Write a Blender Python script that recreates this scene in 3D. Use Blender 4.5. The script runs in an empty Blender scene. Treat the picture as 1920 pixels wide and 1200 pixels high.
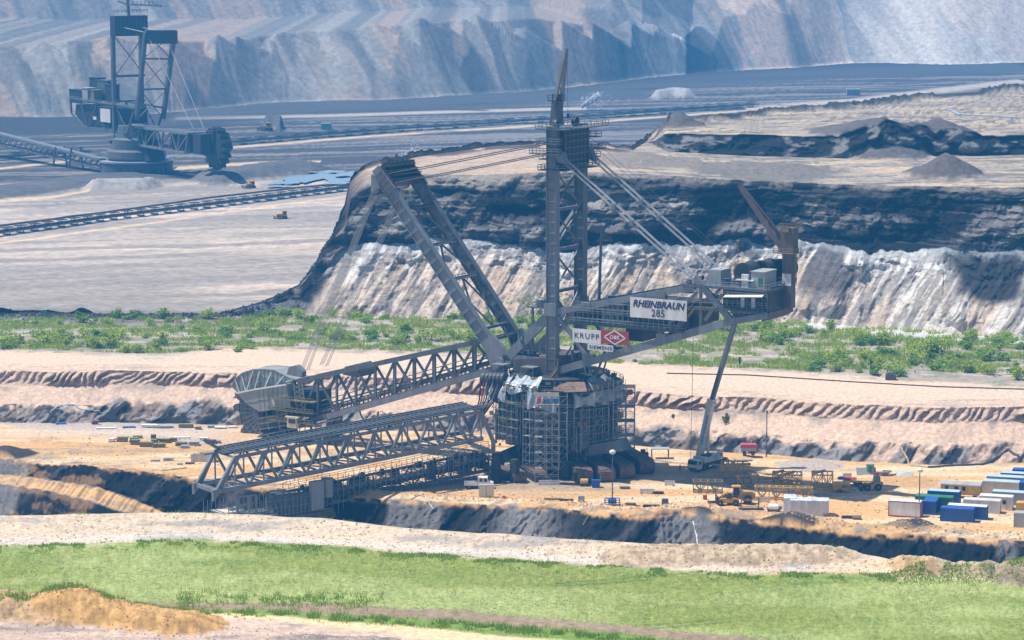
import bpy, math, random
import numpy as np
from mathutils import Vector, Matrix
random.seed(7)
rng = np.random.default_rng(11)
S = bpy.context.scene
COL = S.collection
# ------------------------------------------------------------------ camera, sky, sun, exposure
CAMZ = 140.0
FPX = 5250.0                       # focal length in photo pixels (1920 wide)
TH = math.atan(745.0/FPX)          # camera looks down by this much
cam_d = bpy.data.cameras.new('camera'); cam = bpy.data.objects.new('camera', cam_d); COL.objects.link(cam)
cam.location = (0, 0, CAMZ); cam.rotation_euler = (math.pi/2-TH, 0, 0)
cam_d.sensor_width = 36; cam_d.lens = 36*FPX/1920; cam_d.clip_start = 1; cam_d.clip_end = 20000
S.camera = cam
SUN_DIR = Vector((-23, 4.5, 49)).normalized()      # towards the sun
el = math.asin(SUN_DIR.z); az = math.atan2(SUN_DIR.x, SUN_DIR.y)
W = bpy.data.worlds.new('World'); S.world = W; W.use_nodes = True
nt = W.node_tree; bg = nt.nodes['Background']
sky = nt.nodes.new('ShaderNodeTexSky'); sky.sky_type = 'NISHITA'; sky.sun_disc = False
sky.sun_elevation = el; sky.sun_rotation = az
nt.links.new(sky.outputs[0], bg.inputs[0]); bg.inputs[1].default_value = 0.085
sd = bpy.data.lights.new('sun', 'SUN'); sd.energy = 5.0; sd.angle = math.radians(0.5); sd.color = (1, 0.945, 0.86)
sun = bpy.data.objects.new('sun', sd); COL.objects.link(sun)
sun.rotation_euler = SUN_DIR.to_track_quat('Z', 'Y').to_euler(); sun.location = (0, 0, 900)
S.view_settings.view_transform = 'Standard'; S.view_settings.look = 'None'
S.view_settings.exposure = 0.48; S.view_settings.gamma = 1; S.view_settings.use_curve_mapping = False
S.cycles.volume_bounces = 0; S.cycles.max_bounces = 4; S.cycles.diffuse_bounces = 2
S.cycles.glossy_bounces = 2; S.cycles.transparent_max_bounces = 8

# ------------------------------------------------------------------ measuring helpers
cT, sT = math.cos(TH), math.sin(TH)
def ray(px, py):
    cx = (px-960)/FPX; cy = (600-py)/FPX
    return Vector((cx, cT+cy*sT, -sT+cy*cT))
def at_z(px, py, z):
    d = ray(px, py); t = (z-CAMZ)/d.z
    return Vector((d.x*t, d.y*t, z))
def at_Y(px, py, Y):
    d = ray(px, py); t = Y/d.y
    return Vector((d.x*t, Y, CAMZ+d.z*t))
class Frame:
    """a machine's own axes: origin on the ground, x along its boom, y across"""
    def __init__(s, ox, oy, oz, rz):
        s.o = Vector((ox, oy, oz)); s.rz = rz
        s.x = Vector((math.cos(rz), math.sin(rz), 0)); s.y = Vector((-math.sin(rz), math.cos(rz), 0))
    def loc(s, p):
        q = p-s.o
        return Vector((q.dot(s.x), q.dot(s.y), q.z))
    def on(s, px, py, f):            # point of the machine's plane y=f seen at that place
        d = ray(px, py); c = Vector((0, 0, CAMZ))
        t = (f-(c-s.o).dot(s.y))/d.dot(s.y)
        return s.loc(c+d*t)

# ------------------------------------------------------------------ numpy noise
def _hash(ix, iy, seed):
    h = (ix.astype(np.int64)*374761393 + iy.astype(np.int64)*668265263 + seed*1442695041) & 0xffffffff
    h = ((h ^ (h >> 13))*1274126177) & 0xffffffff
    h = (h ^ (h >> 16)) & 0xffffffff
    return h/4294967295.0
def vnoise(x, y, seed=0):
    ix = np.floor(x); iy = np.floor(y); fx = x-ix; fy = y-iy
    fx = fx*fx*fx*(fx*(fx*6-15)+10); fy = fy*fy*fy*(fy*(fy*6-15)+10)
    a = _hash(ix, iy, seed); b = _hash(ix+1, iy, seed); c = _hash(ix, iy+1, seed); d = _hash(ix+1, iy+1, seed)
    return (a*(1-fx)+b*fx)*(1-fy)+(c*(1-fx)+d*fx)*fy
def fbm(x, y, oc=4, seed=0, gain=0.5):
    s = 0; a = 1; t = 0
    for i in range(oc):
        s = s+a*vnoise(x*2**i+i*17.3, y*2**i+i*9.1, seed+i*31); t += a; a *= gain
    return s/t
def ridged(x, y, oc=4, seed=0, gain=0.5):
    s = 0; a = 1; t = 0
    for i in range(oc):
        n = 1-np.abs(2*vnoise(x*2**i+i*7.7, y*2**i+i*3.3, seed+i*57)-1)
        s = s+a*n; t += a; a *= gain
    return s/t
def sst(e0, e1, x):
    t = np.clip((x-e0)/(e1-e0), 0, 1); return t*t*(3-2*t)
def mixc(c, d, m):
    return c*(1-m[..., None])+np.asarray(d)*m[..., None]

# ------------------------------------------------------------------ object helpers
def tag(o, label=None, cat=None, group=None, kind=None):
    if label: o['label'] = label
    if cat: o['category'] = cat
    if group: o['group'] = group
    if kind: o['kind'] = kind
    return o
def empty(name, loc=(0, 0, 0), rz=0):
    o = bpy.data.objects.new(name, None); COL.objects.link(o); o.location = loc; o.rotation_euler = (0, 0, rz)
    o.empty_display_size = 1
    return o
class MB:
    def __init__(s): s.v = []; s.f = []
    def quad(s, *ps):
        n = len(s.v); s.v += [tuple(p) for p in ps]; s.f.append(tuple(range(n, n+len(ps))))
        return s
    def hexa(s, c):
        n = len(s.v); s.v += [tuple(p) for p in c]
        s.f += [tuple(n+i for i in q) for q in ((0, 3, 2, 1), (4, 5, 6, 7), (0, 1, 5, 4), (1, 2, 6, 5), (2, 3, 7, 6), (3, 0, 4, 7))]
        return s
    def box(s, x0, x1, y0, y1, z0, z1):
        return s.hexa([(x0, y0, z0), (x1, y0, z0), (x1, y1, z0), (x0, y1, z0), (x0, y0, z1), (x1, y0, z1), (x1, y1, z1), (x0, y1, z1)])
    def beam(s, p, q, w, h=None, side=(0, 1, 0)):
        p = Vector(p); q = Vector(q); h = w if h is None else h
        d = q-p
        if d.length < 1e-4: return s
        d.normalize(); u = Vector(side)
        if abs(d.dot(u)) > .95: u = Vector((1, 0, 0)) if abs(d.x) < .9 else Vector((0, 0, 1))
        n = d.cross(u).normalized(); u = n.cross(d).normalized()
        a = u*(w/2); b = n*(h/2)
        return s.hexa([p-a-b, p+a-b, p+a+b, p-a+b, q-a-b, q+a-b, q+a+b, q-a+b])
    def tube(s, p, q, r, n=8, r2=None):
        p = Vector(p); q = Vector(q); r2 = r if r2 is None else r2; d = (q-p)
        if d.length < 1e-4: return s
        d.normalize(); u = Vector((0, 0, 1)) if abs(d.z) < .9 else Vector((1, 0, 0))
        a = d.cross(u).normalized(); b = d.cross(a); k = len(s.v)
        for c, rr in ((p, r), (q, r2)):
            for i in range(n):
                t = 2*math.pi*i/n; s.v.append(tuple(c+a*math.cos(t)*rr+b*math.sin(t)*rr))
        for i in range(n):
            j = (i+1) % n; s.f.append((k+i, k+j, k+n+j, k+n+i))
        s.f.append(tuple(k+i for i in range(n))[::-1]); s.f.append(tuple(k+n+i for i in range(n)))
        return s
    def path(s, pts, r, n=5):
        for p, q in zip(pts[:-1], pts[1:]): s.tube(p, q, r, n)
        return s
    def extr(s, poly, off):
        """prism: planar polygon moved by off"""
        k = len(s.v); n = len(poly); off = Vector(off)
        s.v += [tuple(p) for p in poly]; s.v += [tuple(Vector(p)+off) for p in poly]
        s.f.append(tuple(range(k, k+n))[::-1]); s.f.append(tuple(range(k+n, k+2*n)))
        for i in range(n):
            j = (i+1) % n; s.f.append((k+i, k+j, k+n+j, k+n+i))
        return s
    def lathe(s, prof, c=(0, 0, 0), n=24, axis='z'):
        k = len(s.v); m = len(prof)
        for r, h in prof:
            for i in range(n):
                t = 2*math.pi*i/n; x, y = r*math.cos(t), r*math.sin(t)
                p = (x, y, h) if axis == 'z' else ((x, h, y) if axis == 'y' else (h, x, y))
                s.v.append((p[0]+c[0], p[1]+c[1], p[2]+c[2]))
        for a in range(m-1):
            for i in range(n):
                j = (i+1) % n; s.f.append((k+a*n+i, k+a*n+j, k+(a+1)*n+j, k+(a+1)*n+i))
        s.f.append(tuple(k+i for i in range(n))[::-1]); s.f.append(tuple(k+(m-1)*n+i for i in range(n)))
        return s
    def rail(s, pts, h=1.1, r=.045, step=2.2):
        pts = [Vector(p) for p in pts]
        for p, q in zip(pts[:-1], pts[1:]):
            for k in (h, h*.5): s.beam(p+Vector((0, 0, k)), q+Vector((0, 0, k)), r*2)
            n = max(1, int((q-p).length/step))
            for i in range(n+1):
                m = p.lerp(q, i/n); s.beam(m, m+Vector((0, 0, h)), r*2)
        return s
    def build(s, name, mat, parent=None, smooth=False, recalc=True):
        me = bpy.data.meshes.new(name); me.from_pydata(s.v, [], s.f); me.validate()
        if recalc:
            import bmesh
            bm = bmesh.new(); bm.from_mesh(me); bmesh.ops.recalc_face_normals(bm, faces=bm.faces); bm.to_mesh(me); bm.free()
        o = bpy.data.objects.new(name, me); COL.objects.link(o)
        if mat: me.materials.append(mat)
        if parent: o.parent = parent
        if smooth: me.polygons.foreach_set('use_smooth', [True]*len(me.polygons))
        return o
def copy_tree(o, parent=None):
    c = o.copy(); COL.objects.link(c)
    if parent: c.parent = parent
    for ch in list(o.children): copy_tree(ch, c)
    return c

# ------------------------------------------------------------------ materials
MATS = {}
def mat(name, col, rough=.6, metal=0.0, var=.25, scale=1.0, dirt=None, dirt_amt=.4, bump=0.0, streak=False):
    if name in MATS: return MATS[name]
    m = bpy.data.materials.new(name); m.use_nodes = True; N = m.node_tree.nodes; L = m.node_tree.links
    b = N['Principled BSDF']; b.inputs['Roughness'].default_value = rough; b.inputs['Metallic'].default_value = metal
    tc = N.new('ShaderNodeTexCoord'); mp = N.new('ShaderNodeMapping')
    L.new(tc.outputs['Object'], mp.inputs[0])
    if streak: mp.inputs['Scale'].default_value = (1, 1, .18)
    n1 = N.new('ShaderNodeTexNoise'); n1.inputs['Scale'].default_value = scale; n1.inputs['Detail'].default_value = 5; n1.inputs['Roughness'].default_value = .65
    L.new(mp.outputs[0], n1.inputs['Vector'])
    mr = N.new('ShaderNodeMapRange'); mr.inputs[1].default_value = .3; mr.inputs[2].default_value = .7
    mr.inputs[3].default_value = 1-var; mr.inputs[4].default_value = 1+var
    L.new(n1.outputs[0], mr.inputs[0])
    vm = N.new('ShaderNodeMix'); vm.data_type = 'RGBA'; vm.blend_type = 'MULTIPLY'; vm.inputs[0].default_value = 1
    vm.inputs[6].default_value = (*col, 1); L.new(mr.outputs[0], vm.inputs[7])
    out = vm.outputs[2]
    if dirt:
        n2 = N.new('ShaderNodeTexNoise'); n2.inputs['Scale'].default_value = scale*.37; n2.inputs['Detail'].default_value = 6; n2.inputs['Roughness'].default_value = .7
        L.new(mp.outputs[0], n2.inputs['Vector'])
        r2 = N.new('ShaderNodeMapRange'); r2.inputs[1].default_value = .47; r2.inputs[2].default_value = .62; r2.inputs[3].default_value = 0; r2.inputs[4].default_value = dirt_amt
        L.new(n2.outputs[0], r2.inputs[0])
        mx = N.new('ShaderNodeMix'); mx.data_type = 'RGBA'; L.new(r2.outputs[0], mx.inputs[0]); L.new(out, mx.inputs[6]); mx.inputs[7].default_value = (*dirt, 1)
        out = mx.outputs[2]
    L.new(out, b.inputs['Base Color'])
    if bump:
        bp = N.new('ShaderNodeBump'); bp.inputs['Strength'].default_value = bump; bp.inputs['Distance'].default_value = .3
        L.new(n1.outputs[0], bp.inputs['Height']); L.new(bp.outputs[0], b.inputs['Normal'])
    MATS[name] = m
    return m
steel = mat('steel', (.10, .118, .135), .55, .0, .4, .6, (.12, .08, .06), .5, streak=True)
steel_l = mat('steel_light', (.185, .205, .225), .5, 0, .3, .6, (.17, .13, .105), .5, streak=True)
steel_d = mat('steel_dark', (.035, .038, .042), .6, 0, .35, .9, (.03, .028, .026), .6)
steel_b = mat('steel_brown', (.12, .088, .072), .6, 0, .3, .7, (.07, .05, .04), .5, streak=True)
rust = mat('rust', (.19, .115, .085), .8, 0, .4, 1.2, (.04, .025, .02), .5)
rope = mat('rope', (.36, .38, .4), .5, 0, .1)
rope_d = mat('rope_dark', (.045, .05, .055), .5, 0, .1)
rail_y = mat('rail_yellow', (.22, .18, .07), .5, 0, .2)
rail_g = mat('rail_grey', (.22, .25, .25), .5, 0, .2)
white_p = mat('white_paint', (.74, .74, .73), .5, 0, .08, .6, (.45, .41, .36), .5, streak=True)
pale_sheet = mat('pale_sheet', (.27, .3, .29), .55, 0, .12, .5, (.24, .24, .22), .4, streak=True)
glass = mat('glass', (.03, .04, .05), .12, 0, .1)
navy = mat('navy_lettering', (.012, .018, .06), .5, 0, .05)
redp = mat('sign_red', (.36, .03, .035), .5, 0, .06)
yellow = mat('yellow_paint', (.62, .37, .05), .5, 0, .2, 1.0, (.2, .13, .06), .4)
yellow_o = mat('orange_yellow_paint', (.62, .32, .03), .45, 0, .12, 1.0, (.25, .16, .07), .3)
blackr = mat('rubber', (.025, .025, .027), .8, 0, .2)
tarp = mat('tarpaulin', (.34, .39, .44), .35, 0, .25, .5, (.3, .33, .36), .4, bump=.6, streak=True)
tarp_b = mat('tarpaulin_grey', (.3, .32, .33), .6, 0, .25, .5, (.2, .16, .13), .4, bump=.5, streak=True)
blue = mat('blue_paint', (.02, .09, .36), .45, 0, .15, .7, (.05, .08, .16), .3, streak=True)
blue2 = mat('blue_equipment', (.03, .14, .42), .45, 0, .15)
red = mat('red_paint', (.5, .04, .035), .45, 0, .15)
green = mat('green_paint', (.03, .2, .1), .5, 0, .2, .7, (.04, .1, .06), .4, streak=True)
cream = mat('cream_paint', (.62, .58, .46), .5, 0, .08, .7, (.4, .35, .27), .4, streak=True)
grey_p = mat('grey_paint', (.36, .38, .39), .5, 0, .12, .7, (.22, .22, .2), .4, streak=True)
wood = mat('wood', (.25, .18, .11), .8, 0, .35, 2.0)
sandy = mat('sandy', (.45, .33, .2), .9, 0, .2)
# ------------------------------------------------------------------ terrain: one continuous loft of benches, cuts and floors
cols_in = np.arange(-40, 1961, 2.0)
cols_out_l = -40-np.cumsum(np.linspace(3, 22, 75))[::-1]
cols_out_r = 1960+np.cumsum(np.linspace(3, 22, 75))
PX = np.concatenate([cols_out_l, cols_in, cols_out_r])
R = (PX-960)/FPX/ (cT)              # X/Y of each column (nominal)
NC = len(PX)
def curve(pts, z=None):
    """pts: (px,py[,z]) -> Y,z for every column"""
    rr, YY, ZZ = [], [], []
    for p in pts:
        zz = p[2] if len(p) > 2 else z
        w = at_z(p[0], p[1], zz); rr.append(w.x/w.y); YY.append(w.y); ZZ.append(zz)
    return np.interp(R, rr, YY), np.interp(R, rr, ZZ)
def tancurve(pts):
    rr, tt = [], []
    for px, py in pts:
        d = ray(px, py); rr.append(d.x/d.y); tt.append(-d.z/d.y)
    return np.interp(R, rr, tt)
def const(v): return np.full(NC, float(v))
def wob(seed, sc, amp, Yv):
    X = R*Yv
    return (fbm(X/sc, X*0+seed*3.7, 4, seed)-.5)*2*amp

ZF = 40.0
crestY, _ = curve([(-900, 985), (0, 967), (100, 965), (250, 962), (360, 960), (420, 963), (600, 971), (760, 990), (960, 1003), (1200, 1020), (1300, 1025), (1500, 1029), (1600, 1036), (1660, 1046), (1700, 1058), (1790, 1066), (1860, 1068), (1920, 1070), (2800, 1120)], ZF+1.5)
edgeY, _ = curve([(-900, 840), (0, 857), (84, 868), (177, 872), (264, 880), (335, 890), (407, 900), (500, 915), (631, 929), (720, 935), (792, 939), (889, 944), (1000, 950), (1100, 960), (1180, 966), (1290, 962), (1400, 972), (1500, 984), (1600, 998), (1750, 1005), (1920, 1015), (2800, 1060)], 0)
edgeY = edgeY+wob(3, 14, 2.6, edgeY)+wob(4, 3.5, .7, edgeY)
crestY = crestY+wob(5, 9, 1.2, crestY)
toeY, _ = curve([(-900, 780), (0, 791), (200, 793), (440, 797), (900, 812), (1190, 834), (1300, 846), (1400, 850), (1500, 857), (1600, 865), (1750, 872), (1920, 868), (2800, 900)], 0)
toeY = toeY+wob(6, 16, 2.2, toeY)
# left: road terrace below the coal face
rdF_Y, rdF_Z = curve([(-900, 868, -8), (0, 888, -8), (90, 898, -8), (180, 911, -9), (250, 934, -11), (310, 962, -14), (380, 990, -17)])
rdN_Y, rdN_Z = curve([(-900, 880, -8), (0, 907, -8.3), (90, 919, -8.3), (180, 941, -9.5), (240, 962, -11.5), (310, 985, -14), (380, 1005, -17)])
leftm = 1-sst(R[np.argmin(abs(PX-330))], R[np.argmin(abs(PX-460))], R)
tF = tancurve([(-900, 868), (0, 888), (90, 898), (180, 911), (250, 934), (310, 962), (380, 995)]); tN = tancurve([(-900, 884), (0, 908), (90, 920), (180, 942), (240, 963), (310, 990), (380, 1015)])
zF = 140-tF*(edgeY-7); yN = (140-(zF-.4))/tN
f1Y = (edgeY-9)*(1-leftm)+(edgeY-7)*leftm; f1Z = -9*(1-leftm)+zF*leftm
f2Y = (edgeY-10.5)*(1-leftm)+np.minimum(yN, f1Y-3)*leftm; f2Z = -10*(1-leftm)+(zF-.4)*leftm
f3Y = f2Y-14; f3Z = f2Z-9.
c7Y, _ = curve([(-900, 580), (0, 590), (200, 592), (400, 592), (600, 592), (900, 600), (1300, 602), (1440, 602), (1520, 606), (1600, 612), (1700, 620), (1920, 634), (2800, 660)], 13)
c7Y = c7Y+wob(8, 30, 6, c7Y)+wob(9, 7, 1.6, c7Y)
tc = tancurve([(-900, 578), (0, 588), (200, 590), (400, 590), (440, 582), (500, 566), (560, 537), (590, 503), (605, 472), (622, 450), (648, 422), (657, 372), (675, 352), (690, 344), (720, 333), (800, 326), (900, 327), (1050, 322), (1120, 322), (1200, 326), (1300, 332), (1400, 340), (1600, 346), (1800, 350), (1920, 352), (2800, 380)])
tm = tancurve([(-900, 579), (0, 589), (400, 591), (500, 577), (560, 556), (600, 520), (640, 462), (700, 452), (850, 452), (1000, 470), (1090, 465), (1180, 452), (1300, 462), (1420, 455), (1500, 452), (1600, 466), (1700, 462), (1800, 462), (1920, 466), (2800, 500)])
def up_slope(tan_, Y0, k):            # height reached on a slope of Y=Y0+k*(z-13) at that sight angle
    return (140-tan_*(Y0-13*k))/(1+k*tan_)
cz = up_slope(tc, c7Y, .85); cz = np.maximum(cz, 13.2); cY = c7Y+.85*(cz-13)
mz = up_slope(tm, c7Y, 1.05)+wob(14, 12, 3.2, c7Y)+wob(15, 3, 1.2, c7Y); mz = np.clip(mz, 13.1, cz-.05*(cz-13)); mY = c7Y+1.05*(mz-13)
cY = np.maximum(cY, mY+.35*(cz-mz))
hB = cz-13
# bench 2 on the block
b2m = sst(R[np.argmin(abs(PX-1188))], R[np.argmin(abs(PX-1250))], R)
tb2 = tancurve([(1100, 283), (1190, 283), (1250, 284), (1400, 292), (1600, 297), (1920, 290), (2800, 290)])
tb3 = tancurve([(1100, 283), (1190, 281), (1245, 250), (1400, 252), (1600, 257), (1760, 256), (1920, 254), (2800, 254)])
tbk = tancurve([(400, 400), (640, 325), (700, 312), (780, 294), (850, 284), (920, 274), (1000, 270), (1120, 276), (1185, 281), (1237, 244), (1270, 229), (1365, 222), (1442, 209), (1506, 205), (1600, 196), (1668, 188), (1766, 176), (1835, 171), (1920, 158), (2800, 120)])
zt = np.minimum(cz, 55.)+(.5)*sst(0, 1, hB/40)
backY = (140-zt)/tbk
narrow = 1-sst(R[np.argmin(abs(PX-620))], R[np.argmin(abs(PX-700))], R)
backY_l = cY+1.5+hB*.35
backY = np.where(narrow > 0, backY_l*narrow+np.maximum(backY, backY_l)*(1-narrow), backY)
d2Y = (140-zt)/np.maximum(tb2, .05)
d2Y = np.where(b2m > 0, d2Y*b2m+(backY-1.5)*(1-b2m), backY-1.5); d2Y = np.maximum(d2Y, cY+.5)
z3 = zt+7.5*b2m
z3 = np.where(b2m > 0, (140-tb3*(d2Y-zt*.9))/(1+.9*tb3), zt); z3 = zt+np.clip(z3-zt, 0, 9)*b2m
d3Y = d2Y+.9*(z3-zt)+.3
bkY = np.maximum(np.where(b2m > .5, (140-z3)/tbk, backY), d3Y+.7)
ftY, _ = curve([(-900, 245), (0, 222), (130, 219), (300, 212), (430, 197), (480, 192), (620, 187), (760, 183), (880, 176), (960, 172), (1100, 158), (1250, 142), (1390, 131), (1500, 126), (1600, 117), (1700, 119), (1800, 121), (1920, 116), (2800, 100)], 13)
k_ = np.hanning(81); k_ /= k_.sum(); ftY = np.convolve(np.pad(ftY, 40, 'edge'), k_, 'valid')+wob(19, 160, 30, ftY)
dropY = np.minimum(bkY+1.6*(z3-13), ftY-60)

rows_Y, rows_Z, rows_S, rows_T = [], [], [], []
def seg(sid, Ya, Za, Yb, Zb, n, last=False, ease=None, geo=False):
    for i in range(n+(1 if last else 0)):
        t = i/n
        tt = ease(t) if ease else t
        if geo: Yv = 1/((1-t)/Ya+t/Yb); q = (Yv-Ya)/np.maximum(Yb-Ya, 1e-6); zv = Za*(1-q)+Zb*q
        else: Yv = Ya*(1-t)+Yb*t; zv = Za*(1-tt)+Zb*tt
        rows_Y.append(Yv); rows_Z.append(zv); rows_S.append(sid); rows_T.append(t)
BREAK = {}
seg(0, const(300), const(ZF), crestY-7, const(ZF), 190, geo=True)
seg(1, crestY-7, const(ZF), crestY, const(ZF+1.5), 14)
seg(2, crestY, const(ZF+1.5), crestY+50, const(-22.), 16)
seg(3, crestY+50, const(-22.), f3Y, f3Z, 6)
seg(4, f3Y, f3Z, f2Y, f2Z, 26)
seg(5, f2Y, f2Z, f1Y, f1Z, 18)
seg(6, f1Y, f1Z, edgeY, const(0), 46)
seg(7, edgeY, const(0), toeY, const(0), 110, geo=True)
seg(8, toeY, const(0), toeY+7, const(4.2), 18)
seg(9, toeY+7, const(4.2), toeY+14, const(8.5), 18)
seg(10, toeY+14, const(8.5), toeY+16, const(12.2), 20)
seg(11, toeY+16, const(12.2), toeY+23, const(13.2), 12)
seg(12, toeY+23, const(13.2), c7Y, const(13), 56, geo=True)
BREAK['cliff'] = len(rows_Y)
seg(13, c7Y, const(13), mY, mz, 96)
seg(14, mY, mz, cY, cz, 90)
seg(15, cY, cz, d2Y, zt, 46)
seg(16, d2Y, zt, d3Y, z3, 26)
seg(17, d3Y, z3, bkY, z3, 36)
seg(18, bkY, z3, dropY, const(13), 12)
BREAK['floor'] = len(rows_Y)
seg(19, dropY, const(13), ftY, const(13), 260, geo=True)
BREAK['hills'] = len(rows_Y)
seg(20, ftY-2, const(13), ftY+800, const(13), 310)
seg(21, ftY+800, const(13), ftY+1500, const(13), 24, last=True)
Yg = np.array(rows_Y); Zg = np.array(rows_Z); Sg = np.array(rows_S)[:, None]*np.ones((1, NC)); Tg = np.array(rows_T)[:, None]*np.ones((1, NC))
NR = Yg.shape[0]
Xg = R[None, :]*Yg
PXg = PX[None, :]*np.ones((NR, 1))
# pixel row each point would fall on (only used to lay out surface colours of real ground, worked out once as world positions)
def py_of(X, Y, Z):
    dz = CAMZ-Z; t = dz/Y
    return 600-FPX*((sT-t*cT)/(t*sT+cT))*-1 if False else 600+FPX*(t*cT-sT)/(cT+t*sT)
PYg = py_of(Xg, Yg, Zg)
C = np.zeros((NR, NC, 3)); C[:] = (.5, .42, .34)
dX = np.zeros_like(Yg); dY = np.zeros_like(Yg); dZ = np.zeros_like(Yg)

SAND = np.array((.60, .355, .155)); PALE = np.array((.56, .45, .34)); PINK = np.array((.63, .46, .345)); GREY = np.array((.30, .27, .245))
COAL = np.array((.02, .0195, .021)); COALD = np.array((.15, .14, .14)); WHITE = np.array((.70, .69, .68)); GREEN = np.array((.20, .245, .055))

def band(sids):
    rows = np.where(np.isin(np.array(rows_S), sids))[0]; return slice(rows[0], rows[-1]+1)
# ---- foreground field (segments 0,1)
s = band([0, 1]); x, y = Xg[s], Yg[s]; px, py = PXg[s], PYg[s]
n1 = fbm(x/9, y/9, 5, 21); n2 = fbm(x/1.3, y/3.5, 4, 22); n3 = fbm(x/30, y/12, 3, 23)
top0 = np.interp(px, [0, 500, 960, 1300, 1920], [1018, 1018, 1050, 1072, 1088])
g = mixc(np.ones(x.shape+(3,))*GREEN, (.31, .36, .13), sst(.35, .7, n3+.25*(n2-.5)))
g = mixc(g, (.10, .18, .035), sst(.5, .75, n1)*.55*(1-sst(3, 60, py-top0)*.5))
g = mixc(g, (.30, .36, .12), sst(.45, .8, fbm(x/.7, y/1.1, 3, 29))*.45)
for off, wd in ((0, 1.0), (2.1, 1.0)):      # tramlines
    yy = 392+.28*x+.0016*x*x+off
    g = mixc(g, (.07, .12, .02), (np.exp(-((y-yy-22)/.55)**2)*sst(-5, 8, x)*sst(.35, .55, fbm(x/6, y/6, 3, 33))*.8))
    g = mixc(g, (.07, .12, .02), (np.exp(-((y-yy+8)/.5)**2)*sst(-2, 8, x)*(1-sst(26, 40, x))*.7))
def pyline(pts): return np.interp(px, [p[0] for p in pts], [p[1] for p in pts])
j = (n1-.5)*14+(fbm(x/1.5, y/1.5, 3, 24)-.5)*9
top = pyline([(-900, 1070), (0, 1026), (150, 1018), (360, 1012), (500, 1020), (700, 1030), (960, 1050), (1300, 1072), (1600, 1078), (1920, 1088), (2800, 1130)])
bot = pyline([(-900, 1120), (0, 1128), (250, 1130), (400, 1128), (600, 1133), (800, 1142), (1000, 1155), (1150, 1172), (1400, 1196), (1700, 1230), (2800, 1320)])
dirtc = mixc(np.ones(x.shape+(3,))*PALE, GREY*1.15, sst(.5, .75, fbm(x/14, y/3, 4, 25)))
dirtc = mixc(dirtc, SAND*1.08, sst(1000, 1700, px)*.7*sst(.3, .6, n1))
dirtc = mixc(dirtc, WHITE*.85, np.exp(-((py-top+9+j*.3)/6)**2)*.45)
c = mixc(g, dirtc, 1-sst(-3, 3, py-top+j*.6))
brown = mixc(np.ones(x.shape+(3,))*np.array((.22, .16, .11)), (.33, .25, .17), n2)
c = mixc(c, brown, sst(-3, 3, py-bot+j*.5))
vg = pyline([(-900, 1140), (430, 1144), (700, 1158), (900, 1168), (1050, 1182), (1200, 1196), (2800, 1340)])
c = mixc(c, (.16, .25, .05), sst(-4, 2, py-vg+j*.6)*sst(.3, .5, n1+.1))
rd = pyline([(-900, 1080), (400, 1148), (600, 1163), (800, 1178), (1000, 1196), (2800, 1400)])
c = mixc(c, (.66, .50, .31), sst(-2, 2, py-rd+j*.25))
gr = pyline([(-900, 1120), (0, 1120), (300, 1140), (420, 1158), (600, 1175), (740, 1190), (850, 1210), (2800, 1500)])
pk = mixc(np.ones(x.shape+(3,))*np.array((.44, .33, .27)), (.55, .42, .33), sst(.3, .7, fbm(x/12, y/2.5, 4, 26)))
pk = mixc(pk, (.2, .17, .16), sst(.6, .8, fbm(x/8, y/2, 4, 28))*.7)
c = mixc(c, pk, sst(-3, 3, py-gr+j*.3))
C[s] = c
isg = sst(-3, 3, py-top+j*.6)*(1-sst(-3, 3, py-bot+j*.5))
dZ[s] += (n1-.5)*.5+(n2-.5)*.25*(1-isg)+isg*(fbm(x/.6, y/.6, 3, 30)-.5)*.5
dZ[s] += (1-isg)*(fbm(x/5, y/5, 4, 31)-.5)*1.3*sst(1100, 1500, px)
# foreground heaps
x, y = Xg[:NC*0+206], Yg[:206]; px, py = PXg[:206], PYg[:206]
def fheap(x0p, y0p, x1p, y1p, w, h, col, seed, end=.2):
    h = h*.43
    a, b_ = at_z(x0p, y0p, 40), at_z(x1p, y1p, 40); d = b_-a; L_ = math.hypot(d.x, d.y)
    u = ((x-a.x)*d.x+(y-a.y)*d.y)/L_**2; v = np.abs((x-a.x)*d.y-(y-a.y)*d.x)/L_
    uo = np.maximum(0, np.maximum(-u, u-1))*L_
    dd = np.sqrt(v**2+uo**2)/w+(fbm(x/4, y/4, 4, seed)-.5)*.45
    k = np.clip(1-dd, 0, 1); hh = h*np.minimum(k*1.5, 1)*(.95+.25*fbm(x/6, y/6, 3, seed+1))
    dZ[:206] += hh+(k > 0)*(fbm(x/.9, y/.9, 3, seed+2)-.5)*.5
    C[:206] = mixc(C[:206], mixc(np.ones(x.shape+(3,))*col, np.array(col)*.7, sst(.45, .6, fbm(x/1.2, y/1.2, 4, seed+3))), sst(0, .1, k))
    return k
fheap(-260, 1122, 130, 1148, 9, 4.4, (.45, .30, .16), 180)
fheap(130, 1148, 345, 1172, 6.5, 3.6, (.52, .31, .12), 184)
fheap(560, 1204, 700, 1212, 5, 1.6, (.34, .28, .24), 188)
fheap(1180, 1050, 1560, 1050, 5, 1.8, (.47, .36, .25), 192)
fheap(1718, 1072, 1738, 1076, 5.0, 3.6, (.52, .36, .20), 196)
fheap(1805, 1082, 1830, 1084, 4, 2.6, (.42, .34, .21), 200)
fheap(1900, 1090, 1990, 1100, 4.5, 3.6, (.36, .29, .2), 204)
# ---- back of the foreground berm
s = band([2, 3]); C[s] = PALE*.85
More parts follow.
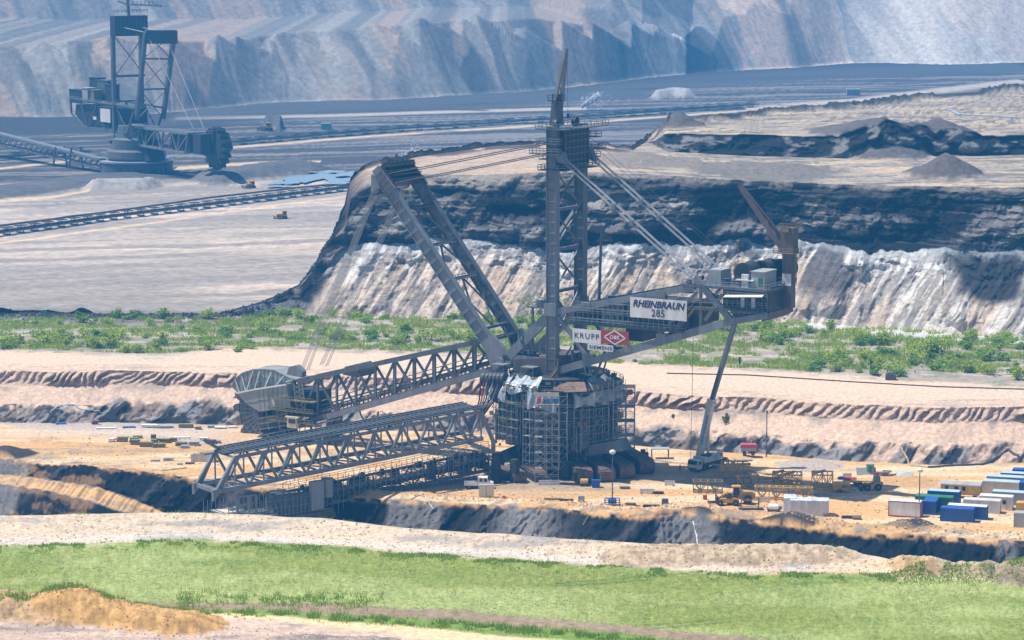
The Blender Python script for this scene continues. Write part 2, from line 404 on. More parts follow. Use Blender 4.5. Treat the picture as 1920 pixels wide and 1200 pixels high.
# ---- coal faces on the near side (4,6), road (5)
s = band([4, 6]); x, y, t = Xg[s], Yg[s], Tg[s]; px = PXg[s]
z0 = Zg[s]
q = x-z0*1.1
n = ridged(q/7, z0/14, 5, 41, .55); m = fbm(x/2.2, z0/2.2, 4, 42); big = fbm(x/22, z0/30, 3, 43)
fade = np.minimum(1, np.minimum(t*5+.25, (1-t)*6+.12))
dY[s] -= (n-.45)*3.4*fade+(m-.5)*1.2*fade
dZ[s] += (fbm(x/1.2, z0/1.2, 3, 47)-.5)*1.5*fade+(fbm(x/.7, z0/3, 2, 48)-.5)*.8*fade
lite = sst(.5, .72, fbm(q/3.5, z0/9, 4, 44)*.6+big*.4)
c = mixc(np.ones(x.shape+(3,))*COAL*.45, (.075, .07, .073), lite*.75)
c = mixc(c, (.30, .28, .27), sst(.64, .72, big)*.45+np.exp(-((px-985)/60)**2)*.7)
c = mixc(c, SAND*.8, sst(.58, .7, fbm(x/6, z0/3, 4, 46))*.35*(1-sst(300, 500, px)))
c = mixc(c, SAND, sst(.86, .99, t)*sst(.35, .6, m)*(Sg[s] == 6))
C[s] = np.clip(c, 0, 1)
s = band([5]); x, y, t = Xg[s], Yg[s], Tg[s]
c = mixc(np.ones(x.shape+(3,))*SAND*1.02, (.40, .28, .17), sst(.4, .7, fbm(x/16, y/1.2, 3, 51)))
c = mixc(c, COALD, sst(.8, 1, np.abs(t-.5)*2+(fbm(x/3, y/3, 3, 52)-.5)*.4))
lm = leftm[None, :]*np.ones_like(x); C[s] = mixc(c, COAL, 1-lm)
# ---- site
s = band([7]); x, y, t = Xg[s], Yg[s], Tg[s]; px, py = PXg[s], PYg[s]
n1 = fbm(x/18, y/8, 5, 61); n2 = fbm(x/3, y/2, 4, 62); n3 = fbm(x/40, y/4, 4, 63)
c = mixc(np.ones(x.shape+(3,))*SAND, (.66, .49, .31), sst(.4, .65, n3))
c = mixc(c, (.42, .27, .13), sst(.5, .72, n1)*.6)
c = mixc(c, (.27, .22, .18), sst(.56, .72, n2*.5+n1*.5)*.55)
L = 1-sst(300, 520, px)
c = mixc(c, (.42, .36, .32), L*sst(14, 26, y-(edgeY[None, :]+26)+10*(n1-.5))*.9)
c = mixc(c, PALE*1.05, L*np.exp(-((py-812+8*(n1-.5))/7)**2)*.8)
# unused mask: tail's shadow; below, ground colour darkened where the machine's shade falls
pad = (sst(1520, 1560, px+.9*(py-935)+10*(n1-.5))*(1-sst(1692, 1712, px+.9*(py-935)))*sst(918, 925, py+3*(n2-.5))*(1-sst(950, 956, py+8*(n1-.5))))
mast_shade = sst(.35, .6, n1+.2*(n2-.5))*np.exp(-((px-1300)/90)**2-((py-908)/16)**2)
c = mixc(c, (.36, .26, .18), np.clip(mast_shade*1.2, 0, .6))  # dappled shadow of mast and gantry painted into the sand colour
c = mixc(c, (.26, .22, .18), np.clip(1.2*np.exp(-((px-1000)/190)**2-((py-890)/30)**2), 0, .8)*sst(.3, .55, n2+.15))  # shade under the machine painted into the ground colour
c = mixc(c, (.20, .18, .17), sst(0, 1, 1-(y-edgeY[None, :])/5)*sst(.45, .6, n2)*.7)
trk = np.exp(-(((py-(915+.03*(px-1200)))+7*np.sin(px/170))/2.2)**2)+np.exp(-(((py-(868+.052*(px-1450))))/5)**2)
c = mixc(c, (.70, .55, .36), np.clip(trk, 0, 1)*.5*sst(1100, 1300, px))
C[s] = c
dZ[s] += (n1-.5)*.5+(n2-.5)*.35
for hx, hy, hr, hh, cc in ((10, 853, 9, 3.6, COAL*1.4), (1297, 966, 6, 3.2, COAL*1.6), (1480, 984, 7, 2.6, COAL*1.6), (1690, 991, 5, 2.2, (.2, .15, .1)), (1728, 991, 4.5, 2.4, COAL*2), (1258, 965, 5, 1.8, SAND*.9), (1700, 902, 9, 1.4, SAND*.85), (945, 960, 7, 1.5, (.33, .31, .3)), (1375, 858, 6, 1.0, SAND), (1520, 873, 10, 1.0, (.4, .34, .3))):
    p_ = at_z(hx, hy, 0); d_ = np.sqrt((x-p_.x)**2+(y-p_.y)**2)/hr*(.8+.45*fbm(x/3, y/3, 3, 66)); k_ = np.clip(1-d_, 0, 1); dZ[s] += k_*hh*.75; C[s] = mixc(C[s], cc, sst(0, .12, k_)*.93)
dZ[s] += np.exp(-((y-edgeY[None, :]-4)/3)**2)*ridged(x/14, y/6, 4, 64)*1.8*sst(560, 640, px)*(1-.6*np.exp(-((px-870)/60)**2))
# ---- middle slope
s = band([8, 9, 10, 11]); x, y, t, sg = Xg[s], Yg[s], Tg[s], Sg[s]; px = PXg[s]; z0 = Zg[s]
Rr = sst(900, 1250, px)
c = np.ones(x.shape+(3,))*PINK
wavy = (fbm(x/11, z0*0, 4, 71)-.5)
coalm = 1-sst(-.6, .9, z0-(3.2+2.2*wavy*2+.8*(1-Rr)+(fbm(x/2.2, z0/2, 4, 79)-.5)*2.5))
coalc = mixc(np.ones(x.shape+(3,))*COAL*1.4, (.25, .23, .225), sst(.47, .6, fbm((x-z0)/2.2, z0/3, 5, 72)))
coalc = mixc(coalc, PINK*.9, sst(.5, .65, fbm((x-z0*1.2)/5, z0/14, 4, 73))*(.35+.55*sst(1350, 1480, px)))
c = mixc(c, coalc, coalm)
lump = sst(.52, .6, fbm((x-z0)/5, z0/2.5, 4, 74))*np.exp(-((z0-8.2)/1.3)**2)
c = mixc(c, (.34, .28, .24), lump*.8)
isrib = (sg == 10)
ribfade = np.where(isrib, np.minimum(1, np.minimum(t*2.5, (1-t)*4)), 0)
phase = x-z0*1.15+11*fbm(x/10, z0/9, 4, 75)
saw = (phase/2.7) % 1.0
rib = np.where(saw < .7, saw/.7, (1-saw)/.3)*(.45+.75*sst(.35, .6, fbm(x/14, x*0, 3, 84)))
dY[s] -= ribfade*(rib*2.3-.9)
dY[s] -= np.where(isrib, (fbm(x/1.1, z0/.8, 3, 76)-.5)*.7, 0)
c = mixc(c, (.36, .285, .23), np.where(isrib, sst(.1, .8, fbm(x/2, z0/.9, 3, 77)), 0)*.55)
lay = np.where((sg == 11) | (isrib & (t > .8)), (fbm(x/9, z0/.16, 3, 78)-.5), 0)
dZ[s] += lay*.9*np.minimum(1, (1-np.where(sg == 11, t, 0))*1.3)
c = mixc(c, (.40, .32, .27), np.clip(lay*3.5, 0, .7))
low = (sg == 8)*1.0
dY[s] -= low*np.minimum(1, t*4)*(ridged((x-z0)/4.2, z0/7, 4, 81)-.5)*3.2+(sg == 9)*(fbm((x-z0)/5, z0/8, 4, 82)-.5)*1.3*np.minimum(1, np.minimum(t*3, (1-t)*3)+.15)
dZ[s] += (sg <= 9)*(fbm(x/1.5, y/1.5, 3, 83)-.5)*.3+low*(fbm((x-z0)/1.6, z0/.9, 4, 85)-.5)*1.3*np.minimum(1, t*4)
c = mixc(c, COAL, low*sst(.56, .62, fbm((x-z0)/4, z0/1.4, 4, 86))*.85*(1-.5*sst(1400, 1500, px)))
C[s] = c
# ---- shrub plateau (12)
s = band([12]); x, y, t = Xg[s], Yg[s], Tg[s]; px, py = PXg[s], PYg[s]
n1 = fbm(x/35, y/9, 4, 91); n2 = fbm(x/5, y/3, 4, 92)
c = mixc(np.ones(x.shape+(3,))*PINK*1.05, PALE*1.05, sst(.4, .6, n1))
dk = sst(-6, 6, pyline([(-900, 650), (0, 655), (300, 668), (450, 650), (700, 660), (900, 668), (1150, 680), (1450, 694), (1700, 712), (1920, 724), (2800, 780)])-py+14*(n2-.5))
c = mixc(c, (.29, .25, .225), dk*.85)
c = mixc(c, (.16, .19, .07), dk*sst(.48, .62, n2)*.55)
c = mixc(c, (.50, .45, .40), dk*sst(.55, .7, fbm(x/60, y/2.5, 3, 93))*.8)
c = mixc(c, COAL*2.5, sst(.72, .97, t)*sst(.4, .55, n2+.1)*(1-sst(350, 640, px))*.85)
c = mixc(c, WHITE*.8, sst(.8, .95, t)*sst(1430, 1520, px)*.8)
C[s] = c
dZ[s] += (n2-.5)*.6*dk+(n1-.5)*.7*dk
# ---- the big cut: sand and white clay ribs, coal seam above
hb = hB[None, :]*np.ones((NR, 1)); hs = np.clip(hb/38, 0.02, 1)
s = band([13]); x, y, t = Xg[s], Yg[s], Tg[s]; px = PXg[s]; z0 = Zg[s]; H = hs[s]
lean = .62*np.where(px > 1760, 1.25, 1)
q = x-z0*lean+3*(fbm(x/20, z0/20, 3, 100)-.5)
rb = .6*ridged(q/3.6, z0/30, 3, 101, .55)+.25*ridged(q/1.25, z0/14, 2, 99)+.25*ridged(q/9, z0/26, 2, 98)-.05; rbig = fbm(q/13, z0/50, 3, 102); blk = fbm(x/4.5, z0/2.6, 5, 103)
upp = sst(.55, .8, t+.25*(fbm(x/15, z0*0, 3, 104)-.5))
fade = np.minimum(1, np.minimum(t*6, (1-t)*6+.1))*H
dY[s] -= fade*((rb-.5)*3.0*(1-.3*upp)+(rbig-.5)*6.5+(blk-.5)*6.5*upp+(fbm(x/1.9, z0/1.9, 3, 109)-.5)*1.4)
dZ[s] += fade*(fbm(x/3, z0/1.1, 3, 105)-.5)*2.4*upp
# a few spurs and dark chutes
spur = np.exp(-((x-z0*-.2-at_z(1780, 600, 13).x)/5)**2)*6+np.exp(-((q-at_z(1340, 600, 13).x-25)/9)**2)*5
dY[s] -= spur*fade*sst(0, .3, t)
c = mixc(np.ones(x.shape+(3,))*np.array((.76, .63, .51)), np.array((.84, .82, .79)), np.clip(sst(.55, .9, t+.5*(rbig-.5))*.9+sst(1400, 1520, px)*.55*sst(.3, .6, rbig+.1), 0, 1))
c = mixc(c, (.30, .25, .225), sst(.51, .57, fbm(q/1.3, z0/16, 4, 106))*.75)
c = mixc(c, (.17, .155, .15), sst(.63, .68, fbm(q/2.4, z0/9, 4, 97))*.6)
c = mixc(c, (.36, .33, .31), sst(.5, .6, fbm(x/5, z0/1.2, 4, 96))*upp*.7)
c = mixc(c, (.70, .52, .38), sst(.52, .6, fbm(q/7, z0/40, 4, 107))*.6*(1-upp))
ch = sst(.56, .62, fbm(q/14, z0/22, 3, 108))*sst(.22, .5, t)
c = mixc(c, (.11, .10, .10), ch*.9*sst(1150, 1300, px))
tri = np.exp(-(((x+z0*.1)-at_z(1835, 600, 13).x-3)/(4+t*10))**4)*sst(.3, .5, t)
c = mixc(c, COAL*1.5, np.clip(tri*1.3, 0, 1)*.95)
c = mixc(c, (.5, .55, .6), sst(.86, .96, t+.12*(blk-.5))*.5)
lft = 1-sst(595, 650, px-(1-t)*-46+22*(blk-.5))
c = mixc(c, mixc(np.ones(x.shape+(3,))*COAL*1.3, (.19, .19, .20), sst(.4, .65, blk)), lft)
C[s] = c
s = band([14]); x, y, t = Xg[s], Yg[s], Tg[s]; px = PXg[s]; z0 = Zg[s]; H = hs[s]
q = x-z0*.8
bl = fbm(x/8, z0/5, 5, 111); bu = fbm(q/17, z0/16, 4, 112); st_ = fbm(x/30, z0/1.9, 4, 113); rr_ = ridged(q/6, z0/20, 4, 114)
fade = np.minimum(1, np.minimum(t*5+.2, (1-t)*7+.08))*H
dY[s] -= fade*((bl-.5)*7+(bu-.5)*11+(st_-.5)*4.0+(rr_-.5)*4*(1-.6*t)+(fbm(x/1.6, z0/1.3, 3, 119)-.5)*1.6)
dZ[s] += fade*(fbm(x/2.2, z0/1.1, 3, 118)-.5)*1.3
c = np.ones(x.shape+(3,))*COAL*.8
mid = sst(.08, .2, t)*(1-sst(.62, .74, t+.12*(bl-.5)))
c = mixc(c, (.23, .21, .20), np.clip(sst(.44, .56, bu*.5+bl*.5)*mid*.95, 0, 1))
c = mixc(c, (.42, .385, .355), np.clip(sst(.53, .57, fbm(q/5, z0/5, 5, 115))*mid*.75*sst(.4, .55, bu), 0, 1))
c = mixc(c, (.13, .125, .13), sst(.5, .6, st_)*(1-mid)*.5)
sm_ = fbm(x/55, (z0+1.5*bl)/.9, 4, 120); c = mixc(c, COAL*.5, sst(.55, .6, sm_)*.8); c = mixc(c, (.17, .155, .15), sst(.38, .34, sm_)*.0+(sm_ < .4)*.35)
c = mixc(c, (.36, .315, .27), sst(.90, .97, t+.06*(bl-.5))*(1-.3*sst(1250, 1400, px))*sst(620, 720, px))
c = mixc(c, (.36, .32, .27), sst(.72, .86, t+.14*(bl-.5)-.10*sst(800, 1150, px))*(1-sst(1000, 1150, px))*sst(700, 780, px)*.9)
lft = 1-sst(600, 690, px); c = mixc(c, mixc(np.ones(x.shape+(3,))*COAL*1.2, (.30, .27, .24), sst(.42, .6, bl)), lft)
C[s] = c
s = band([15, 17]); x, y, t = Xg[s], Yg[s], Tg[s]; px, py = PXg[s], PYg[s]; H = hs[s]
n1 = fbm(x/45, y/9, 4, 121); n2 = fbm(x/7, y/4, 4, 122)
c = mixc(np.ones(x.shape+(3,))*np.array((.44, .375, .31)), (.64, .50, .33), sst(.48, .62, n1))
c = mixc(c, (.22, .195, .175), sst(.48, .6, fbm((x-.5*y)/25, y/4, 5, 123))*.85)
c = mixc(c, (.15, .14, .135), sst(.58, .66, fbm(x/9, y/2.5, 4, 126))*.7)
c = mixc(c, (.52, .45, .38), sst(.55, .7, n2)*.6)
c = mixc(c, PINK*1.05, (1-sst(1100, 1180, px))*.6)
c = mixc(c, COAL*1.3, 1-sst(640, 720, px+30*(n2-.5)))
C[s] = c
dZ[s] += narrow[None, :]*H*(fbm(x/3, y/3, 4, 127)-.5)*5*np.minimum(1, t*5)
dZ[s] += H*((n2-.5)*1.0+(n1-.5)*1.0)*np.minimum(1, np.minimum(t*6, (1-t)*6))
rimr = (Sg[s] == 17)*sst(.86, .93, t)*(1-sst(.985, 1, t))*1.0
rimr2 = (Sg[s] == 15)*(1-sst(1160, 1200, px))*sst(.8, .92, t)*sst(760, 830, px)
brk = sst(.42, .5, fbm(x/18, y/60, 3, 124))
dZ[s] += rimr*(1.2+3.0*(n2-.3))*sst(.4, .55, fbm(x/30, x*0, 3, 125))
c = mixc(C[s], COAL*2, np.clip(rimr*1.2+rimr2*.8*brk, 0, .92)); C[s] = c
for hx, hy, hr, hh, cc in ((1773, 330, 15, 5.2, (.13, .11, .105)), (1760, 253, 17, 4.5, (.12, .11, .11)), (1660, 258, 20, 5, (.13, .12, .12)), (1600, 250, 20, 3, (.14, .13, .13)), (1272, 236, 11, 4.5, (.13, .12, .115)), (1430, 322, 30, 2.0, (.22, .2, .18)), (1200, 310, 26, 2.2, (.3, .26, .22))):
    p = at_z(hx, hy, 55 if hy > 290 else 62); xx, yy = Xg, Yg
    d = np.sqrt((xx-p.x)**2+((yy-p.y)/1.3)**2)/hr
    d = d*(.85+.4*fbm(xx/5, yy/5, 3, 130)); k = np.clip(1-d, 0, 1)*(Sg >= 15)*(Sg <= 17)
    dZ += k*hh*1.4; C[:] = mixc(C, cc, sst(0, .15, k)*.92)
s = band([16]); x, y, t = Xg[s], Yg[s], Tg[s]; z0 = Zg[s]
bl = fbm(x/6, z0/2.5, 5, 131)
c = mixc(np.ones(x.shape+(3,))*COAL*1.2, (.27, .25, .24), sst(.5, .62, bl)*.8)
b2 = b2m[None, :]*np.ones_like(x)
C[s] = mixc(C[s.start-1][None]*np.ones_like(c), c, b2); dY[s] -= b2*((bl-.5)*7+(ridged((x-z0)/14, z0/9, 3, 132)-.5)*5)*np.minimum(1, t*4)
s = band([18]); C[s] = COALD
# ---- far floor
s = band([19]); x, y, t = Xg[s], Yg[s], Tg[s]; px, py = PXg[s], PYg[s]
dg = y-.32*x+22*(fbm(x/70, y/70, 3, 140)-.5)+9*(fbm(x/18, y/18, 3, 139)-.5)          # tracks run slightly askew
n1 = fbm(x/150, dg/28, 5, 141); n2 = fbm(x/16, dg/8, 4, 142); n3 = fbm(x/220, dg/9, 4, 143)
c = mixc(np.ones(x.shape+(3,))*np.array((.46, .385, .325)), (.58, .48, .40), sst(.42, .62, n1))
c = mixc(c, (.25, .22, .20), sst(.48, .6, n3)*.8)
c = mixc(c, (.30, .265, .24), sst(.46, .58, fbm(x/90, dg/40, 4, 145))*.7)
c = mixc(c, (.22, .20, .185), sst(.55, .7, n2*.6+n3*.4)*.4)
c = mixc(c, (.27, .24, .215), sst(500, 535, py)*(1-sst(250, 520, px-(py-540)*2))*sst(.38, .55, n1+.1)*.8)
dkf = sst(0, 45, y-(1430+.35*x+40*(n1-.5)))
c = mixc(c, mixc(np.ones(x.shape+(3,))*np.array((.055, .055, .06)), (.22, .195, .18), sst(.5, .66, n3)), dkf*.95)
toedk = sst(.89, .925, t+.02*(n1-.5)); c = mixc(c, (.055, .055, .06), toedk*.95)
c = mixc(c, COAL*2.2, (1-sst(.0, .035, t+.02*(n2-.5)))*(1-sst(560, 640, px))*.9)
c = mixc(c, (.30, .27, .24), (1-sst(.0, .08, t))*(1-sst(560, 640, px))*.5)
C[s] = c
dZ[s] += (n2-.5)*.35+(n3-.5)*.35
def pxline_mask(pts, w, z=13):
    """distance (m) of far floor points from a line on the floor"""
    ws = [at_z(a, b, z) for a, b in pts]
    yl = np.interp(x, [p.x for p in ws], [p.y for p in ws], left=-9e3, right=-9e3)
    return np.exp(-((y-yl)/w)**4)
TAN = (.66, .50, .33)
for pts, w in (([(-300, 500), (0, 456), (300, 416), (500, 387), (660, 367)], 5), ([(-100, 384), (100, 370), (170, 357)], 9), ([(-100, 322), (0, 316), (130, 302)], 9), ([(330, 316), (480, 306), (600, 304)], 12),
               ([(430, 277), (700, 255), (1000, 236), (1100, 230), (1200, 222), (1380, 209), (1660, 187)], 9), ([(330, 222), (600, 217), (900, 208), (1100, 203)], 16), ([(1400, 205), (1600, 190), (1800, 165), (1920, 152)], 30)):
    m_ = pxline_mask(pts, w); C[s] = mixc(C[s], TAN if w < 15 else (.52, .45, .38), m_*.85*sst(.2, .4, fbm(x/20, y/20, 3, 144)+.05))
m_ = pxline_mask([(330, 215), (600, 197), (900, 187), (1100, 175), (1300, 155), (1500, 140), (1920, 124)], 90); C[s] = mixc(C[s], (.10, .10, .105), m_*.75*sst(.35, .5, n1+.1))
# low banks on the far floor
def bank(pts, w, h, col, z=13, seed=150):
    ws = [at_z(a, b, z) for a, b in pts]
    yl = np.interp(px, [p[0] for p in pts], [p.y for p in ws])
    e0, e1 = min(p[0] for p in pts), max(p[0] for p in pts)
    tap = sst(e0-4, e0+.25*(e1-e0), px)*(1-sst(e1-.3*(e1-e0), e1+4, px))
    d = np.abs(y-yl)/(w*(.3+.7*tap))+(fbm(x/14, y/30, 4, seed)-.5)*.7+(1-tap)*.6
    k = np.clip(1-d, 0, 1)*tap; dZ[s] += h*np.minimum(1, k*1.6); C[s] = mixc(C[s], col, sst(.02, .2, k)*.93)
bank([(-200, 375), (0, 362), (100, 350), (190, 338), (330, 330), (390, 338)], 40, 2.6, (.10, .10, .105))
bank([(150, 356), (200, 352), (260, 352), (330, 346)], 12, 4.5, (.33, .31, .29), seed=153)
bank([(330, 343), (420, 338), (500, 326), (560, 318), (650, 316)], 34, 5.0, (.12, .12, .12), seed=151)
bank([(1210, 186), (1260, 180), (1310, 183)], 26, 6.0, (.4, .38, .36), seed=154)
bank([(495, 241), (515, 240), (540, 243)], 26, 8.0, (.10, .10, .105), seed=155)
# ---- far spoil slopes: heaps dumped side by side, each a cone of loose sand, in two lifts
s = band([20, 21]); x, y, t = Xg[s], Yg[s], Tg[s]; px = PXg[s]
def prf(d, k=.62): return d*k
Z = np.full(x.shape, 13.0)
CC = np.ones(x.shape+(3,))*np.array((.47, .42, .38)); 
hr_ = random.Random(5)
heaps = []
for lift in range(2):
    pxp = -700
    while pxp < 2650:
        jx = hr_.uniform(-14, 14)
        tb = np.interp(pxp, PX, ftY)
        if lift == 0:
            hcrest = np.interp(pxp, [-700, 0, 200, 430, 650, 800, 950, 1100, 1200, 1320, 1450, 1600, 1900, 2700], [44, 44, 46, 42, 46, 50, 52, 44, 40, 36, 44, 62, 92, 100])+hr_.uniform(-6, 7)
            Yc = tb+hcrest/.62+hr_.uniform(-10, 14)
        else:
            hcrest = np.interp(pxp, [-700, 400, 1000, 1150, 1300, 1700, 2700], [96, 98, 96, 92, 92, 120, 120])+hr_.uniform(-9, 9)
            yt = 1/np.interp(pxp, [-700, 0, 500, 1060], [1/2300, 1/2410, 1/2500, 1/2560]); w_ = float(sst(1000, 1150, np.float64(pxp)))
            Yc = (yt+120)*(1-w_)+w_*(tb+np.interp(pxp, [1100, 1200, 1300, 1500, 2700], [320, 250, 190, 215, 260]))+hr_.uniform(-10, 16)
        X = (pxp+jx-960)/FPX/cT*Yc
        heaps.append((X, Yc, 13+hcrest, lift))
        pxp += hr_.uniform(22, 95) if lift == 0 else hr_.uniform(25, 110)
xw = 26*(fbm(x/45, y/60, 4, 170)-.5)
best = np.full(x.shape, -1.0)
Hc = np.interp(px, [-700, 0, 200, 430, 650, 800, 950, 1100, 1200, 1320, 1450, 1600, 1900, 2700], [44, 44, 46, 42, 46, 50, 52, 44, 36, 30, 40, 60, 92, 100])
Hc = Hc+14*(fbm(x/120, x*0, 3, 172)-.5)
Z = np.maximum(Z, 13+np.minimum(np.maximum(0, y-ftY[None, :]-10)*.6, Hc+.5-10*sst(1060, 1200, px)))
yt1 = 1/np.interp(px, [-700, 0, 500, 1060], [1/2300, 1/2410, 1/2500, 1/2560]); w1 = sst(1000, 1150, px)
yt1 = yt1*(1-w1)+(ftY[None, :]+np.interp(px, [1100, 1200, 1500, 2700], [170, 95, 75, 90]))*w1
Z = np.maximum(Z, np.minimum(13+Hc+7+(y-yt1)*.6, 110))
best = best+0*(Z > 13)
for i, (hx, hy, hz, lift) in enumerate(heaps):
    xs = x-hx-.45*(hy-y)+xw
    if lift == 0: d = np.sqrt(xs**2+np.minimum(0, y-hy)**2); top_ = hz-.62*d; top_ = np.where(y > hy, hz-1-.5*np.sqrt((x-hx)**2+(y-hy)**2), top_)
    else: d = np.sqrt(xs**2+np.minimum(0, y-hy)**2); top_ = hz-.62*d
    ci = hr_.random()
    sel = top_ > Z; Z = np.where(sel, top_, Z); best = np.where(sel, ci, best)
tone = [(.40, .375, .355), (.56, .46, .385), (.50, .46, .42), (.33, .31, .30), (.60, .52, .45), (.47, .43, .39), (.62, .58, .54)]
for k, cc in enumerate(tone):
    CC = mixc(CC, cc, ((best >= k/len(tone)) & (best < (k+1)/len(tone)))*(1-.6*(y > yt1)))
q = x+.75*(Z-13)+16*(fbm(x/60, Z/60, 3, 160)-.5)
st = fbm(q/10, Z/70, 4, 161); st2 = ridged(q/5, Z/60, 3, 162)
CC = mixc(CC, (.64, .60, .56), sst(.52, .66, st)*.6); CC = mixc(CC, (.27, .255, .25), sst(.53, .58, fbm(q/15, Z/90, 5, 163))*.7)
CC = mixc(CC, (.70, .52, .40), sst(.5, .56, fbm(q/34, Z/60, 4, 164))*.75)
CC = mixc(CC, (.72, .66, .61), sst(1450, 1800, px)*.5)
onsl = sst(14, 22, Z)
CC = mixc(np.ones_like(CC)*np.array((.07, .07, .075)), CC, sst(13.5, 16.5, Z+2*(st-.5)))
dk = np.exp(-((x-at_z(1318, 130, 13).x-.0*Z)/26)**4)*(y < np.interp(1318, PX, ftY)+95)
hx = at_Y(1312, 60, np.interp(1312, PX, ftY)+62)
st_n = fbm(x/8, Z/20, 3, 174)
cone = hx.z-.60*np.sqrt((x-hx.x)**2+(y-hx.y)**2)
pk_ = 13+.6*58; mk = sst(0, 3, (pk_-Z)*1.15+7-np.abs(x-hx.x+3*(st_n-.5)))*(Z < pk_+2); CC = mixc(CC, (.05, .052, .056), mk*.95)
for cx_, z_, w_, sl_ in ((880, 52, 9, .75), (430, 50, 7, .9), (1120, 66, 16, .6), (60, 48, 7, 1.1), (1530, 75, 8, .5)):
    c0 = at_Y(cx_, 100, 2250).x; mk = np.exp(-((x-c0-sl_*(z_-Z))/(w_*(.4+.02*(z_-Z)+.3)))**4)*(Z < z_)*sst(.3, .5, fbm(x/20, Z/20, 3, 173)+.1); CC = mixc(CC, (.13, .13, .135), mk*.75)
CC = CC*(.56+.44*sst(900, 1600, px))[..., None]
dk2 = sst(.62, .65, fbm(q/22, Z/90, 2, 166)); CC = mixc(CC, (.16, .16, .165), dk2*.6*onsl*(1-sst(1350, 1500, px)))
sl = np.clip(np.abs(np.gradient(Z, axis=0))/np.maximum(np.gradient(y, axis=0), .1)/.5, 0, 1)
Z = np.minimum(Z, 13+np.maximum(0, y-ftY[None, :]-3*fbm(x/30, x*0, 3, 171))*.68)
Z = Z+onsl*(sl*(st2-.5)*2.0+(fbm(x/16, y/16, 4, 165)-.5)*2.0)
# terrace shelf for the upper conveyor
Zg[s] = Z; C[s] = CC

Yg = Yg+dY; Zg = Zg+dZ
Xg = R[None, :]*(Yg-dY)+dX
def height_at(X, Y):
    """ground height under a point (nearest column, rows interpolated)"""
    j = int(np.clip(np.searchsorted(R, X/Y), 1, NC-1)); j = j if abs(R[j]-X/Y) < abs(R[j-1]-X/Y) else j-1
    return float(np.interp(Y, Yg[:, j], Zg[:, j]))
def ground_mat(name, sc=1.0, bump=.5, dist=.35):
    m = bpy.data.materials.new(name); m.use_nodes = True; N = m.node_tree.nodes; L = m.node_tree.links
    b = N['Principled BSDF']; b.inputs['Roughness'].default_value = .95; b.inputs['Specular IOR Level'].default_value = .15
    at = N.new('ShaderNodeAttribute'); at.attribute_name = 'Col'
    geo = N.new('ShaderNodeNewGeometry')
    n1 = N.new('ShaderNodeTexNoise'); n1.inputs['Scale'].default_value = .9*sc; n1.inputs['Detail'].default_value = 6; n1.inputs['Roughness'].default_value = .75
    L.new(geo.outputs['Position'], n1.inputs['Vector'])
    mr = N.new('ShaderNodeMapRange'); mr.inputs[1].default_value = .3; mr.inputs[2].default_value = .7; mr.inputs[3].default_value = .62; mr.inputs[4].default_value = 1.3
    L.new(n1.outputs[0], mr.inputs[0])
    mx = N.new('ShaderNodeMix'); mx.data_type = 'RGBA'; mx.blend_type = 'MULTIPLY'; mx.inputs[0].default_value = 1
    L.new(at.outputs['Color'], mx.inputs[6]); L.new(mr.outputs[0], mx.inputs[7]); L.new(mx.outputs[2], b.inputs['Base Color'])
    n2 = N.new('ShaderNodeTexNoise'); n2.inputs['Scale'].default_value = .55*sc; n2.inputs['Detail'].default_value = 8; n2.inputs['Roughness'].default_value = .72
    L.new(geo.outputs['Position'], n2.inputs['Vector'])
    bp = N.new('ShaderNodeBump'); bp.inputs['Strength'].default_value = bump; bp.inputs['Distance'].default_value = dist/sc
    L.new(n2.outputs[0], bp.inputs['Height']); L.new(bp.outputs[0], b.inputs['Normal'])
    return m
def sheet(name, r0, r1, m):
    nr = r1-r0
    co = np.stack([Xg[r0:r1], Yg[r0:r1], Zg[r0:r1]], -1).reshape(-1, 3).astype(np.float32)
    me = bpy.data.meshes.new(name); nv = len(co); nf = (nr-1)*(NC-1)
    i = np.arange(nr-1)[:, None]*NC+np.arange(NC-1)[None, :]
    q = np.stack([i, i+1, i+1+NC, i+NC], -1).reshape(-1).astype(np.int32)
    me.vertices.add(nv); me.vertices.foreach_set('co', co.ravel())
    me.loops.add(nf*4); me.loops.foreach_set('vertex_index', q)
    me.polygons.add(nf); me.polygons.foreach_set('loop_start', np.arange(0, nf*4, 4, dtype=np.int32)); me.polygons.foreach_set('loop_total', np.full(nf, 4, dtype=np.int32))
    me.update(calc_edges=True)
    a = me.color_attributes.new('Col', 'FLOAT_COLOR', 'POINT')
    cc = np.concatenate([np.clip(C[r0:r1].reshape(-1, 3), 0, 1), np.ones((nv, 1))], 1).astype(np.float32)
    a.data.foreach_set('color', cc.ravel())
    me.materials.append(m)
    o = bpy.data.objects.new(name, me); COL.objects.link(o); o['kind'] = 'structure'
    return o
gm = ground_mat('earth', 1.0, .5, .35); gmc = ground_mat('cliff_earth', .55, 1.0, 1.0); gmf = ground_mat('far_earth', .25, .2, .3)
b1, b2_, b3 = BREAK['cliff'], BREAK['floor'], BREAK['hills']
sheet('ground', 0, b1+1, gm); sheet('cliff', b1, b2_+1, gmc); sheet('pit_floor', b2_, b3+1, gmf); sheet('hills', b3, NR, gmf)
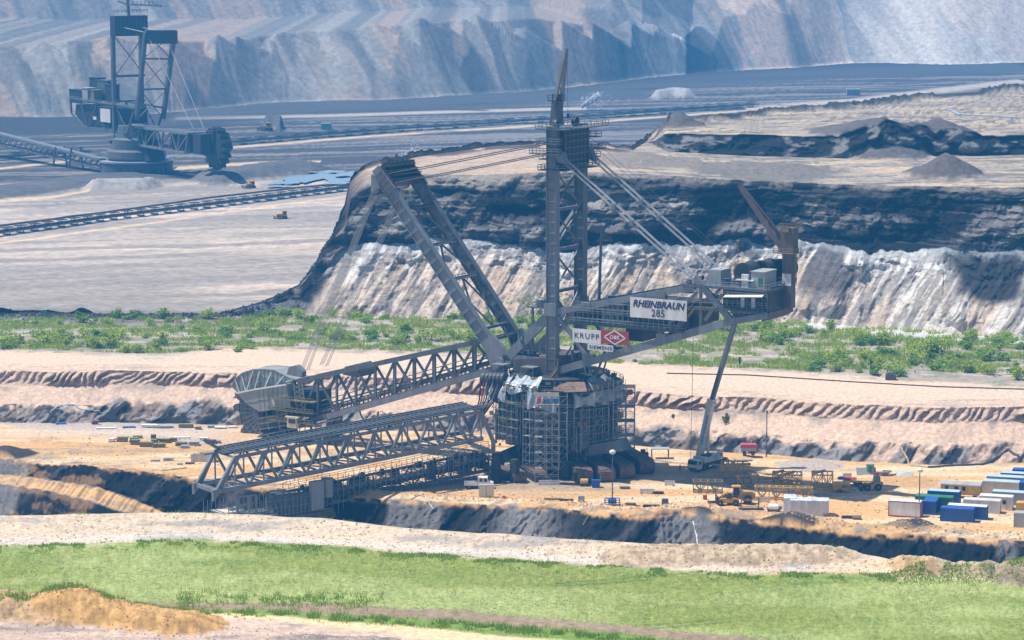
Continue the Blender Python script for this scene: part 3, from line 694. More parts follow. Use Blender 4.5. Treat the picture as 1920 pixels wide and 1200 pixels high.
# ------------------------------------------------------------------ writing
def lettering(name, txt, size, m, parent, org, right, up, bold=0.0, shear=0.0, spacing=1.0, width=None, thick=.03):
    cu = bpy.data.curves.new(name, 'FONT'); cu.body = txt; cu.size = size; cu.align_x = 'CENTER'; cu.align_y = 'CENTER'
    cu.offset = bold; cu.shear = shear; cu.space_character = spacing; cu.extrude = thick; cu.resolution_u = 3
    t = bpy.data.objects.new(name+'_t', cu); COL.objects.link(t)
    bpy.context.view_layer.update()
    me = bpy.data.meshes.new_from_object(t.evaluated_get(bpy.context.evaluated_depsgraph_get()))
    bpy.data.objects.remove(t); bpy.data.curves.remove(cu)
    xs = [v.co.x for v in me.vertices]; k = 1 if width is None else width/(max(xs)-min(xs))
    right = Vector(right).normalized(); up = Vector(up).normalized(); n = right.cross(up)
    for v in me.vertices:
        v.co = Vector(org)+right*(v.co.x*k)+up*v.co.y+n*v.co.z
    me.name = name; me.materials.clear(); me.materials.append(m)
    o = bpy.data.objects.new(name, me); COL.objects.link(o)
    if parent: o.parent = parent
    return o
def V(a, f, z): return Vector((a, f, z))
def truss(mb, t0, t1, b0, b1, n, f0, f1, w=.5, wd=.35, post=True, cross=True, lat='x', flip=False):
    """box truss between top line t0-t1 and bottom line b0-b1 ((a,z) pairs) with sides at f0 and f1"""
    T = [(t0[0]+(t1[0]-t0[0])*i/n, t0[1]+(t1[1]-t0[1])*i/n) for i in range(n+1)]
    B = [(b0[0]+(b1[0]-b0[0])*i/n, b0[1]+(b1[1]-b0[1])*i/n) for i in range(n+1)]
    for f in (f0, f1):
        mb.beam(V(T[0][0], f, T[0][1]), V(T[-1][0], f, T[-1][1]), w, w*1.2)
        mb.beam(V(B[0][0], f, B[0][1]), V(B[-1][0], f, B[-1][1]), w, w*1.5)
        for i in range(n+1):
            if post: mb.beam(V(T[i][0], f, T[i][1]), V(B[i][0], f, B[i][1]), wd)
            if i < n:
                if (i % 2 == 0) != flip: mb.beam(V(B[i][0], f, B[i][1]), V(T[i+1][0], f, T[i+1][1]), wd)
                else: mb.beam(V(T[i][0], f, T[i][1]), V(B[i+1][0], f, B[i+1][1]), wd)
    if cross:
        for i in range(n+1):
            mb.beam(V(T[i][0], f0, T[i][1]), V(T[i][0], f1, T[i][1]), wd*.8)
            mb.beam(V(B[i][0], f0, B[i][1]), V(B[i][0], f1, B[i][1]), wd*.8)
            if i < n:
                a, b = (f0, f1) if i % 2 else (f1, f0)
                mb.beam(V(T[i][0], a, T[i][1]), V(T[i+1][0], b, T[i+1][1]), wd*.6)
                mb.beam(V(B[i][0], a, B[i][1]), V(B[i+1][0], b, B[i+1][1]), wd*.6)
    return mb
def girder(mb, p, q, w, d, side, ribs=3.0):
    """flanged plate girder: web, two flanges, stiffeners"""
    p = Vector(p); q = Vector(q); dr = (q-p).normalized(); u = Vector(side).normalized(); n = dr.cross(u).normalized()
    # flanges face +-n (width d along u), web between; open faces look along +-u
    for s_ in (-1, 1): mb.beam(p+n*s_*w/2, q+n*s_*w/2, d, .16, side=u)
    mb.beam(p, q, d*.62, w*.96, side=u)
    L_ = (q-p).length; k = int(L_/ribs)
    for i in range(k+1):
        c = p.lerp(q, i/max(k, 1)); mb.beam(c-n*w/2, c+n*w/2, d*.95, .12, side=u)
    return mb

# ------------------------------------------------------------------ the great excavator
PHI = math.atan2(.51, -.86)
FR = Frame(12.3, 715, 0, PHI)
EX = empty('bucket_wheel_excavator', FR.o, PHI)
tag(EX, 'giant grey steel bucket wheel excavator with tall twin-column mast, under repair on the sandy bench', 'excavator')
H = 7.25
def P(px, py, f=H): return FR.on(px, py, f)
def part(name, mb, m, parent=EX, **k): return mb.build(name, m, parent, **k)
RGT = (-1, 0, 0)          # to the right of the picture, along the machine
UPV = (0, 0, 1)

# mast: two columns
mast_top = P(1037, 238).z
for f in (H, -H):
    b = MB(); base = P(1036, 692, H); a0 = base.x; tp = P(1037, 238, H)
    girder(b, V(a0, f, base.z if f > 0 else base.z), V(tp.x, f, tp.z), 2.6, 2.2, (0, 1, 0), 2.6)
    b.box(a0-1.7, a0+1.7, f-1.5, f+1.5, P(1036, 592).z, P(1036, 568).z)
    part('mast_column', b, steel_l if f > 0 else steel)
am = P(1037, 450).x
zz = lambda py: P(1037, py).z
b = MB()
for py in (316, 395, 470, 548):
    b.beam(V(am, -H, zz(py)), V(am, H, zz(py)), .9, .8)
lv = [316, 395, 470, 548, 640]
for y0, y1 in zip(lv[:-1], lv[1:]):
    b.beam(V(am, -H, zz(y0)), V(am, H, zz(y1)), .38); b.beam(V(am, H, zz(y0)), V(am, -H, zz(y1)), .38)
b.beam(V(am-1, -H+1, zz(380)), V(am+3.5, H-4, zz(470)), .8); 
part('mast_bracing', b, steel)
hb_ = part('winch_house', MB().box(am-2.8, am+1.2, -H+1.1, H-1.1, zz(314), zz(243)), steel_d)
b = MB()
for k in range(1, 6):
    z = zz(243+k*12); b.box(am-3.1, am-2.78, -H+.9, H-.9, z, z+.35)
for k in range(7):
    f = -H+1.2+k*2; b.box(am-3.0, am-2.78, f, f+.3, zz(312), zz(245))
part('wall_ribs', b, steel, hb_)
# platforms on the mast
for py, a0_, a1_, f0_, f1_ in ((241, -5, 4, -H-5.5, H+2.2), (262, -4, 3.5, -H-3.5, -H-.9), (285, -4.5, 3.8, -H-5, -H-.9), (268, -3, 3.5, H+.9, H+2.6), (287, -3, 5.5, H+1, H+2.6), (300, -4, 3.5, -H-3, -H-.9), (318, -4.2, 3.5, -H-2, H+1.8), (298, 1.2, 3.6, -6, H+1)):
    b = MB(); z = zz(py); b.box(am+a0_, am+a1_, f0_, f1_, z-.25, z)
    o = part('platform', b, steel)
    r = MB().rail([(am+a0_, f0_, z), (am+a0_, f1_, z), (am+a1_, f1_, z), (am+a1_, f0_, z), (am+a0_, f0_, z)], 1.2, .06, 1.8)
    r.build('railing', rail_g, o)
# small crane on the mast head
cb = V(am, H-.6, zz(236)); kn = P(1041, 190, H-.6); tipc = P(1063, 88, H-3)
b = MB(); b.extr([V(cb.x-1.6, cb.y, cb.z), V(cb.x+1.6, cb.y, cb.z), V(kn.x+1.0, cb.y, kn.z), V(kn.x-.9, cb.y, kn.z)], (0, -2.0, 0))
part('crane_post', b, steel)
b = MB(); b.beam(P(1038, 200, H), P(1061, 90, H-2.5), .75, .75); b.beam(P(1049, 235, H-4.5), P(1062, 90, H-3.2), .8, .8)
for t in (.2, .4, .6, .8): b.beam(P(1038, 200, H).lerp(P(1061, 90, H-2.5), t), P(1049, 235, H-4.5).lerp(P(1062, 90, H-3.2), t), .2)
part('mast_jib', b, steel_l)
b = MB(); b.tube(tipc, P(1065, 218, H-3), .05, 4); b.lathe([(.1, 0), (.35, .2), (.35, 1.0), (.1, 1.3)], tuple(P(1065, 222, H-3)), 8)
part('hoist_rope', b, rope_d)
b = MB(); q = P(1038, 188, H); b.box(q.x-1.6, q.x+1.3, q.y-3, q.y+.6, q.z-.2, q.z)
b.rail([(q.x+1.3, q.y+.6, q.z), (q.x-1.6, q.y+.6, q.z), (q.x-1.6, q.y-3, q.z)], 1.3, .06, 1.2); b.box(q.x-.7, q.x+.9, q.y-2.4, q.y-.8, q.z, q.z+1.5)
part('crane_platform', b, steel_d)
for px, py, r, f in ((1079, 228, 1.3, -3), (1043, 232, 1.2, H-.4)):
    q = P(px, py, f); b = MB().lathe([(r*.2, -.5), (r, -.45), (r, -.3), (r*.8, -.25), (r*.8, .25), (r, .3), (r, .45), (r*.2, .5)], tuple(q), 20, 'x'); part('rope_sheave', b, steel_d if f < 0 else steel)

# gantry (leaning A-frame)
gt = P(722, 342); gb = P(925, 660); head = P(707, 322)
for f in (H, -H):
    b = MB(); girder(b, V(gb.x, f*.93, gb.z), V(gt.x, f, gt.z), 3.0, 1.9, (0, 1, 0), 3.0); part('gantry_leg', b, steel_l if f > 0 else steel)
b = MB()
def gl(t, f): return V(gb.x+(gt.x-gb.x)*t, f, gb.z+(gt.z-gb.z)*t)
for t in (.13, .42, .62, .84): b.beam(gl(t, -H), gl(t, H), .9, .7)
tt = [.0, .13, .42, .62, .84]
for t0, t1 in zip(tt[1:-1], tt[2:]):
    m_ = gl(t1, 0); b.beam(gl(t0, -H), m_, .4); b.beam(gl(t0, H), m_, .4)
b.beam(gl(.13, 0), gl(.42, -H), .35); b.beam(gl(.13, 0), gl(.42, H), .35)
for t in (.42, .62, .84):
    p0, p1 = gl(t, -H*.9)+V(-1, 0, 0), gl(t, H*.9)+V(-1, 0, 0); b.rail([p0, p1], 1.1, .06, 1.6); b.beam(p0, p1, 1.2, .2, side=(1, 0, 0))
part('gantry_bracing', b, steel)
# gantry head: side plates and the big cross beam between them
dr = (gt-head).normalized()
pA = [P(701, 321), P(713, 310), P(744, 352), P(731, 366)]
for f in (H, -H):
    b = MB(); b.extr([V(p.x, f+.9 if f > 0 else f-.9, p.z) for p in pA], (0, -.5 if f > 0 else .5, 0))
    c = V(sum(p.x for p in pA)/4, f, sum(p.z for p in pA)/4)
    for u in (.2, .4, .6, .8):
        b.beam(pA[0].lerp(pA[3], u)+V(0, f-H+1.0 if f > 0 else f-H-1.0, 0), pA[1].lerp(pA[2], u)+V(0, f-H+1.0 if f > 0 else f-H-1.0, 0), .25)
    part('gantry_head_plate', b, steel_l if f > 0 else steel)
b = MB(); b.extr([V(p.x, H+.3, p.z) for p in (P(706, 322), P(716, 309), P(738, 342), P(729, 352))], (0, -2*H-.6, 0))
gh = part('gantry_head_beam', b, steel_d)
b = MB()
for u in (.1, .35, .6, .85):
    pp = P(716, 309).lerp(P(738, 342), u); b.box(pp.x-1.3, pp.x-.2, -H+.5, H-.5, pp.z-.2, pp.z+.1)
pt = P(716, 309); b.rail([(pt.x+.8, -H, pt.z), (pt.x+.8, H-4, pt.z)], 1.3, .07, 1.5)
for k in range(6): b.box(pt.x-1.6, pt.x+.9, -H+1+k*2.2, -H+1.5+k*2.2, pt.z-3, pt.z+.5)
b.build('walkway_ribs', steel_d, gh)
# sheave blocks under the head
for f in (H, -H):
    q = P(706, 348); b = MB().extr([V(q.x+1.2, f-.9, q.z+3), V(q.x-1.4, f-.9, q.z+2), V(q.x-1.2, f-.9, q.z-.8), V(q.x+1.3, f-.9, q.z-1.2)], (0, 1.6, 0))
    for k in range(4): b.lathe([(1.0, -.12), (1.0, .12)], (q.x+.4, f-.7+k*.45, q.z-1), 14, 'y')
    part('pulley_block', b, steel_l)

# stays
def ropes(name, p, q, m, n=4, gap=.5, r=.085, gap2=None):
    b = MB(); gap2 = gap if gap2 is None else gap2
    for i in range(n):
        o = (i-(n-1)/2)
        b.tube(Vector(p)+V(0, o*gap, 0), Vector(q)+V(0, o*gap2, 0), r, 5)
    return part(name, b, m)
for f in (H, -H):
    mt = V(am, f, zz(266)); mt2 = V(am, f, zz(286))
    ropes('stay_rope', V(P(722, 327).x, f-1, P(722, 327).z), mt+V(1, 0, 0), rope_d, 2, .9, .13); ropes('stay_rope', V(P(738, 343).x, f-1, P(738, 343).z), mt2+V(1, 0, 0), rope_d, 2, .9, .13)
BW = 4.6                       # half width of the wheel boom
hoA = P(567, 692, BW)
for f in (1, -1):
    ropes('hoist_rope_bundle', V(P(704, 350).x, f*H, P(704, 350).z), V(hoA.x, f*BW, hoA.z), rope, 4, .62, .065)
    ropes('hoist_rope_bundle', V(P(704, 350).x-.9, f*H, P(704, 350).z), V(hoA.x-1.6, f*BW, hoA.z-.3), rope, 3, .62, .065)
    # back stays to the counterweight arm
    top_ = V(am-1.4, f*H, zz(285)); end = P(1303, 517, H); end = V(end.x, f*H, end.z)
    for k in (0, 1): ropes('back_stay', top_+V(0, 0, -k*1.3), end+V(-k*.2, 0, -k*1.6), rope, 3, .5, .09)
    for t in (.42, .55): c = top_.lerp(end, t)+V(0, 0, -.7); part('rope_clamp', MB().extr([c+V(-.5, -.9, -.7), c+V(.5, -.9, -.9), c+V(.6, -.9, .5), c+V(-.4, -.9, .6)], (0, 1.8, 0)), steel_l)
    b = MB(); b.extr([top_+V(1.4, -1, 1.2), top_+V(-1.6, -1, 0), top_+V(-3, -1, -3), top_+V(-.6, -1, -2.6)], (0, 2, 0))
    part('stay_bracket', b, steel_l)
for a_, b_ in ((P(1036, 245, H), P(1485, 480, -2)), ):
    part('guy_rope', MB().tube(V(am, -H, zz(250)), P(1440, 545, -H+4), .05, 4).tube(V(am, -H, zz(262)), P(1380, 500, -H), .05, 4), rope_d)

# ---- wheel boom
u0 = P(940, 632, BW); u1 = P(560, 714, BW); l0 = P(930, 690, BW); l1 = P(606, 782, BW)
uz = lambda a: u0.z+(u1.z-u0.z)*(a-u0.x)/(u1.x-u0.x)
lz = lambda a: l0.z+(l1.z-l0.z)*(a-l0.x)/(l1.x-l0.x)
A0, A1 = l0.x, u1.x
b = MB(); truss(b, (A0, uz(A0)), (A1, uz(A1)), (A0, lz(A0)), (A1, lz(A1)), 10, BW, -BW, 1.0, .55)
wb = part('wheel_boom_truss', b, steel)
for f in (BW, -BW):
    b2 = MB().beam(V(A0+1, f*1.14, lz(A0+1)-.3), V(P(606, 782).x, f*1.14, lz(P(606, 782).x)-.3), .35, 1.5); part('lower_chord', b2, steel_l)
# belts, pipes and walkways inside the truss
b = MB(); b.beam(V(A0, 0, lz(A0)+2.2), V(A1-2, 0, lz(A1-2)+2.6), 3.0, .35)
for i in range(46):
    a = A0+(A1-2-A0)*i/45; z = lz(a)+2.0; b.box(a-.12, a+.12, -1.9, 1.9, z-.5, z+.1)
    b.box(a-.1, a+.1, -2.0, -1.85, z-1.6, z+.6); b.box(a-.1, a+.1, 1.85, 2.0, z-1.6, z+.6)
part('boom_conveyor', b, steel_d)
for k, (f, dz, r, m_) in enumerate(((BW-1.0, 3.3, .22, green), (BW-1.2, 2.4, .18, steel_l), (BW-.7, 1.6, .14, steel_l), (-2.5, 3.4, .2, steel), (2.4, 4.6, .15, steel_l))):
    part('pipe', MB().tube(V(A0+2, f, lz(A0+2)+dz), V(A1-6, f, lz(A1-6)+dz), r, 6), m_)
for f in (BW-.2, -BW+.2, 2.6):
    w_ = MB(); w_.beam(V(A0, f-.6, lz(A0)+.7), V(A1, f-.6, lz(A1)+.7), 1.1, .12); o = part('walkway', w_, steel)
    MB().rail([V(A0, f, lz(A0)+.8), V(A1-2, f, lz(A1-2)+.8)], 1.1, .05, 2.0).build('railing', rail_y if f > 0 else rail_g, o)
for i in range(16):            # small boxes of gear along the boom
    a = A0+(A1-A0)*(.1+.055*i); f = random.choice((-2.5, -3, 2.4, 3)); s_ = random.uniform(.4, .9)
    if i % 4 == 0: mm = random.choice((red, rail_y, white_p, blue2)); part('equipment_box', MB().box(a, a+s_*1.6, f, f+s_, lz(a)+1, lz(a)+1+s_*1.5), mm)
for px, py in ((657, 697), (552, 697)):
    q = P(px, py, BW); b = MB().extr([q+V(2.6, 0, -1), q+V(1.8, 0, 1.2), q+V(-.5, 0, 1.8), q+V(-2.6, 0, .2), q+V(-2.4, 0, -1.4)], (0, -2*BW if px > 600 else -2, 0)); part('rope_anchor', b, steel_l if px < 600 else steel)
# hanging hose loops
for px, py, dp in ((692, 770, 26), (600, 800, 16)):
    q = P(px, py, BW+.6); b = MB(); pts = [q+V(3*math.cos(t)*1.0, 0, -abs(dp*.12)*math.sin(t)) for t in [math.pi*i/10 for i in range(11)]]; b.path(pts, .22, 6); part('hose_loop', b, blackr)

# ---- bucket wheel
wc = P(506, 768, 0); WRr = 9.3
b = MB(); b.lathe([(1.0, -1.9), (WRr-2.4, -1.5), (WRr-.6, -1.6), (WRr, -1.7), (WRr, 1.7), (WRr-.6, 1.6), (WRr-2.4, 1.5), (1.0, 1.9)], tuple(wc), 56, 'y')
wh = part('bucket_wheel', b, steel)
b = MB()
for i in range(36):
    t = 2*math.pi*i/36; c_, s_ = math.cos(t), math.sin(t)
    for f in (1.66, -1.66): b.beam(wc+V(c_*3, f, s_*3), wc+V(c_*(WRr-.4), f, s_*(WRr-.4)), .16, .2)
for rr_ in (3.0, WRr-2.4, WRr-.5):
    for f in (1.68, -1.68):
        b.path([wc+V(math.cos(2*math.pi*i/40)*rr_, f, math.sin(2*math.pi*i/40)*rr_) for i in range(41)], .12, 4)
b.build('wheel_ribs', steel_l, wh)
for i in range(18):
    t = 2*math.pi*i/18; R_ = Matrix.Rotation(t, 3, 'Y'); b = MB()
    pf = [(WRr-.2, -1.2), (WRr+1.5, -.9), (WRr+1.9, .2), (WRr+1.2, .9), (WRr-.2, 1.1)]
    k = [wc+R_ @ V(r_, -1.9, h_) for r_, h_ in pf]; b.extr(k, (0, 3.8, 0))
    for f in (-1.6, -.5, .6, 1.6): b.extr([wc+R_ @ V(WRr+1.4, f, -1.2), wc+R_ @ V(WRr+1.4, f, -.4), wc+R_ @ V(WRr+2.2, f, -1.5)], (0, .3, 0))
    b.build('bucket', rust if i % 2 else steel_b, wh)
hub = part('wheel_hub', MB().lathe([(1.2, -5), (1.6, -4.6), (2.2, -2.2), (2.2, 2.2), (1.6, 4.6), (1.2, 5)], tuple(wc), 20, 'y'), steel_d)
# half-round segmented guard above the wheel (front side plate with stiffeners)
gp = [(434, 725), (441, 710), (455, 699), (474, 693), (495, 692), (515, 694), (532, 703), (552, 712), (549, 716), (532, 722), (447, 738)]
pl = [P(x_, y_, 2.6) for x_, y_ in gp]
b = MB(); b.extr(pl, (0, -.15, 0)); sh = part('wheel_guard', b, pale_sheet)
rim_ = pl[:8]; b = MB()
for p0, p1 in zip(rim_[:-1], rim_[1:]):
    b.quad(p0, p1, p1+V(0, -6.5, 0), p0+V(0, -6.5, 0)); b.beam(p0, p1, .35, .25); b.beam(p0+V(0, -6.5, 0), p1+V(0, -6.5, 0), .3)
b.build('guard_rim', pale_sheet, sh)
b = MB()
base_ = P(463, 735, 2.8)
for (x0, y0, x1, y1) in ((461, 734, 454, 706), (462, 734, 474, 696), (477, 731, 487, 697), (496, 728, 508, 699), (519, 721, 531, 706), (536, 716, 551, 711), (441, 712, 450, 737)):
    b.beam(P(x0, y0, 2.9), P(x1, y1, 2.9), .3, .3)
b.build('guard_stays', white_p, sh)
b = MB()
cgr = P(495, 732, 2.68)
for k in range(13):
    u = P(440+k*8, 735, 2.68); top_ = max(p.z for p in pl); zt_ = np.interp(440+k*8, [x_ for x_, _ in gp[:8]], [p.z for p in pl[:8]]); b.beam(V(u.x, 2.68, u.z+.6), V(u.x, 2.68, zt_-.2), .08)
for q_ in (.35, .65):
    b.path([V(p.x*(1-q_)+cgr.x*q_, 2.7, p.z*(1-q_)+cgr.z*q_) for p in rim_], .05, 4)
b.build('guard_seams', steel, sh)
# sheet metal hood in front of the wheel
hp = [(444, 738), (478, 731), (535, 722), (541, 738), (545, 763), (487, 771), (458, 758)]
fo = 6.6
P0 = [P(x_, y_, fo) for x_, y_ in ((444, 738), (478, 730), (537, 721), (545, 764), (486, 772), (462, 757))]
b = MB(); b.extr([P0[0], P0[1], P0[4], P0[5]], (0, -3.6, 0)); hd = part('wheel_hood', b, pale_sheet)
b = MB(); b.extr([P0[1], P0[2], P0[3], P0[4]], (0, -3.9, 0)); hd2 = part('wheel_hood', b, pale_sheet)
b = MB()
b.beam(P(444, 737, fo+.1), P(478, 730, fo+.1), .5, .4); b.beam(P(478, 730, fo+.1), P(537, 721, fo+.1), .5, .4)
b.build('hood_rim', white_p, hd2)
b = MB(); b.beam(P(482, 752, fo+.03), P(541, 745, fo+.03), .08, .14); b.beam(P(448, 757, fo+.03), P(482, 754, fo+.03), .08, .14)
for k in range(7): b.beam(P(484+k*9, 729-k*1.4, fo+.03), P(489+k*8, 770-k*1.0, fo+.03), .07, .09)
b.build('hood_seams', steel, hd2)
b = MB(); b.beam(P(511, 748, fo+.1), P(514, 763, fo+.1), .12, .9, side=(0, 1, 0)); b.build('white_panel', white_p, hd2)
# support frames beneath the hood
b = MB()
for px in (482, 499, 519, 534):
    b.beam(P(px, 771-(px-482)*.12, fo-.5), P(px+6, 809-(px-482)*.12, fo-.5), .32)
for k in (0, 1, 2): b.beam(P(482+k*3, 788+k*10-3, fo-.4), P(540, 777+k*11-2, fo-.4), .3)
for px in (545, 556, 566, 572):
    b.beam(P(px-5, 720, fo-1), P(px+2, 776, fo-1), .4)
for k in range(6): b.beam(P(549+k*1, 722+k*9, fo-1), P(567+k, 730+k*8, fo-1), .25); b.beam(P(567+k, 722+k*8, fo-1), P(550+k, 730+k*9, fo-1), .25)
part('head_frame', b, steel_l)
b = MB(); a0_ = P(548, 740, 0).x; a1_ = P(606, 740, 0).x
b.box(a1_, a0_, -4, 4.4, lz(a1_)+.5, lz(a1_)+7.5); part('gearbox_housing', b, steel_d)
b = MB()
for k in range(3):
    z = lz(a1_)-1.0+k*3.0; b.box(a1_-1.5, a0_+3, 4.5, 7.2, z, z+.2); b.rail([V(a1_-1.5, 7.2, z), V(a0_+3, 7.2, z), V(a0_+3, 4.5, z)], 1.15, .06, 1.3)
part('service_platform', b, rail_y)
# operator cab
c0 = P(540, 800, 7.5); b = MB().box(c0.x-2.8, c0.x+.3, 4.6, 7.5, c0.z-.2, c0.z+2.6); cb_ = part('operator_cab', b, cream)
MB().box(c0.x-2.5, c0.x-.2, 7.5, 7.54, c0.z+1, c0.z+2.2).build('cab_window', glass, cb_)
b = MB(); b.box(c0.x-3.6, c0.x+.7, 4.2, 7.9, c0.z+2.6, c0.z+2.9); b.build('cab_roof', cream, cb_)
b = MB()
for (x0, y0, x1, y1) in ((485, 830, 634, 796), (520, 822, 545, 835), (548, 812, 572, 826), (580, 806, 600, 816), (500, 815, 514, 824), (487, 817, 640, 785), (612, 797, 620, 805)):
    b.beam(P(x0, y0, 6), P(x1, y1, 6), .55, .45)
for k in range(14): x0 = 492+k*10; b.beam(P(x0, 829-(x0-485)*.225, 6), P(x0, 815-(x0-485)*.21, 6), .2)
b.box(P(634, 800, 0).x, P(500, 800, 0).x, -1, 5.5, P(560, 820, 6).z, P(560, 820, 6).z+.2)
part('maintenance_stage', b, steel)
b = MB(); q = P(628, 796, 3); b.box(q.x-1.2, q.x+1.2, 1, 5, q.z-3, q.z+2.6); part('drive_unit', b, steel_d)
for px, py, m_ in ((586, 815, red), (596, 812, cream), (562, 818, blue2), (575, 815, white_p), (606, 809, white_p), (534, 808, blue2)):
    q = P(px, py, 4); part('stored_part', MB().box(q.x-.8, q.x+.9, 3, 4.8, q.z-1.2, q.z+.7).box(q.x-.5, q.x+.5, 3.2, 4.6, q.z+.7, q.z+.95), m_)

# ---- counterweight arm
tA = P(1060, 578); tB = P(1303, 538); bA = P(1063, 688); bB = P(1370, 603); bC = P(1438, 592)
for f in (H, -H):
    b = MB(); g_ = lambda p: V(p.x, f, p.z)
    b.beam(g_(P(1045, 584)), g_(tB), 1.2, 1.6); b.beam(g_(P(1050, 694)), g_(bB), 1.2, 1.9); b.beam(g_(bB), g_(bC), 1.1, 1.5)
    b.beam(g_(P(1303, 520)), g_(P(1372, 602)), 1.0, 1.6); b.beam(g_(P(1314, 545)), g_(P(1314, 612)), .6); b.beam(g_(P(1354, 552)), g_(P(1322, 600)), .7)
    b.beam(g_(P(1043, 590)), g_(P(1105, 672)), .8, 1.0); b.beam(g_(P(1228, 640)), g_(P(1306, 548)), .6)
    b.beam(g_(P(1240, 628)), g_(P(1238, 618)), 1.0)
    for q in (P(1105, 672), P(1242, 633), P(1100, 575), P(1240, 553)): b.box(q.x-1.4, q.x+1.4, f-.75, f+.75, q.z-1.1, q.z+1.1)
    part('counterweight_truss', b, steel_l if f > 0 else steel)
b = MB()
for px in (1105, 1160, 1242, 1300, 1370, 1430):
    q = P(px, 688-(px-1063)*.277 if px < 1371 else 600); b.beam(V(q.x, -H, q.z), V(q.x, H, q.z), .7)
    if px < 1304: q = P(px, 578-(px-1060)*.165); b.beam(V(q.x, -H, q.z), V(q.x, H, q.z), .6)
part('cross_beams', b, steel)
# machine deck between the sides
dz0 = P(1070, 612, H+1).z; dz1 = P(1272, 620, H+1).z; da = P(1068, 615, H+1).x; db = P(1280, 618, H+1).x
b = MB(); b.box(db, da, -H-1, H+1.2, dz1-.5, dz1); dk_ = part('machine_deck', b, steel_d)
b = MB().rail([V(da, H+1.2, dz1), V(db, H+1.2, dz1), V(db, -H-1, dz1)], 1.2, .06, 1.6).rail([V(da, H+1.2, dz1+2.6), V(db+4, H+1.2, dz1+2.6)], 1.2, .06, 1.6); b.build('railing', rail_g, dk_)
b = MB()
for i in range(22):
    a = db+1+(da-db-2)*i/21; b.beam(V(a, H+1.0, dz1), V(a, H+1.0, dz1+5.6), .12)
for z in (1.3, 2.6, 4.0, 5.4): b.beam(V(da-1, H+1.0, dz1+z), V(db+1, H+1.0, dz1+z), .1)
part('deck_scaffolding', b, rail_g)
hm_ = P(1150, 590, 0)
for a0_, a1_, h_, m_ in ((P(1120, 600, 5).x, P(1090, 600, 5).x, 3.0, steel_d), (P(1170, 600, 5).x, P(1128, 600, 5).x, 4.6, steel), (P(1292, 600, 5).x, P(1180, 600, 5).x, 6.4, steel_d)):
    b = MB().box(a0_, a1_, -4.5, 5.2, dz1, dz1+h_).box(a0_-.3, a1_+.3, -4.8, 5.5, dz1+h_, dz1+h_+.25); o = part('machine_house', b, m_)
    b = MB(); n_ = int((a1_-a0_)/1.8)
    for i in range(n_): a = a0_+.6+i*1.8; b.box(a, a+.9, 5.2, 5.24, dz1+1.2, dz1+2.2)
    b.build('louvre', glass, o)
part('ballast_box', MB().box(P(1210, 640, 3).x, P(1178, 640, 3).x, -5, 4.4, dz1-4.2, dz1-.5), steel_d)
part('ballast_hopper', MB().extr([P(1262, 619, 4), P(1318, 560, 4), P(1318, 608, 4), P(1230, 636, 4)], (0, -9, 0)), steel_d)
b = MB()
for dz_ in (0, 1.1):
    b.beam(P(1268, 619, H+1)+V(0, 0, dz_), P(1302, 575, H+1)+V(0, 0, dz_), .16); b.beam(P(1302, 575, H+1)+V(0, 0, dz_), P(1345, 577, H+1)+V(0, 0, dz_), .16)
b.beam(P(1268, 622, H), P(1302, 578, H), 1.6, .3); b.beam(P(1302, 578, H), P(1345, 580, H), 1.6, .3)
part('stairway', b, rail_y)
# signs
def sign(name, pts, m, lab):
    q = [P(x_, y_, H+2.0) for x_, y_ in pts]; z1, z0 = P(pts[0][0], pts[0][1], H+2.0).z, P(pts[0][0], pts[1][1], H+2.0).z; x0, x1 = min(p.x for p in q), max(p.x for p in q)
    b = MB().box(x0, x1, H+1.45, H+1.6, z0, z1); o = part(name, b, m); o['label'] = lab
    fr = MB()
    for a in np.linspace(x0+.3, x1-.3, 4): fr.beam(V(a, H+1.4, z0-.3), V(a, H+.2, z0+.5), .2)
    fr.build('sign_bracket', steel, o)
    return o, x0, x1, z0, z1
so, x0, x1, z0, z1 = sign('signboard', ((1180, 557), (1286, 594.5)), white_p, 'large white signboard reading RHEINBRAUN 285')
lettering('lettering', 'RHEINBRAUN', 2.35, navy, so, V((x0+x1)/2, H+1.63, z1-1.55), RGT, UPV, .075, .25, 1.0, (x1-x0)*.92)
lettering('lettering', '285', 2.55, navy, so, V((x0+x1)/2, H+1.63, z0+1.35), RGT, UPV, .02, 0, 1.02)
so, x0, x1, z0, z1 = sign('signboard', ((1072, 616), (1125, 641.5)), white_p, 'white sign panel reading KRUPP')
lettering('lettering', 'KRUPP', 2.0, navy, so, V((x0+x1)/2, H+1.63, (z0+z1)/2), RGT, UPV, .0, 0, 1.25, (x1-x0)*.86)
so, xr0, xr1, z0, z1 = sign('signboard', ((1125.4, 618.4), (1177, 643.8)), redp, 'red sign panel with a white diamond and O&K')
c = V((xr0+xr1)/2, H+1.62, (z0+z1)/2); dw, dh = 3.0, 1.75; pts = [c+V(dw, 0, 0), c+V(0, 0, dh), c+V(-dw, 0, 0), c+V(0, 0, -dh)]
b = MB()
for i in range(4): b.beam(pts[i], pts[(i+1) % 4], .05, .32)
b.build('diamond_emblem', white_p, so)
lettering('lettering', 'O&K', 1.35, white_p, so, c, RGT, UPV, .03)
so, x0, x1, z0, z1 = sign('signboard', ((1101, 644.5), (1148, 656.5)), white_p, 'small white sign panel reading SIEMENS')
lettering('lettering', 'SIEMENS', 1.2, navy, so, V((x0+x1)/2, H+1.63, (z0+z1)/2), RGT, UPV, .01, 0, 1.12, (x1-x0)*.9)
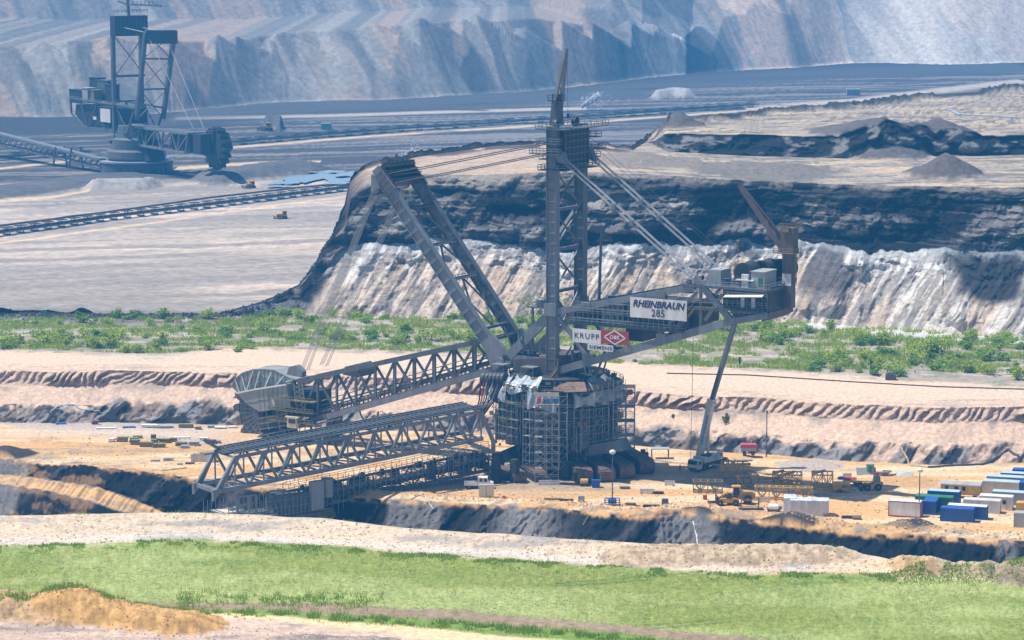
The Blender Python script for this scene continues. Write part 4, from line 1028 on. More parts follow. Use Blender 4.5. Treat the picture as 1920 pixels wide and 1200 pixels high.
# tail end: upper deck, drums, cabins, column, jib
ud = P(1400, 541, H+.6).z; ua0 = P(1441, 548, H).x; ua1 = P(1283, 540, H).x
b = MB().box(ua0, ua1, -H-1, H+.9, ud-.6, ud); o = part('tail_deck', b, steel)
MB().rail([V(ua1, H+.9, ud), V(ua0, H+.9, ud), V(ua0, -H-1, ud)], 1.2, .07, 1.5).build('railing', rail_g, o)
lo = P(1400, 583, H).z
b = MB().box(P(1438, 560, H).x, P(1352, 560, H).x, -H, H-1, lo, ud-.6); o = part('tail_house', b, steel_d)
b = MB()
for i in range(9): a = P(1438, 560, H).x+.3+i*1.35; b.beam(V(a, H-.8, lo), V(a, H-.8, ud-.6), .3)
for i in range(3): b.beam(V(P(1438, 560).x, H-.8, lo+1+i*1.8), V(P(1426, 560).x, H-.8, lo+1+i*1.8), .25)
b.build('wall_ribs', steel, o)
for px in (1362, 1372, 1390, 1410, 1420): q = P(px, 572, H); MB().box(q.x-.5, q.x+.5, H-.95, H-.6, lo+.6, lo+3.2).build('window', white_p if px in (1390, 1410) else glass, o)
b = MB(); q0 = P(1357, 556, H+1.6); q1 = P(1430, 556, H+1.6); b.extr([V(q0.x, H+2.0, q0.z-.2), V(q0.x, H-1, q0.z+.8), V(q1.x, H-1, q1.z+.8), V(q1.x, H+2.0, q1.z-.2)], (0, 0, .15)); part('awning', b, cream)
b = MB().box(P(1436, 590, H).x, P(1350, 590, H).x, H-1, H+1.2, lo-.2, lo); b.rail([V(P(1350, 590).x, H+1.2, lo), V(P(1436, 590).x, H+1.2, lo)], 1.1, .06, 1.4); part('balcony', b, steel)
b = MB().box(bC.x, bB.x, -H+.6, H-.8, lo-1.8, lo-.2); part('ballast', b, steel_b)
for px, f0_, r in ((1401, 5.4, 2.5), (1413, -1.5, 2.5), (1432, -6.5, 2.5)):
    q = P(px, 508, 3); b = MB().lathe([(r, f0_-5.2), (r+.1, f0_-5.0), (r+.1, f0_-4.8), (r*.93, f0_-4.7), (r*.93, f0_-.3), (r+.1, f0_-.2), (r+.1, f0_), (r*.85, f0_+.02), (r*.3, f0_-.5)], (q.x, 0, ud+r+.9), 28, 'y'); o = part('cable_drum', b, steel_d)
    MB().box(q.x-2.4, q.x+2.4, f0_-4.8, f0_-.4, ud, ud+.8).build('drum_cradle', steel, o)
q = P(1399, 515, 5.5); part('control_box', MB().box(q.x-.9, q.x+.9, 5.5, 6.3, ud, ud+3.2).box(q.x-2.4, q.x+2.4, 5.6, 6.5, ud+1.6, ud+1.9), white_p)
q0, q1 = P(1440, 520, 5), P(1411, 520, 5); o = part('winch_cabin', MB().box(q0.x+.6, q1.x, -1, 5.8, ud, ud+3.9).box(q0.x+.4, q1.x+.2, -1.2, 6.0, ud+3.9, ud+4.1), grey_p)
MB().box(P(1424, 520, 5.8).x-.9, P(1424, 520, 5.8).x+.3, 5.8, 5.84, ud+.4, ud+2.6).build('door', green, o)
q0, q1 = P(1357, 520, 3), P(1333, 520, 3); part('equipment_cabinet', MB().box(q0.x, q1.x, -1, 4.6, ud, ud+3.6), grey_p)
ca = ua0-.6; CF = -6.2; ct = P(1473, 426, CF+3).z
b = MB().box(ca-1.3, ca+1.3, CF+2, CF+4.4, lo, ud+8).box(ca-1.7, ca+1.7, CF+1.7, CF+4.7, ud+8, ct); o = part('tail_column', b, steel_b)
MB().box(ca-1.2, ca+1.2, CF+4.4, CF+4.44, ud, ud+3).build('white_plate', white_p, o)
b = MB().box(ca-2.2, ca+3.2, CF+1, CF+5.6, ud+8, ud+8.2); b.rail([V(ca+3.2, CF+5.6, ud+8.2), V(ca-2.2, CF+5.6, ud+8.2), V(ca-2.2, CF+1, ud+8.2)], 1.1, .07, 1.2)
b.rail([V(ca+1.8, CF+5.2, ct), V(ca-2.2, CF+5.2, ct), V(ca-2.2, CF+1, ct)], 1.1, .07, 1.0)
for k in range(14): b.beam(V(ca-1.75, CF+2.6, ud+1+k*1.0), V(ca-1.75, CF+3.4, ud+1+k*1.0), .12)
for f in (CF+2.6, CF+3.4): b.beam(V(ca-1.75, f, ud), V(ca-1.75, f, ct), .14)
b.box(ca-.7, ca+1.1, CF+4.75, CF+5.2, ct-1, ct+.3)
part('column_platform', b, rail_y)
b = MB(); b.beam(P(1471, 474, CF+4), P(1386, 347, CF+3.4), .8, 1.1); b.beam(P(1466, 446, CF+1), P(1387, 346, CF+2.6), .7, .9)
for t in (.35, .6, .8): b.beam(P(1471, 474, CF+4).lerp(P(1386, 347, CF+3.4), t), P(1466, 446, CF+1).lerp(P(1387, 346, CF+2.6), t), .25)
part('tail_jib', b, steel_b)
part('lamp_bracket', MB().tube(P(1384, 520, 2), P(1384, 455, 2), .09, 5).lathe([(.1, 0), (.4, .1), (.4, .7), (.1, .8)], tuple(P(1384, 456, 2)), 8), rail_y)
b = MB(); b.tube(P(1123, 570, -2), P(1128, 424, -2), .42, 8, .36); q = P(1128, 424, -2); b.box(q.x-.7, q.x+.7, -2.6, -1.4, q.z-.3, q.z+.2); o = part('light_mast', b, steel)
MB().box(q.x-.8, q.x-.1, -2.4, -1.5, q.z+.2, q.z+.9).box(q.x+.1, q.x+.7, -2.4, -1.5, q.z+.1, q.z+.7).build('floodlight', white_p, o)

rr = random.Random(12)
for i in range(34):             # gear on the tail deck
    a = rr.uniform(ua0+1, ua1-1); f = rr.uniform(-7, 6.6); s_ = rr.uniform(.3, 1.1); h_ = s_*rr.uniform(.8, 2.2); part('deck_gear', MB().box(a, a+s_*1.3, f, f+s_, ud, ud+h_).box(a-.05, a+s_*1.3+.05, f-.05, f+s_+.05, ud+h_, ud+h_+.1), rr.choice((steel, steel_d, steel_l, steel_b, grey_p)))
for i in range(12): a = rr.uniform(ua0+1, ua1-1); part('vent_pipe', MB().tube(V(a, rr.uniform(-6, 6), ud), V(a+rr.uniform(-1, 1), rr.uniform(-6, 6), ud+rr.uniform(2, 5)), .14, 6), rr.choice((steel, rope, rail_y)))
b = MB()
for k in range(3): b.rail([V(ua1, H+.85, ud-2.2*k-2.2), V(ua0, H+.85, ud-2.2*k-2.2)], 1.1, .05, 1.5)
part('side_railings', b, rail_g)
# ---- superstructure under the mast
b = MB(); b.extr([P(1047, 712, 8.2), P(1047, 671, 8.2), P(1015, 671, 8.2), P(960, 674, 8.2), P(962, 690, 8.2), P(985, 712, 8.2)], (0, -16.4, 0)); part('mast_base', b, steel_b)
for f in (H, -H):
    b = MB(); b.beam(V(P(955, 668).x, f, P(955, 668).z), V(P(1031, 590).x, f, P(1031, 590).z), 1.3, 2.4)
    b.beam(V(P(955, 668).x, f, P(955, 668).z), V(P(1045, 680).x, f, P(1045, 680).z), 1.2, 1.4)
    q = P(940, 680); b.extr([V(P(905, 640).x, f-.6, P(905, 640).z), V(P(925, 628).x, f-.6, P(925, 628).z), V(P(962, 668).x, f-.6, P(962, 668).z), V(P(960, 690).x, f-.6, P(960, 690).z), V(P(925, 694).x, f-.6, P(925, 694).z)], (0, 1.2, 0))
    part('mast_strut', b, steel_l if f > 0 else steel)
    part('boom_bearing', MB().lathe([(.6, -.5), (1.5, -.5), (1.5, .5), (.6, .5)], (q.x, f+.9, q.z), 20, 'y'), steel_l)
b = MB(); q = P(1014, 575); 
for f in (H, ): b.lathe([(1.6, 0), (1.7, .2), (1.7, 1.8), (1.2, 2.2)], (q.x, f-1, q.z), 14); b.box(q.x-2.6, q.x+3, f-3, f+1.4, q.z-.3, q.z); b.rail([V(q.x+3, f+1.4, q.z), V(q.x-2.6, f+1.4, q.z)], 1.2, .06, 1.2); b.beam(V(q.x+2.4, f, q.z), V(q.x+2.4, f, P(1000, 655).z), .5)
part('mast_foot_platform', b, steel)
rr = random.Random(3)
for i in range(40):             # machinery clutter between the legs
    a = rr.uniform(-11, 13); f = rr.uniform(-6, 6.5); z = P(1000, 690, f).z+rr.uniform(-1, 4); s_ = rr.uniform(.4, 1.6); part('slewing_drive', MB().box(a, a+s_*1.4, f, f+s_, z, z+s_*.9).lathe([(s_*.3, z+s_*.9), (s_*.3, z+s_*1.3), (.1, z+s_*1.4)], (a+s_*.6, f+s_*.5, 0), 8), steel_d)
b = MB()
for i in range(26):
    a = rr.uniform(-13, 10); f = rr.uniform(-6, 7); z = P(1000, 680, f).z; b.beam(V(a, f, z-2), V(a+rr.uniform(-5, 5), f+rr.uniform(-3, 3), z+rr.uniform(2, 9)), .35)
part('strut_work', b, steel)
# small shelters on the deck
dkz = P(1000, 717, 9).z
for px in (938, 993):
    q = P(px, 705, 10); b = MB().box(q.x-1.9, q.x+1.9, 8, 11.5, dkz+4.0, dkz+4.2)
    for a in (-1.7, 1.7):
        for f in (8.2, 11.3): b.beam(V(q.x+a, f, dkz), V(q.x+a, f, dkz+4), .2)
    b.box(q.x-1.4, q.x+1.4, 8.4, 10.4, dkz, dkz+2.8); part('shelter', b, steel_l)
q = P(970, 713, 10); part('red_crate', MB().box(q.x-1.6, q.x+1.6, 9, 10.5, dkz, dkz+1.4).box(q.x-1.7, q.x+1.7, 8.9, 10.6, dkz+1.4, dkz+1.55), red)
part('stairway', MB().beam(P(1020, 728, 11), P(1046, 692, 9), 1.2, .3).rail([P(1020, 728, 11), P(1046, 692, 9)], 1.1, .07, 1.5), rail_y)
# house levels
def ring(r0, r1, z0, z1, n=40): return MB().lathe([(r0, z0), (r1, z0+.01), (r1, z1), (r0, z1+.01)], (0, 0, 0), n)
zz1 = lambda py: P(1050, py, 15).z
lv = [(716, 735, 12.8, steel_d), (735, 768, 13.8, steel), (768, 800, 14.6, steel_d), (800, 832, 12.6, steel_d), (832, 868, 10.5, steel_d)]
for y0, y1, r, m_ in lv:
    o = part('house_level', MB().lathe([(.5, zz1(y1)), (r*.97, zz1(y1)+.01), (r, zz1(y1)+.4), (r, zz1(y0)-.3), (r*.97, zz1(y0)), (.5, zz1(y0)+.01)], (0, 0, 0), 44), m_)
    b = MB()
    for i in range(44):
        if rr.random() < .45: continue
        t = 2*math.pi*i/44; b.beam(V(math.cos(t)*(r+.12), math.sin(t)*(r+.12), zz1(y1)), V(math.cos(t)*(r+.12), math.sin(t)*(r+.12), zz1(y0)), .3)
    b.build('wall_ribs', steel if m_ is steel_d else steel_d, o)
    b = MB()
    for i in range(22):
        t = 2*math.pi*(i+.5)/22
        if rr.random() < .6: part('shutter_plate', MB().beam(V(math.cos(t)*(r+.05), math.sin(t)*(r+.05), zz1(y1)+1), V(math.cos(t)*(r+.05), math.sin(t)*(r+.05), zz1(y0)-1), 1.3, .12, side=(-math.sin(t), math.cos(t), 0)), grey_p)
for py, r in ((735, 16.6), (768, 17.4), (800, 16.6), (833, 14.6)):
    z = zz1(py); o = part('gallery', MB().lathe([(r-3.5, z-.3), (r, z-.29), (r, z), (r-3.5, z+.01)], (0, 0, 0), 44), steel_d)
    b = MB().rail([V(math.cos(t)*r, math.sin(t)*r, z) for t in [2*math.pi*i/30 for i in range(31)]], 1.15, .06, 3.6); b.build('railing', rail_y if py in (735, 800) else rail_g, o)
for i in range(90):             # gear, cabinets and pipework standing on the galleries
    t = rr.uniform(0, 2*math.pi); r = rr.uniform(14.5, 17); z = zz1(rr.choice((735, 768, 800, 833, 853))); s_ = rr.uniform(.3, 1.3)
    c, s2 = math.cos(t)*r, math.sin(t)*r; h_ = s_*rr.uniform(.6, 1.8); part('gallery_cabinet', MB().box(c, c+s_*1.3, s2, s2+s_, z, z+h_).box(c-.08, c+s_*1.3+.08, s2-.08, s2+s_+.08, z+h_, z+h_+.08), rr.choice((steel, steel, steel_l, steel_b)))
for i in range(20):
    t = rr.uniform(.2, 2.9); r = 17.1; z = zz1(rr.choice((735, 768, 800))); c, s2 = math.cos(t)*r, math.sin(t)*r; part('yellow_fitting', MB().box(c, c+.9, s2, s2+.6, z+.1, z+1.0).box(c+.1, c+.8, s2+.1, s2+.5, z+1.0, z+1.15), rail_y)
for i in range(26):             # annexes of uneven size give the house its ragged outline
    t = rr.uniform(-.2, 3.35); zt_ = zz1(rr.choice((738, 748, 762, 775, 790))); zb_ = zz1(rr.choice((790, 805, 825, 845))); w_ = rr.uniform(1.4, 4.2)
    r = rr.uniform(13.6, 15.2); c, s2 = math.cos(t), math.sin(t); tx, ty = -s2, c
    k = [V(c*(r-3)+tx*w_/2*a, s2*(r-3)+ty*w_/2*a, 0) for a in (-1, 1)]+[V(c*(r+1.2)+tx*w_/2*a, s2*(r+1.2)+ty*w_/2*a, 0) for a in (1, -1)]
    part('annex', MB().hexa([q_+V(0, 0, zb_) for q_ in k]+[q_+V(0, 0, zt_) for q_ in k]), rr.choice((steel_d, steel_d, steel, steel_b)))
for i in range(34):
    t = rr.uniform(-.1, 3.3); r = rr.uniform(15.2, 16.6); z = zz1(rr.uniform(790, 870)); part('riser_pipe', MB().tube(V(math.cos(t)*r, math.sin(t)*r, z), V(math.cos(t)*r, math.sin(t)*r, z+rr.uniform(4, 11)), rr.uniform(.08, .28), 6), rr.choice((steel_l, steel, steel_d, rope)))
for k in range(3):
    b = MB(); zb_ = (852, 800, 768)[k]; t0_ = (2.2, 1.7, .7)[k]
    for j in range(12): t = t0_+j*.045; b.box(math.cos(t)*16.9-.3, math.cos(t)*16.9+.3, math.sin(t)*16.9-.5, math.sin(t)*16.9+.5, zz1(zb_)+j*.42, zz1(zb_)+j*.42+.12)
    part('stair_flight', b, rail_y)
for sec, (ta, tb_, zl_, zh_) in enumerate(((.15, .75, 770, 735), (.85, 1.45, 838, 760), (1.55, 2.2, 880, 745), (2.3, 2.85, 845, 735), (2.95, 3.3, 840, 730))):
    b = MB(); n = int((tb_-ta)*18/1.7); z0_, z1_ = max(.3, zz1(zl_)), zz1(zh_)+1.0; r = 18.0
    for i in range(n+1):
        t = ta+(tb_-ta)*i/n; t2 = ta+(tb_-ta)*min(i+1, n)/n
        for r_ in (r, r-1.4): b.beam(V(math.cos(t)*r_, math.sin(t)*r_, z0_), V(math.cos(t)*r_, math.sin(t)*r_, z1_+rr.uniform(-1, 1)), .11)
        k = z0_+2
        while k < z1_:
            b.beam(V(math.cos(t)*r, math.sin(t)*r, k), V(math.cos(t2)*r, math.sin(t2)*r, k), .09)
            if rr.random() < .4: b.beam(V(math.cos(t)*r, math.sin(t)*r, k-2), V(math.cos(t2)*r, math.sin(t2)*r, k), .08)
            if rr.random() < .35 and i < n: b.beam(V(math.cos(t)*(r-.7), math.sin(t)*(r-.7), k), V(math.cos(t2)*(r-.7), math.sin(t2)*(r-.7), k), 1.1, .08, side=(math.cos(t), math.sin(t), 0))
            k += 2.1
    part('wrap_scaffolding', b, rail_g if sec % 2 else rope)
# tarpaulins over the upper level
def tarp_part(t0, t1, r, z0, z1, m_, seed, top_in=2.5):
    n, k = 34, 8; b = MB(); rg = random.Random(seed); ph = [rg.uniform(0, 6) for _ in range(4)]
    for j in range(k+1):
        for i in range(n+1):
            t = t0+(t1-t0)*i/n; v = j/k; w_ = .35*math.sin(t*37+ph[0]+v*2)+.25*math.sin(t*71+ph[1]-v*3)
            rr_ = r-top_in*v*v+w_*(1-v*.4)
            z = z0+(z1-z0)*v+.5*math.sin(t*19+ph[2])*(v > .9)+(.6*math.sin(t*13+ph[3]) if j == 0 else 0)
            b.v.append((math.cos(t)*rr_, math.sin(t)*rr_, z))
    for j in range(k):
        for i in range(n): a = j*(n+1)+i; b.f.append((a, a+1, a+n+2, a+n+1))
    return part('tarpaulin', b, m_, smooth=True)
tarp_part(.35, 1.15, 17.6, zz1(762), zz1(716), tarp, 1, 3.5); tarp_part(1.1, 1.75, 17.0, zz1(742), zz1(716), tarp, 2, 4); tarp_part(1.62, 2.05, 18.6, zz1(768), zz1(738), tarp, 3, .6)
tarp_part(2.3, 2.62, 18.2, zz1(764), zz1(742), tarp, 4, .3); tarp_part(2.62, 3.3, 17.6, zz1(760), zz1(716), tarp_b, 5, 4.5); tarp_part(-.25, .3, 17.4, zz1(775), zz1(728), tarp_b, 6, 3)
q0, q1 = P(1040, 714, 12), P(1095, 714, 12); part('rust_panel', MB().extr([P(1036, 736, 14), P(1040, 716, 10), P(1096, 716, 10), P(1100, 734, 14)], (0, -.3, -.1)), rust)
# cable reel with hanging hoses
q = P(926, 713, 14); 
b = MB()
for k in range(6): b.lathe([(.8, -.5), (2.0, -.46), (2.0, .46), (.8, .5)], (q.x+2.6-k*.95, 14-k*.3, q.z), 18, 'x')
o = part('cable_reel', b, steel_d)
for k in range(8):
    m_ = (blackr, red, rope, steel_d, rope, blackr, steel_l, blackr)[k]
    p0 = V(q.x+2.6-k*.7, 15.7-k*.25, q.z+.6); p3 = P(890+k*2, 782, 16); b = MB()
    b.path([p0, p0+V(.1, .5, -2), p0.lerp(p3, .4)+V(-.6, .8, -1.5), p0.lerp(p3, .7)+V(-.3, .5, -.8), p3], .19, 6); b.build('hanging_hose', m_, o)
b = MB()
for k in range(9): b.beam(q+V(-3, 0, 0), q+V(-6+k*1.2, 1, -7), .14)
part('reel_frame', b, steel)
# undercarriage
b = MB().lathe([(5, 1.5), (11.5, 1.5), (12, 3), (11, 6), (9, 8.5), (5, 8.6)], (0, 0, 0), 36); part('ring_girder', b, steel_d)
for t in (.9, 2.2, 3.6, 5.4):
    c, s2 = math.cos(t), math.sin(t); part('outrigger', MB().beam(V(c*7, s2*7, 6.5), V(c*17, s2*17, 3.2), 3.0, 3.0).box(c*17-1.2, c*17+1.2, s2*17-1.2, s2*17+1.2, 1, 5), steel_d)
def crawler(ca_, cf_, ang, L_=13.5, w_=3.4, h_=2.9):
    o = bpy.data.objects.new('crawler', None); COL.objects.link(o); o.parent = EX; o.location = (ca_, cf_, 0); o.rotation_euler = (0, 0, ang)
    prof = []
    for i in range(9): t = math.pi/2+math.pi*i/8; prof.append((-L_/2+h_/2+math.cos(t)*h_/2, h_/2+math.sin(t)*h_/2))
    for i in range(9): t = -math.pi/2+math.pi*i/8; prof.append((L_/2-h_/2+math.cos(t)*h_/2, h_/2+math.sin(t)*h_/2))
    b = MB(); b.extr([(x_, -w_/2, z_+.02) for x_, z_ in prof], (0, w_, 0)); o2 = b.build('track_belt', rust, o)
    # track plates proud of the belt
    b = MB(); seg_ = []
    pts = prof+[prof[0]]
    for (xa, za), (xb, zb) in zip(pts[:-1], pts[1:]):
        d = math.hypot(xb-xa, zb-za); n = max(1, round(d/.62))
        for i in range(n):
            u0_, u1_ = (i+.06)/n, (i+.84)/n; nx, nz = (zb-za)/d, -(xb-xa)/d
            p0 = Vector((xa+(xb-xa)*u0_, 0, za+(zb-za)*u0_+.02)); p1 = Vector((xa+(xb-xa)*u1_, 0, za+(zb-za)*u1_+.02)); N_ = Vector((-nx, 0, -nz)) if (nx*(xa)+nz*(za-h_/2)) < 0 else Vector((nx, 0, nz))
            W_ = Vector((0, w_/2+.08, 0)); b.hexa([p0-W_, p1-W_, p1+W_, p0+W_, p0-W_+N_*.13, p1-W_+N_*.13, p1+W_+N_*.13, p0+W_+N_*.13])
    b.build('track_plates', rust, o)
    b = MB()
    for s_ in (-1, 1):
        b.box(-L_/2+2, L_/2-2, s_*(w_/2+.05), s_*(w_/2+.25), .7, 2.0)
        for xw in (-L_/2+h_/2, L_/2-h_/2): b.lathe([(.95, min(s_*(w_/2), s_*(w_/2+.35))), (.95, max(s_*(w_/2), s_*(w_/2+.35)))], (xw, 0, h_/2), 16, 'y')
    b.build('side_frame', steel_d, o)
    return o
CH = math.radians(107); cang = CH-PHI        # crawler heading in the ground plane
def cw(px, py): 
    p = FR.loc(at_z(px, py, 0)); return p.x, p.y
for px, py in ((1098, 908), (1140, 905), (1177, 899), (1214, 890)):
    g_ = at_z(px, py, 0)+Vector((math.cos(CH), math.sin(CH), 0))*9.5; g_ = FR.loc(g_); crawler(g_.x, g_.y, cang, 19, 3.9, 3.7)
for px, py in ((930, 893), (962, 898), (1000, 896), (860, 880), (1030, 880)):
    x_, y_ = cw(px, py); crawler(x_, y_, cang, 12, 3.2, 2.6)
b = MB(); q = P(1120, 850, 14); b.extr([P(1095, 856, 9), P(1108, 834, 9), P(1158, 826, 7), P(1168, 846, 7)], (0, -5, 0)); part('crawler_yoke', b, steel)
# left side support foot below the discharge arm pivot
for px in (930, 965): 
    q = FR.loc(at_z(px, 905, 0)); part('support_leg', MB().box(q.x-.9, q.x+.9, q.y-.9, q.y+.9, 0, 6), steel_d)

# ------------------------------------------------------------------ discharge bridge, its own axes
PH2 = math.atan2(-.56, -.83)
F2 = Frame(12.3, 715, 0, PH2)
DB = empty('discharge_bridge', (0, 0, 0)); DB.parent = EX
DB.location = (0, 0, 0); DB.rotation_euler = (0, 0, PH2-PHI)
# local y of this frame: (-sin, cos) -> points away-left of camera; near side is +y
def Q(px, py, f): return F2.on(px, py, f)
y_near = None
ny = F2.y
near = 5.0 if ny.y < 0 else -5.0
far_ = -near
t0 = Q(902, 772, near); t1 = Q(440, 858, near); bo0 = Q(905, 822, near); bo1 = Q(405, 922, near)
bt = lambda a: t0.z+(t1.z-t0.z)*(a-t0.x)/(t1.x-t0.x)
bb = lambda a: bo0.z+(bo1.z-bo0.z)*(a-bo0.x)/(bo1.x-bo0.x)
b = MB()
aS, aE = t0.x, t1.x
n = 9
for f in (near, far_):
    b.beam(V(aS, f, bt(aS)), V(aE, f, bt(aE)), .6, .7)
    b.beam(V(bo0.x, f, bb(bo0.x)), V(bo1.x, f, bb(bo1.x)), .9, 1.0)
    for i in range(n+1):
        a = aS+(aE-aS)*i/n; h_ = (aE-aS)/n*.5
        if i > 0: b.beam(V(a, f, bt(a)), V(a-h_, f, bb(a-h_)), .65, .5)
        b.beam(V(a, f, bt(a)), V(a+h_, f, bb(a+h_)), .6, .5); b.beam(V(a, f, bt(a)), V(a, f, bb(a)), .3)
for i in range(2*n+2):
    a = aS+(aE-aS)*i/(2*n); b.beam(V(a, near, bb(a)), V(a, far_, bb(a)), .4); 
    if i % 2 == 0 and i <= 2*n: b.beam(V(a, near, bt(a)), V(a, far_, bt(a)), .4)
    if i <= 2*n-1: a2 = aS+(aE-aS)*(i+1)/(2*n); g_ = (near, far_) if i % 2 else (far_, near); b.beam(V(a, g_[0], bb(a)), V(a2, g_[1], bb(a2)), .3)
b.beam(V(aE, near, bt(aE)), V(bo1.x, near, bb(bo1.x)), .8, .6); b.beam(V(aE, far_, bt(aE)), V(bo1.x, far_, bb(bo1.x)), .8, .6)
for f in (near, far_):
    q = V(bo1.x, f, bb(bo1.x)); b.extr([q+V(-.8, -.5, .8), q+V(1.0, -.5, .5), q+V(.9, -.5, -2.2), q+V(-.2, -.5, -1.2)], (0, 1.0, 0))
b.beam(V(bo1.x, near, bb(bo1.x)), V(bo1.x, far_, bb(bo1.x)), .7, .9)
o = b.build('bridge_truss', steel_l, DB)
b = MB(); b.beam(V(aS, 0, bt(aS)+.6), V(aE+1.5, 0, bt(aE+1.5)+.6), 5.0, .4); o = b.build('belt_deck', steel_d, DB)
b = MB()
for f in (near*.62, near*.95, far_*.62, far_*.95, near*.3): b.beam(V(aS-1, f, bt(aS)+1.0), V(aE, f, bt(aE)+1.0), .35, .3)
for i in range(52): a = aS+(aE-aS)*i/51; b.box(a-.12, a+.12, -3.4, 3.4, bt(a)+.7, bt(a)+1.05)
b.build('roller_frames', steel, o)
b = MB(); b.beam(V(aE, far_*.5, bt(aE)+.8), V(aE+4.5, far_*.5, bt(aE)+3.8), 1.0, .7); b.box(aE-2, aE+4, far_, far_+2.2 if far_ < 0 else far_-2.2, bt(aE)-.2, bt(aE)+.2); b.rail([V(aS, near, bt(aS)+.6), V(aE, near, bt(aE)+.6)], 1.0, .05, 3); b.build('bridge_walkway', steel_l, DB)
b = MB(); q = Q(925, 828, near); b.beam(V(aS, near, bt(aS)), q, .8); b.beam(q, V(q.x, q.y, q.z-2.6), .8); b.beam(V(bo0.x+5, near, bb(bo0.x+5)), V(q.x, q.y, q.z-2.6), .9); b.beam(V(aS, far_, bt(aS)), V(q.x, far_, q.z), .8); b.beam(V(q.x, near, q.z-2.6), V(q.x, far_, q.z-2.6), .8); b.build('bridge_pivot', steel_l, DB)
# lower conveyor arm with stairs and scaffolding beneath the bridge
c0 = Q(905, 855, 1); c1 = Q(520, 935, 1)
b = MB(); truss(b, (c0.x, c0.z), (c1.x, c1.z), (c0.x, c0.z-3.2), (c1.x, c1.z-3.2), 16, near*.7, far_*.7, .5, .3)
lc = b.build('lower_conveyor_arm', steel, DB)
b = MB(); b.beam(c0+V(0, 0, -1.4), c1+V(0, 0, -1.4), 5.6, .5); b.build('belt', steel_d, lc)
b = MB()
for k in range(3): b.rail([V(c0.x, near*.72, c0.z+k*1.6), V(c1.x, near*.72, c1.z+k*1.6)], 1.1, .05, 2.2)
for i in range(40): a = c0.x+(c1.x-c0.x)*i/39; z = c0.z+(c1.z-c0.z)*i/39; b.beam(V(a, near*.8, z-6), V(a, near*.8, z+3.5), .12)
b.build('scaffold_rails', rail_g, lc)
rr = random.Random(9)
for i in range(40):
    u = rr.random(); a = c0.x+(c1.x-c0.x)*u; z = c0.z+(c1.z-c0.z)*u; s_ = rr.uniform(.3, 1.1); f = rr.uniform(-3, 3); MB().box(a, a+s_*2, f, f+s_, z+rr.uniform(-3, 0), z+1.0).box(a+.2, a+s_*1.2, f+.1, f+s_-.1, z+1.0, z+1.3).build('gear_box', steel_d, lc)

# support carriage at the far end of the bridge
sb = Q(520, 960, 0); z0 = sb.z-9
b = MB(); b.box(sb.x-9, sb.x+12, -6, 6, sb.z-.8, sb.z); b.box(sb.x-4, sb.x+1, -4, 4, sb.z, sb.z+4.5)
b.extr([V(sb.x-8, near, sb.z+5), V(sb.x+3, near, sb.z+5), V(sb.x+1, near, sb.z), V(sb.x-10, near, sb.z-.2)], (0, far_*.4, 0))
sc_ = b.build('support_carriage', steel, DB)
q0 = Q(592, 905, near); b = MB().box(q0.x-1.7, q0.x+1.7, near-.5, near+1, q0.z-6.5, q0.z+.5); b.lathe([(1.5, 0), (1.5, 4.5)], (q0.x-3.8, near*.8, q0.z-4), 14); b.build('transfer_tower', pale_sheet, DB)
b = MB(); rr = random.Random(4)
for i in range(26): a = sb.x-10+i*1.1; b.beam(V(a, near*1.15, sb.z-4), V(a, near*1.15, sb.z+rr.uniform(2, 5.5)), .16); b.beam(V(a, far_, sb.z-4), V(a, far_, sb.z+4), .14)
for k in range(5): b.beam(V(sb.x-11, near*1.15, sb.z-3+k*1.8), V(sb.x+17, near*1.15, sb.z-3+k*1.8), .14)
b.build('stair_scaffold', steel_l, sc_)
b = MB()
for k in range(8): z = sb.z-4+k*.85; b.box(sb.x+11+rr.uniform(-1, 1), sb.x+18+rr.uniform(-1, 1), -3+rr.uniform(-1, 1), 3, z, z+.22)
b.build('stacked_planks', cream, sc_)
b = MB()
q = Q(470, 945, near*1.2); b.box(q.x-1.6, q.x+3.8, near*1.2-.3, near*1.2, q.z+1.8, q.z+2.2)
for a in (-1.5, .4, 3.6): b.beam(V(q.x+a, near*1.2, q.z-4), V(q.x+a, near*1.2, q.z+2), .5)
b.build('frame_portal', steel_l, sc_)
b = MB()
for i in range(5): b.box(sb.x-13+i*.2, sb.x-8, near, near+1.3, sb.z-1.6+i*.5, sb.z-1.4+i*.5)
b.build('striped_barrier', rail_y, sc_)
# ------------------------------------------------------------------ things on the bench
def G(px, py, z=0.0):
    for _ in range(6):
        p = at_z(px, py, z); z = height_at(p.x, p.y)
        if abs(z) < 1.2: break
    p.z = height_at(p.x, p.y); return p
def T(name, loc, rz, label, cat, group=None):
    return tag(empty(name, loc, rz), label, cat, group)
def bld(par):
    def f(name, mb, m, **k): return mb.build(name, m, par, **k)
    return f
AX = math.atan2(-.29, .956)
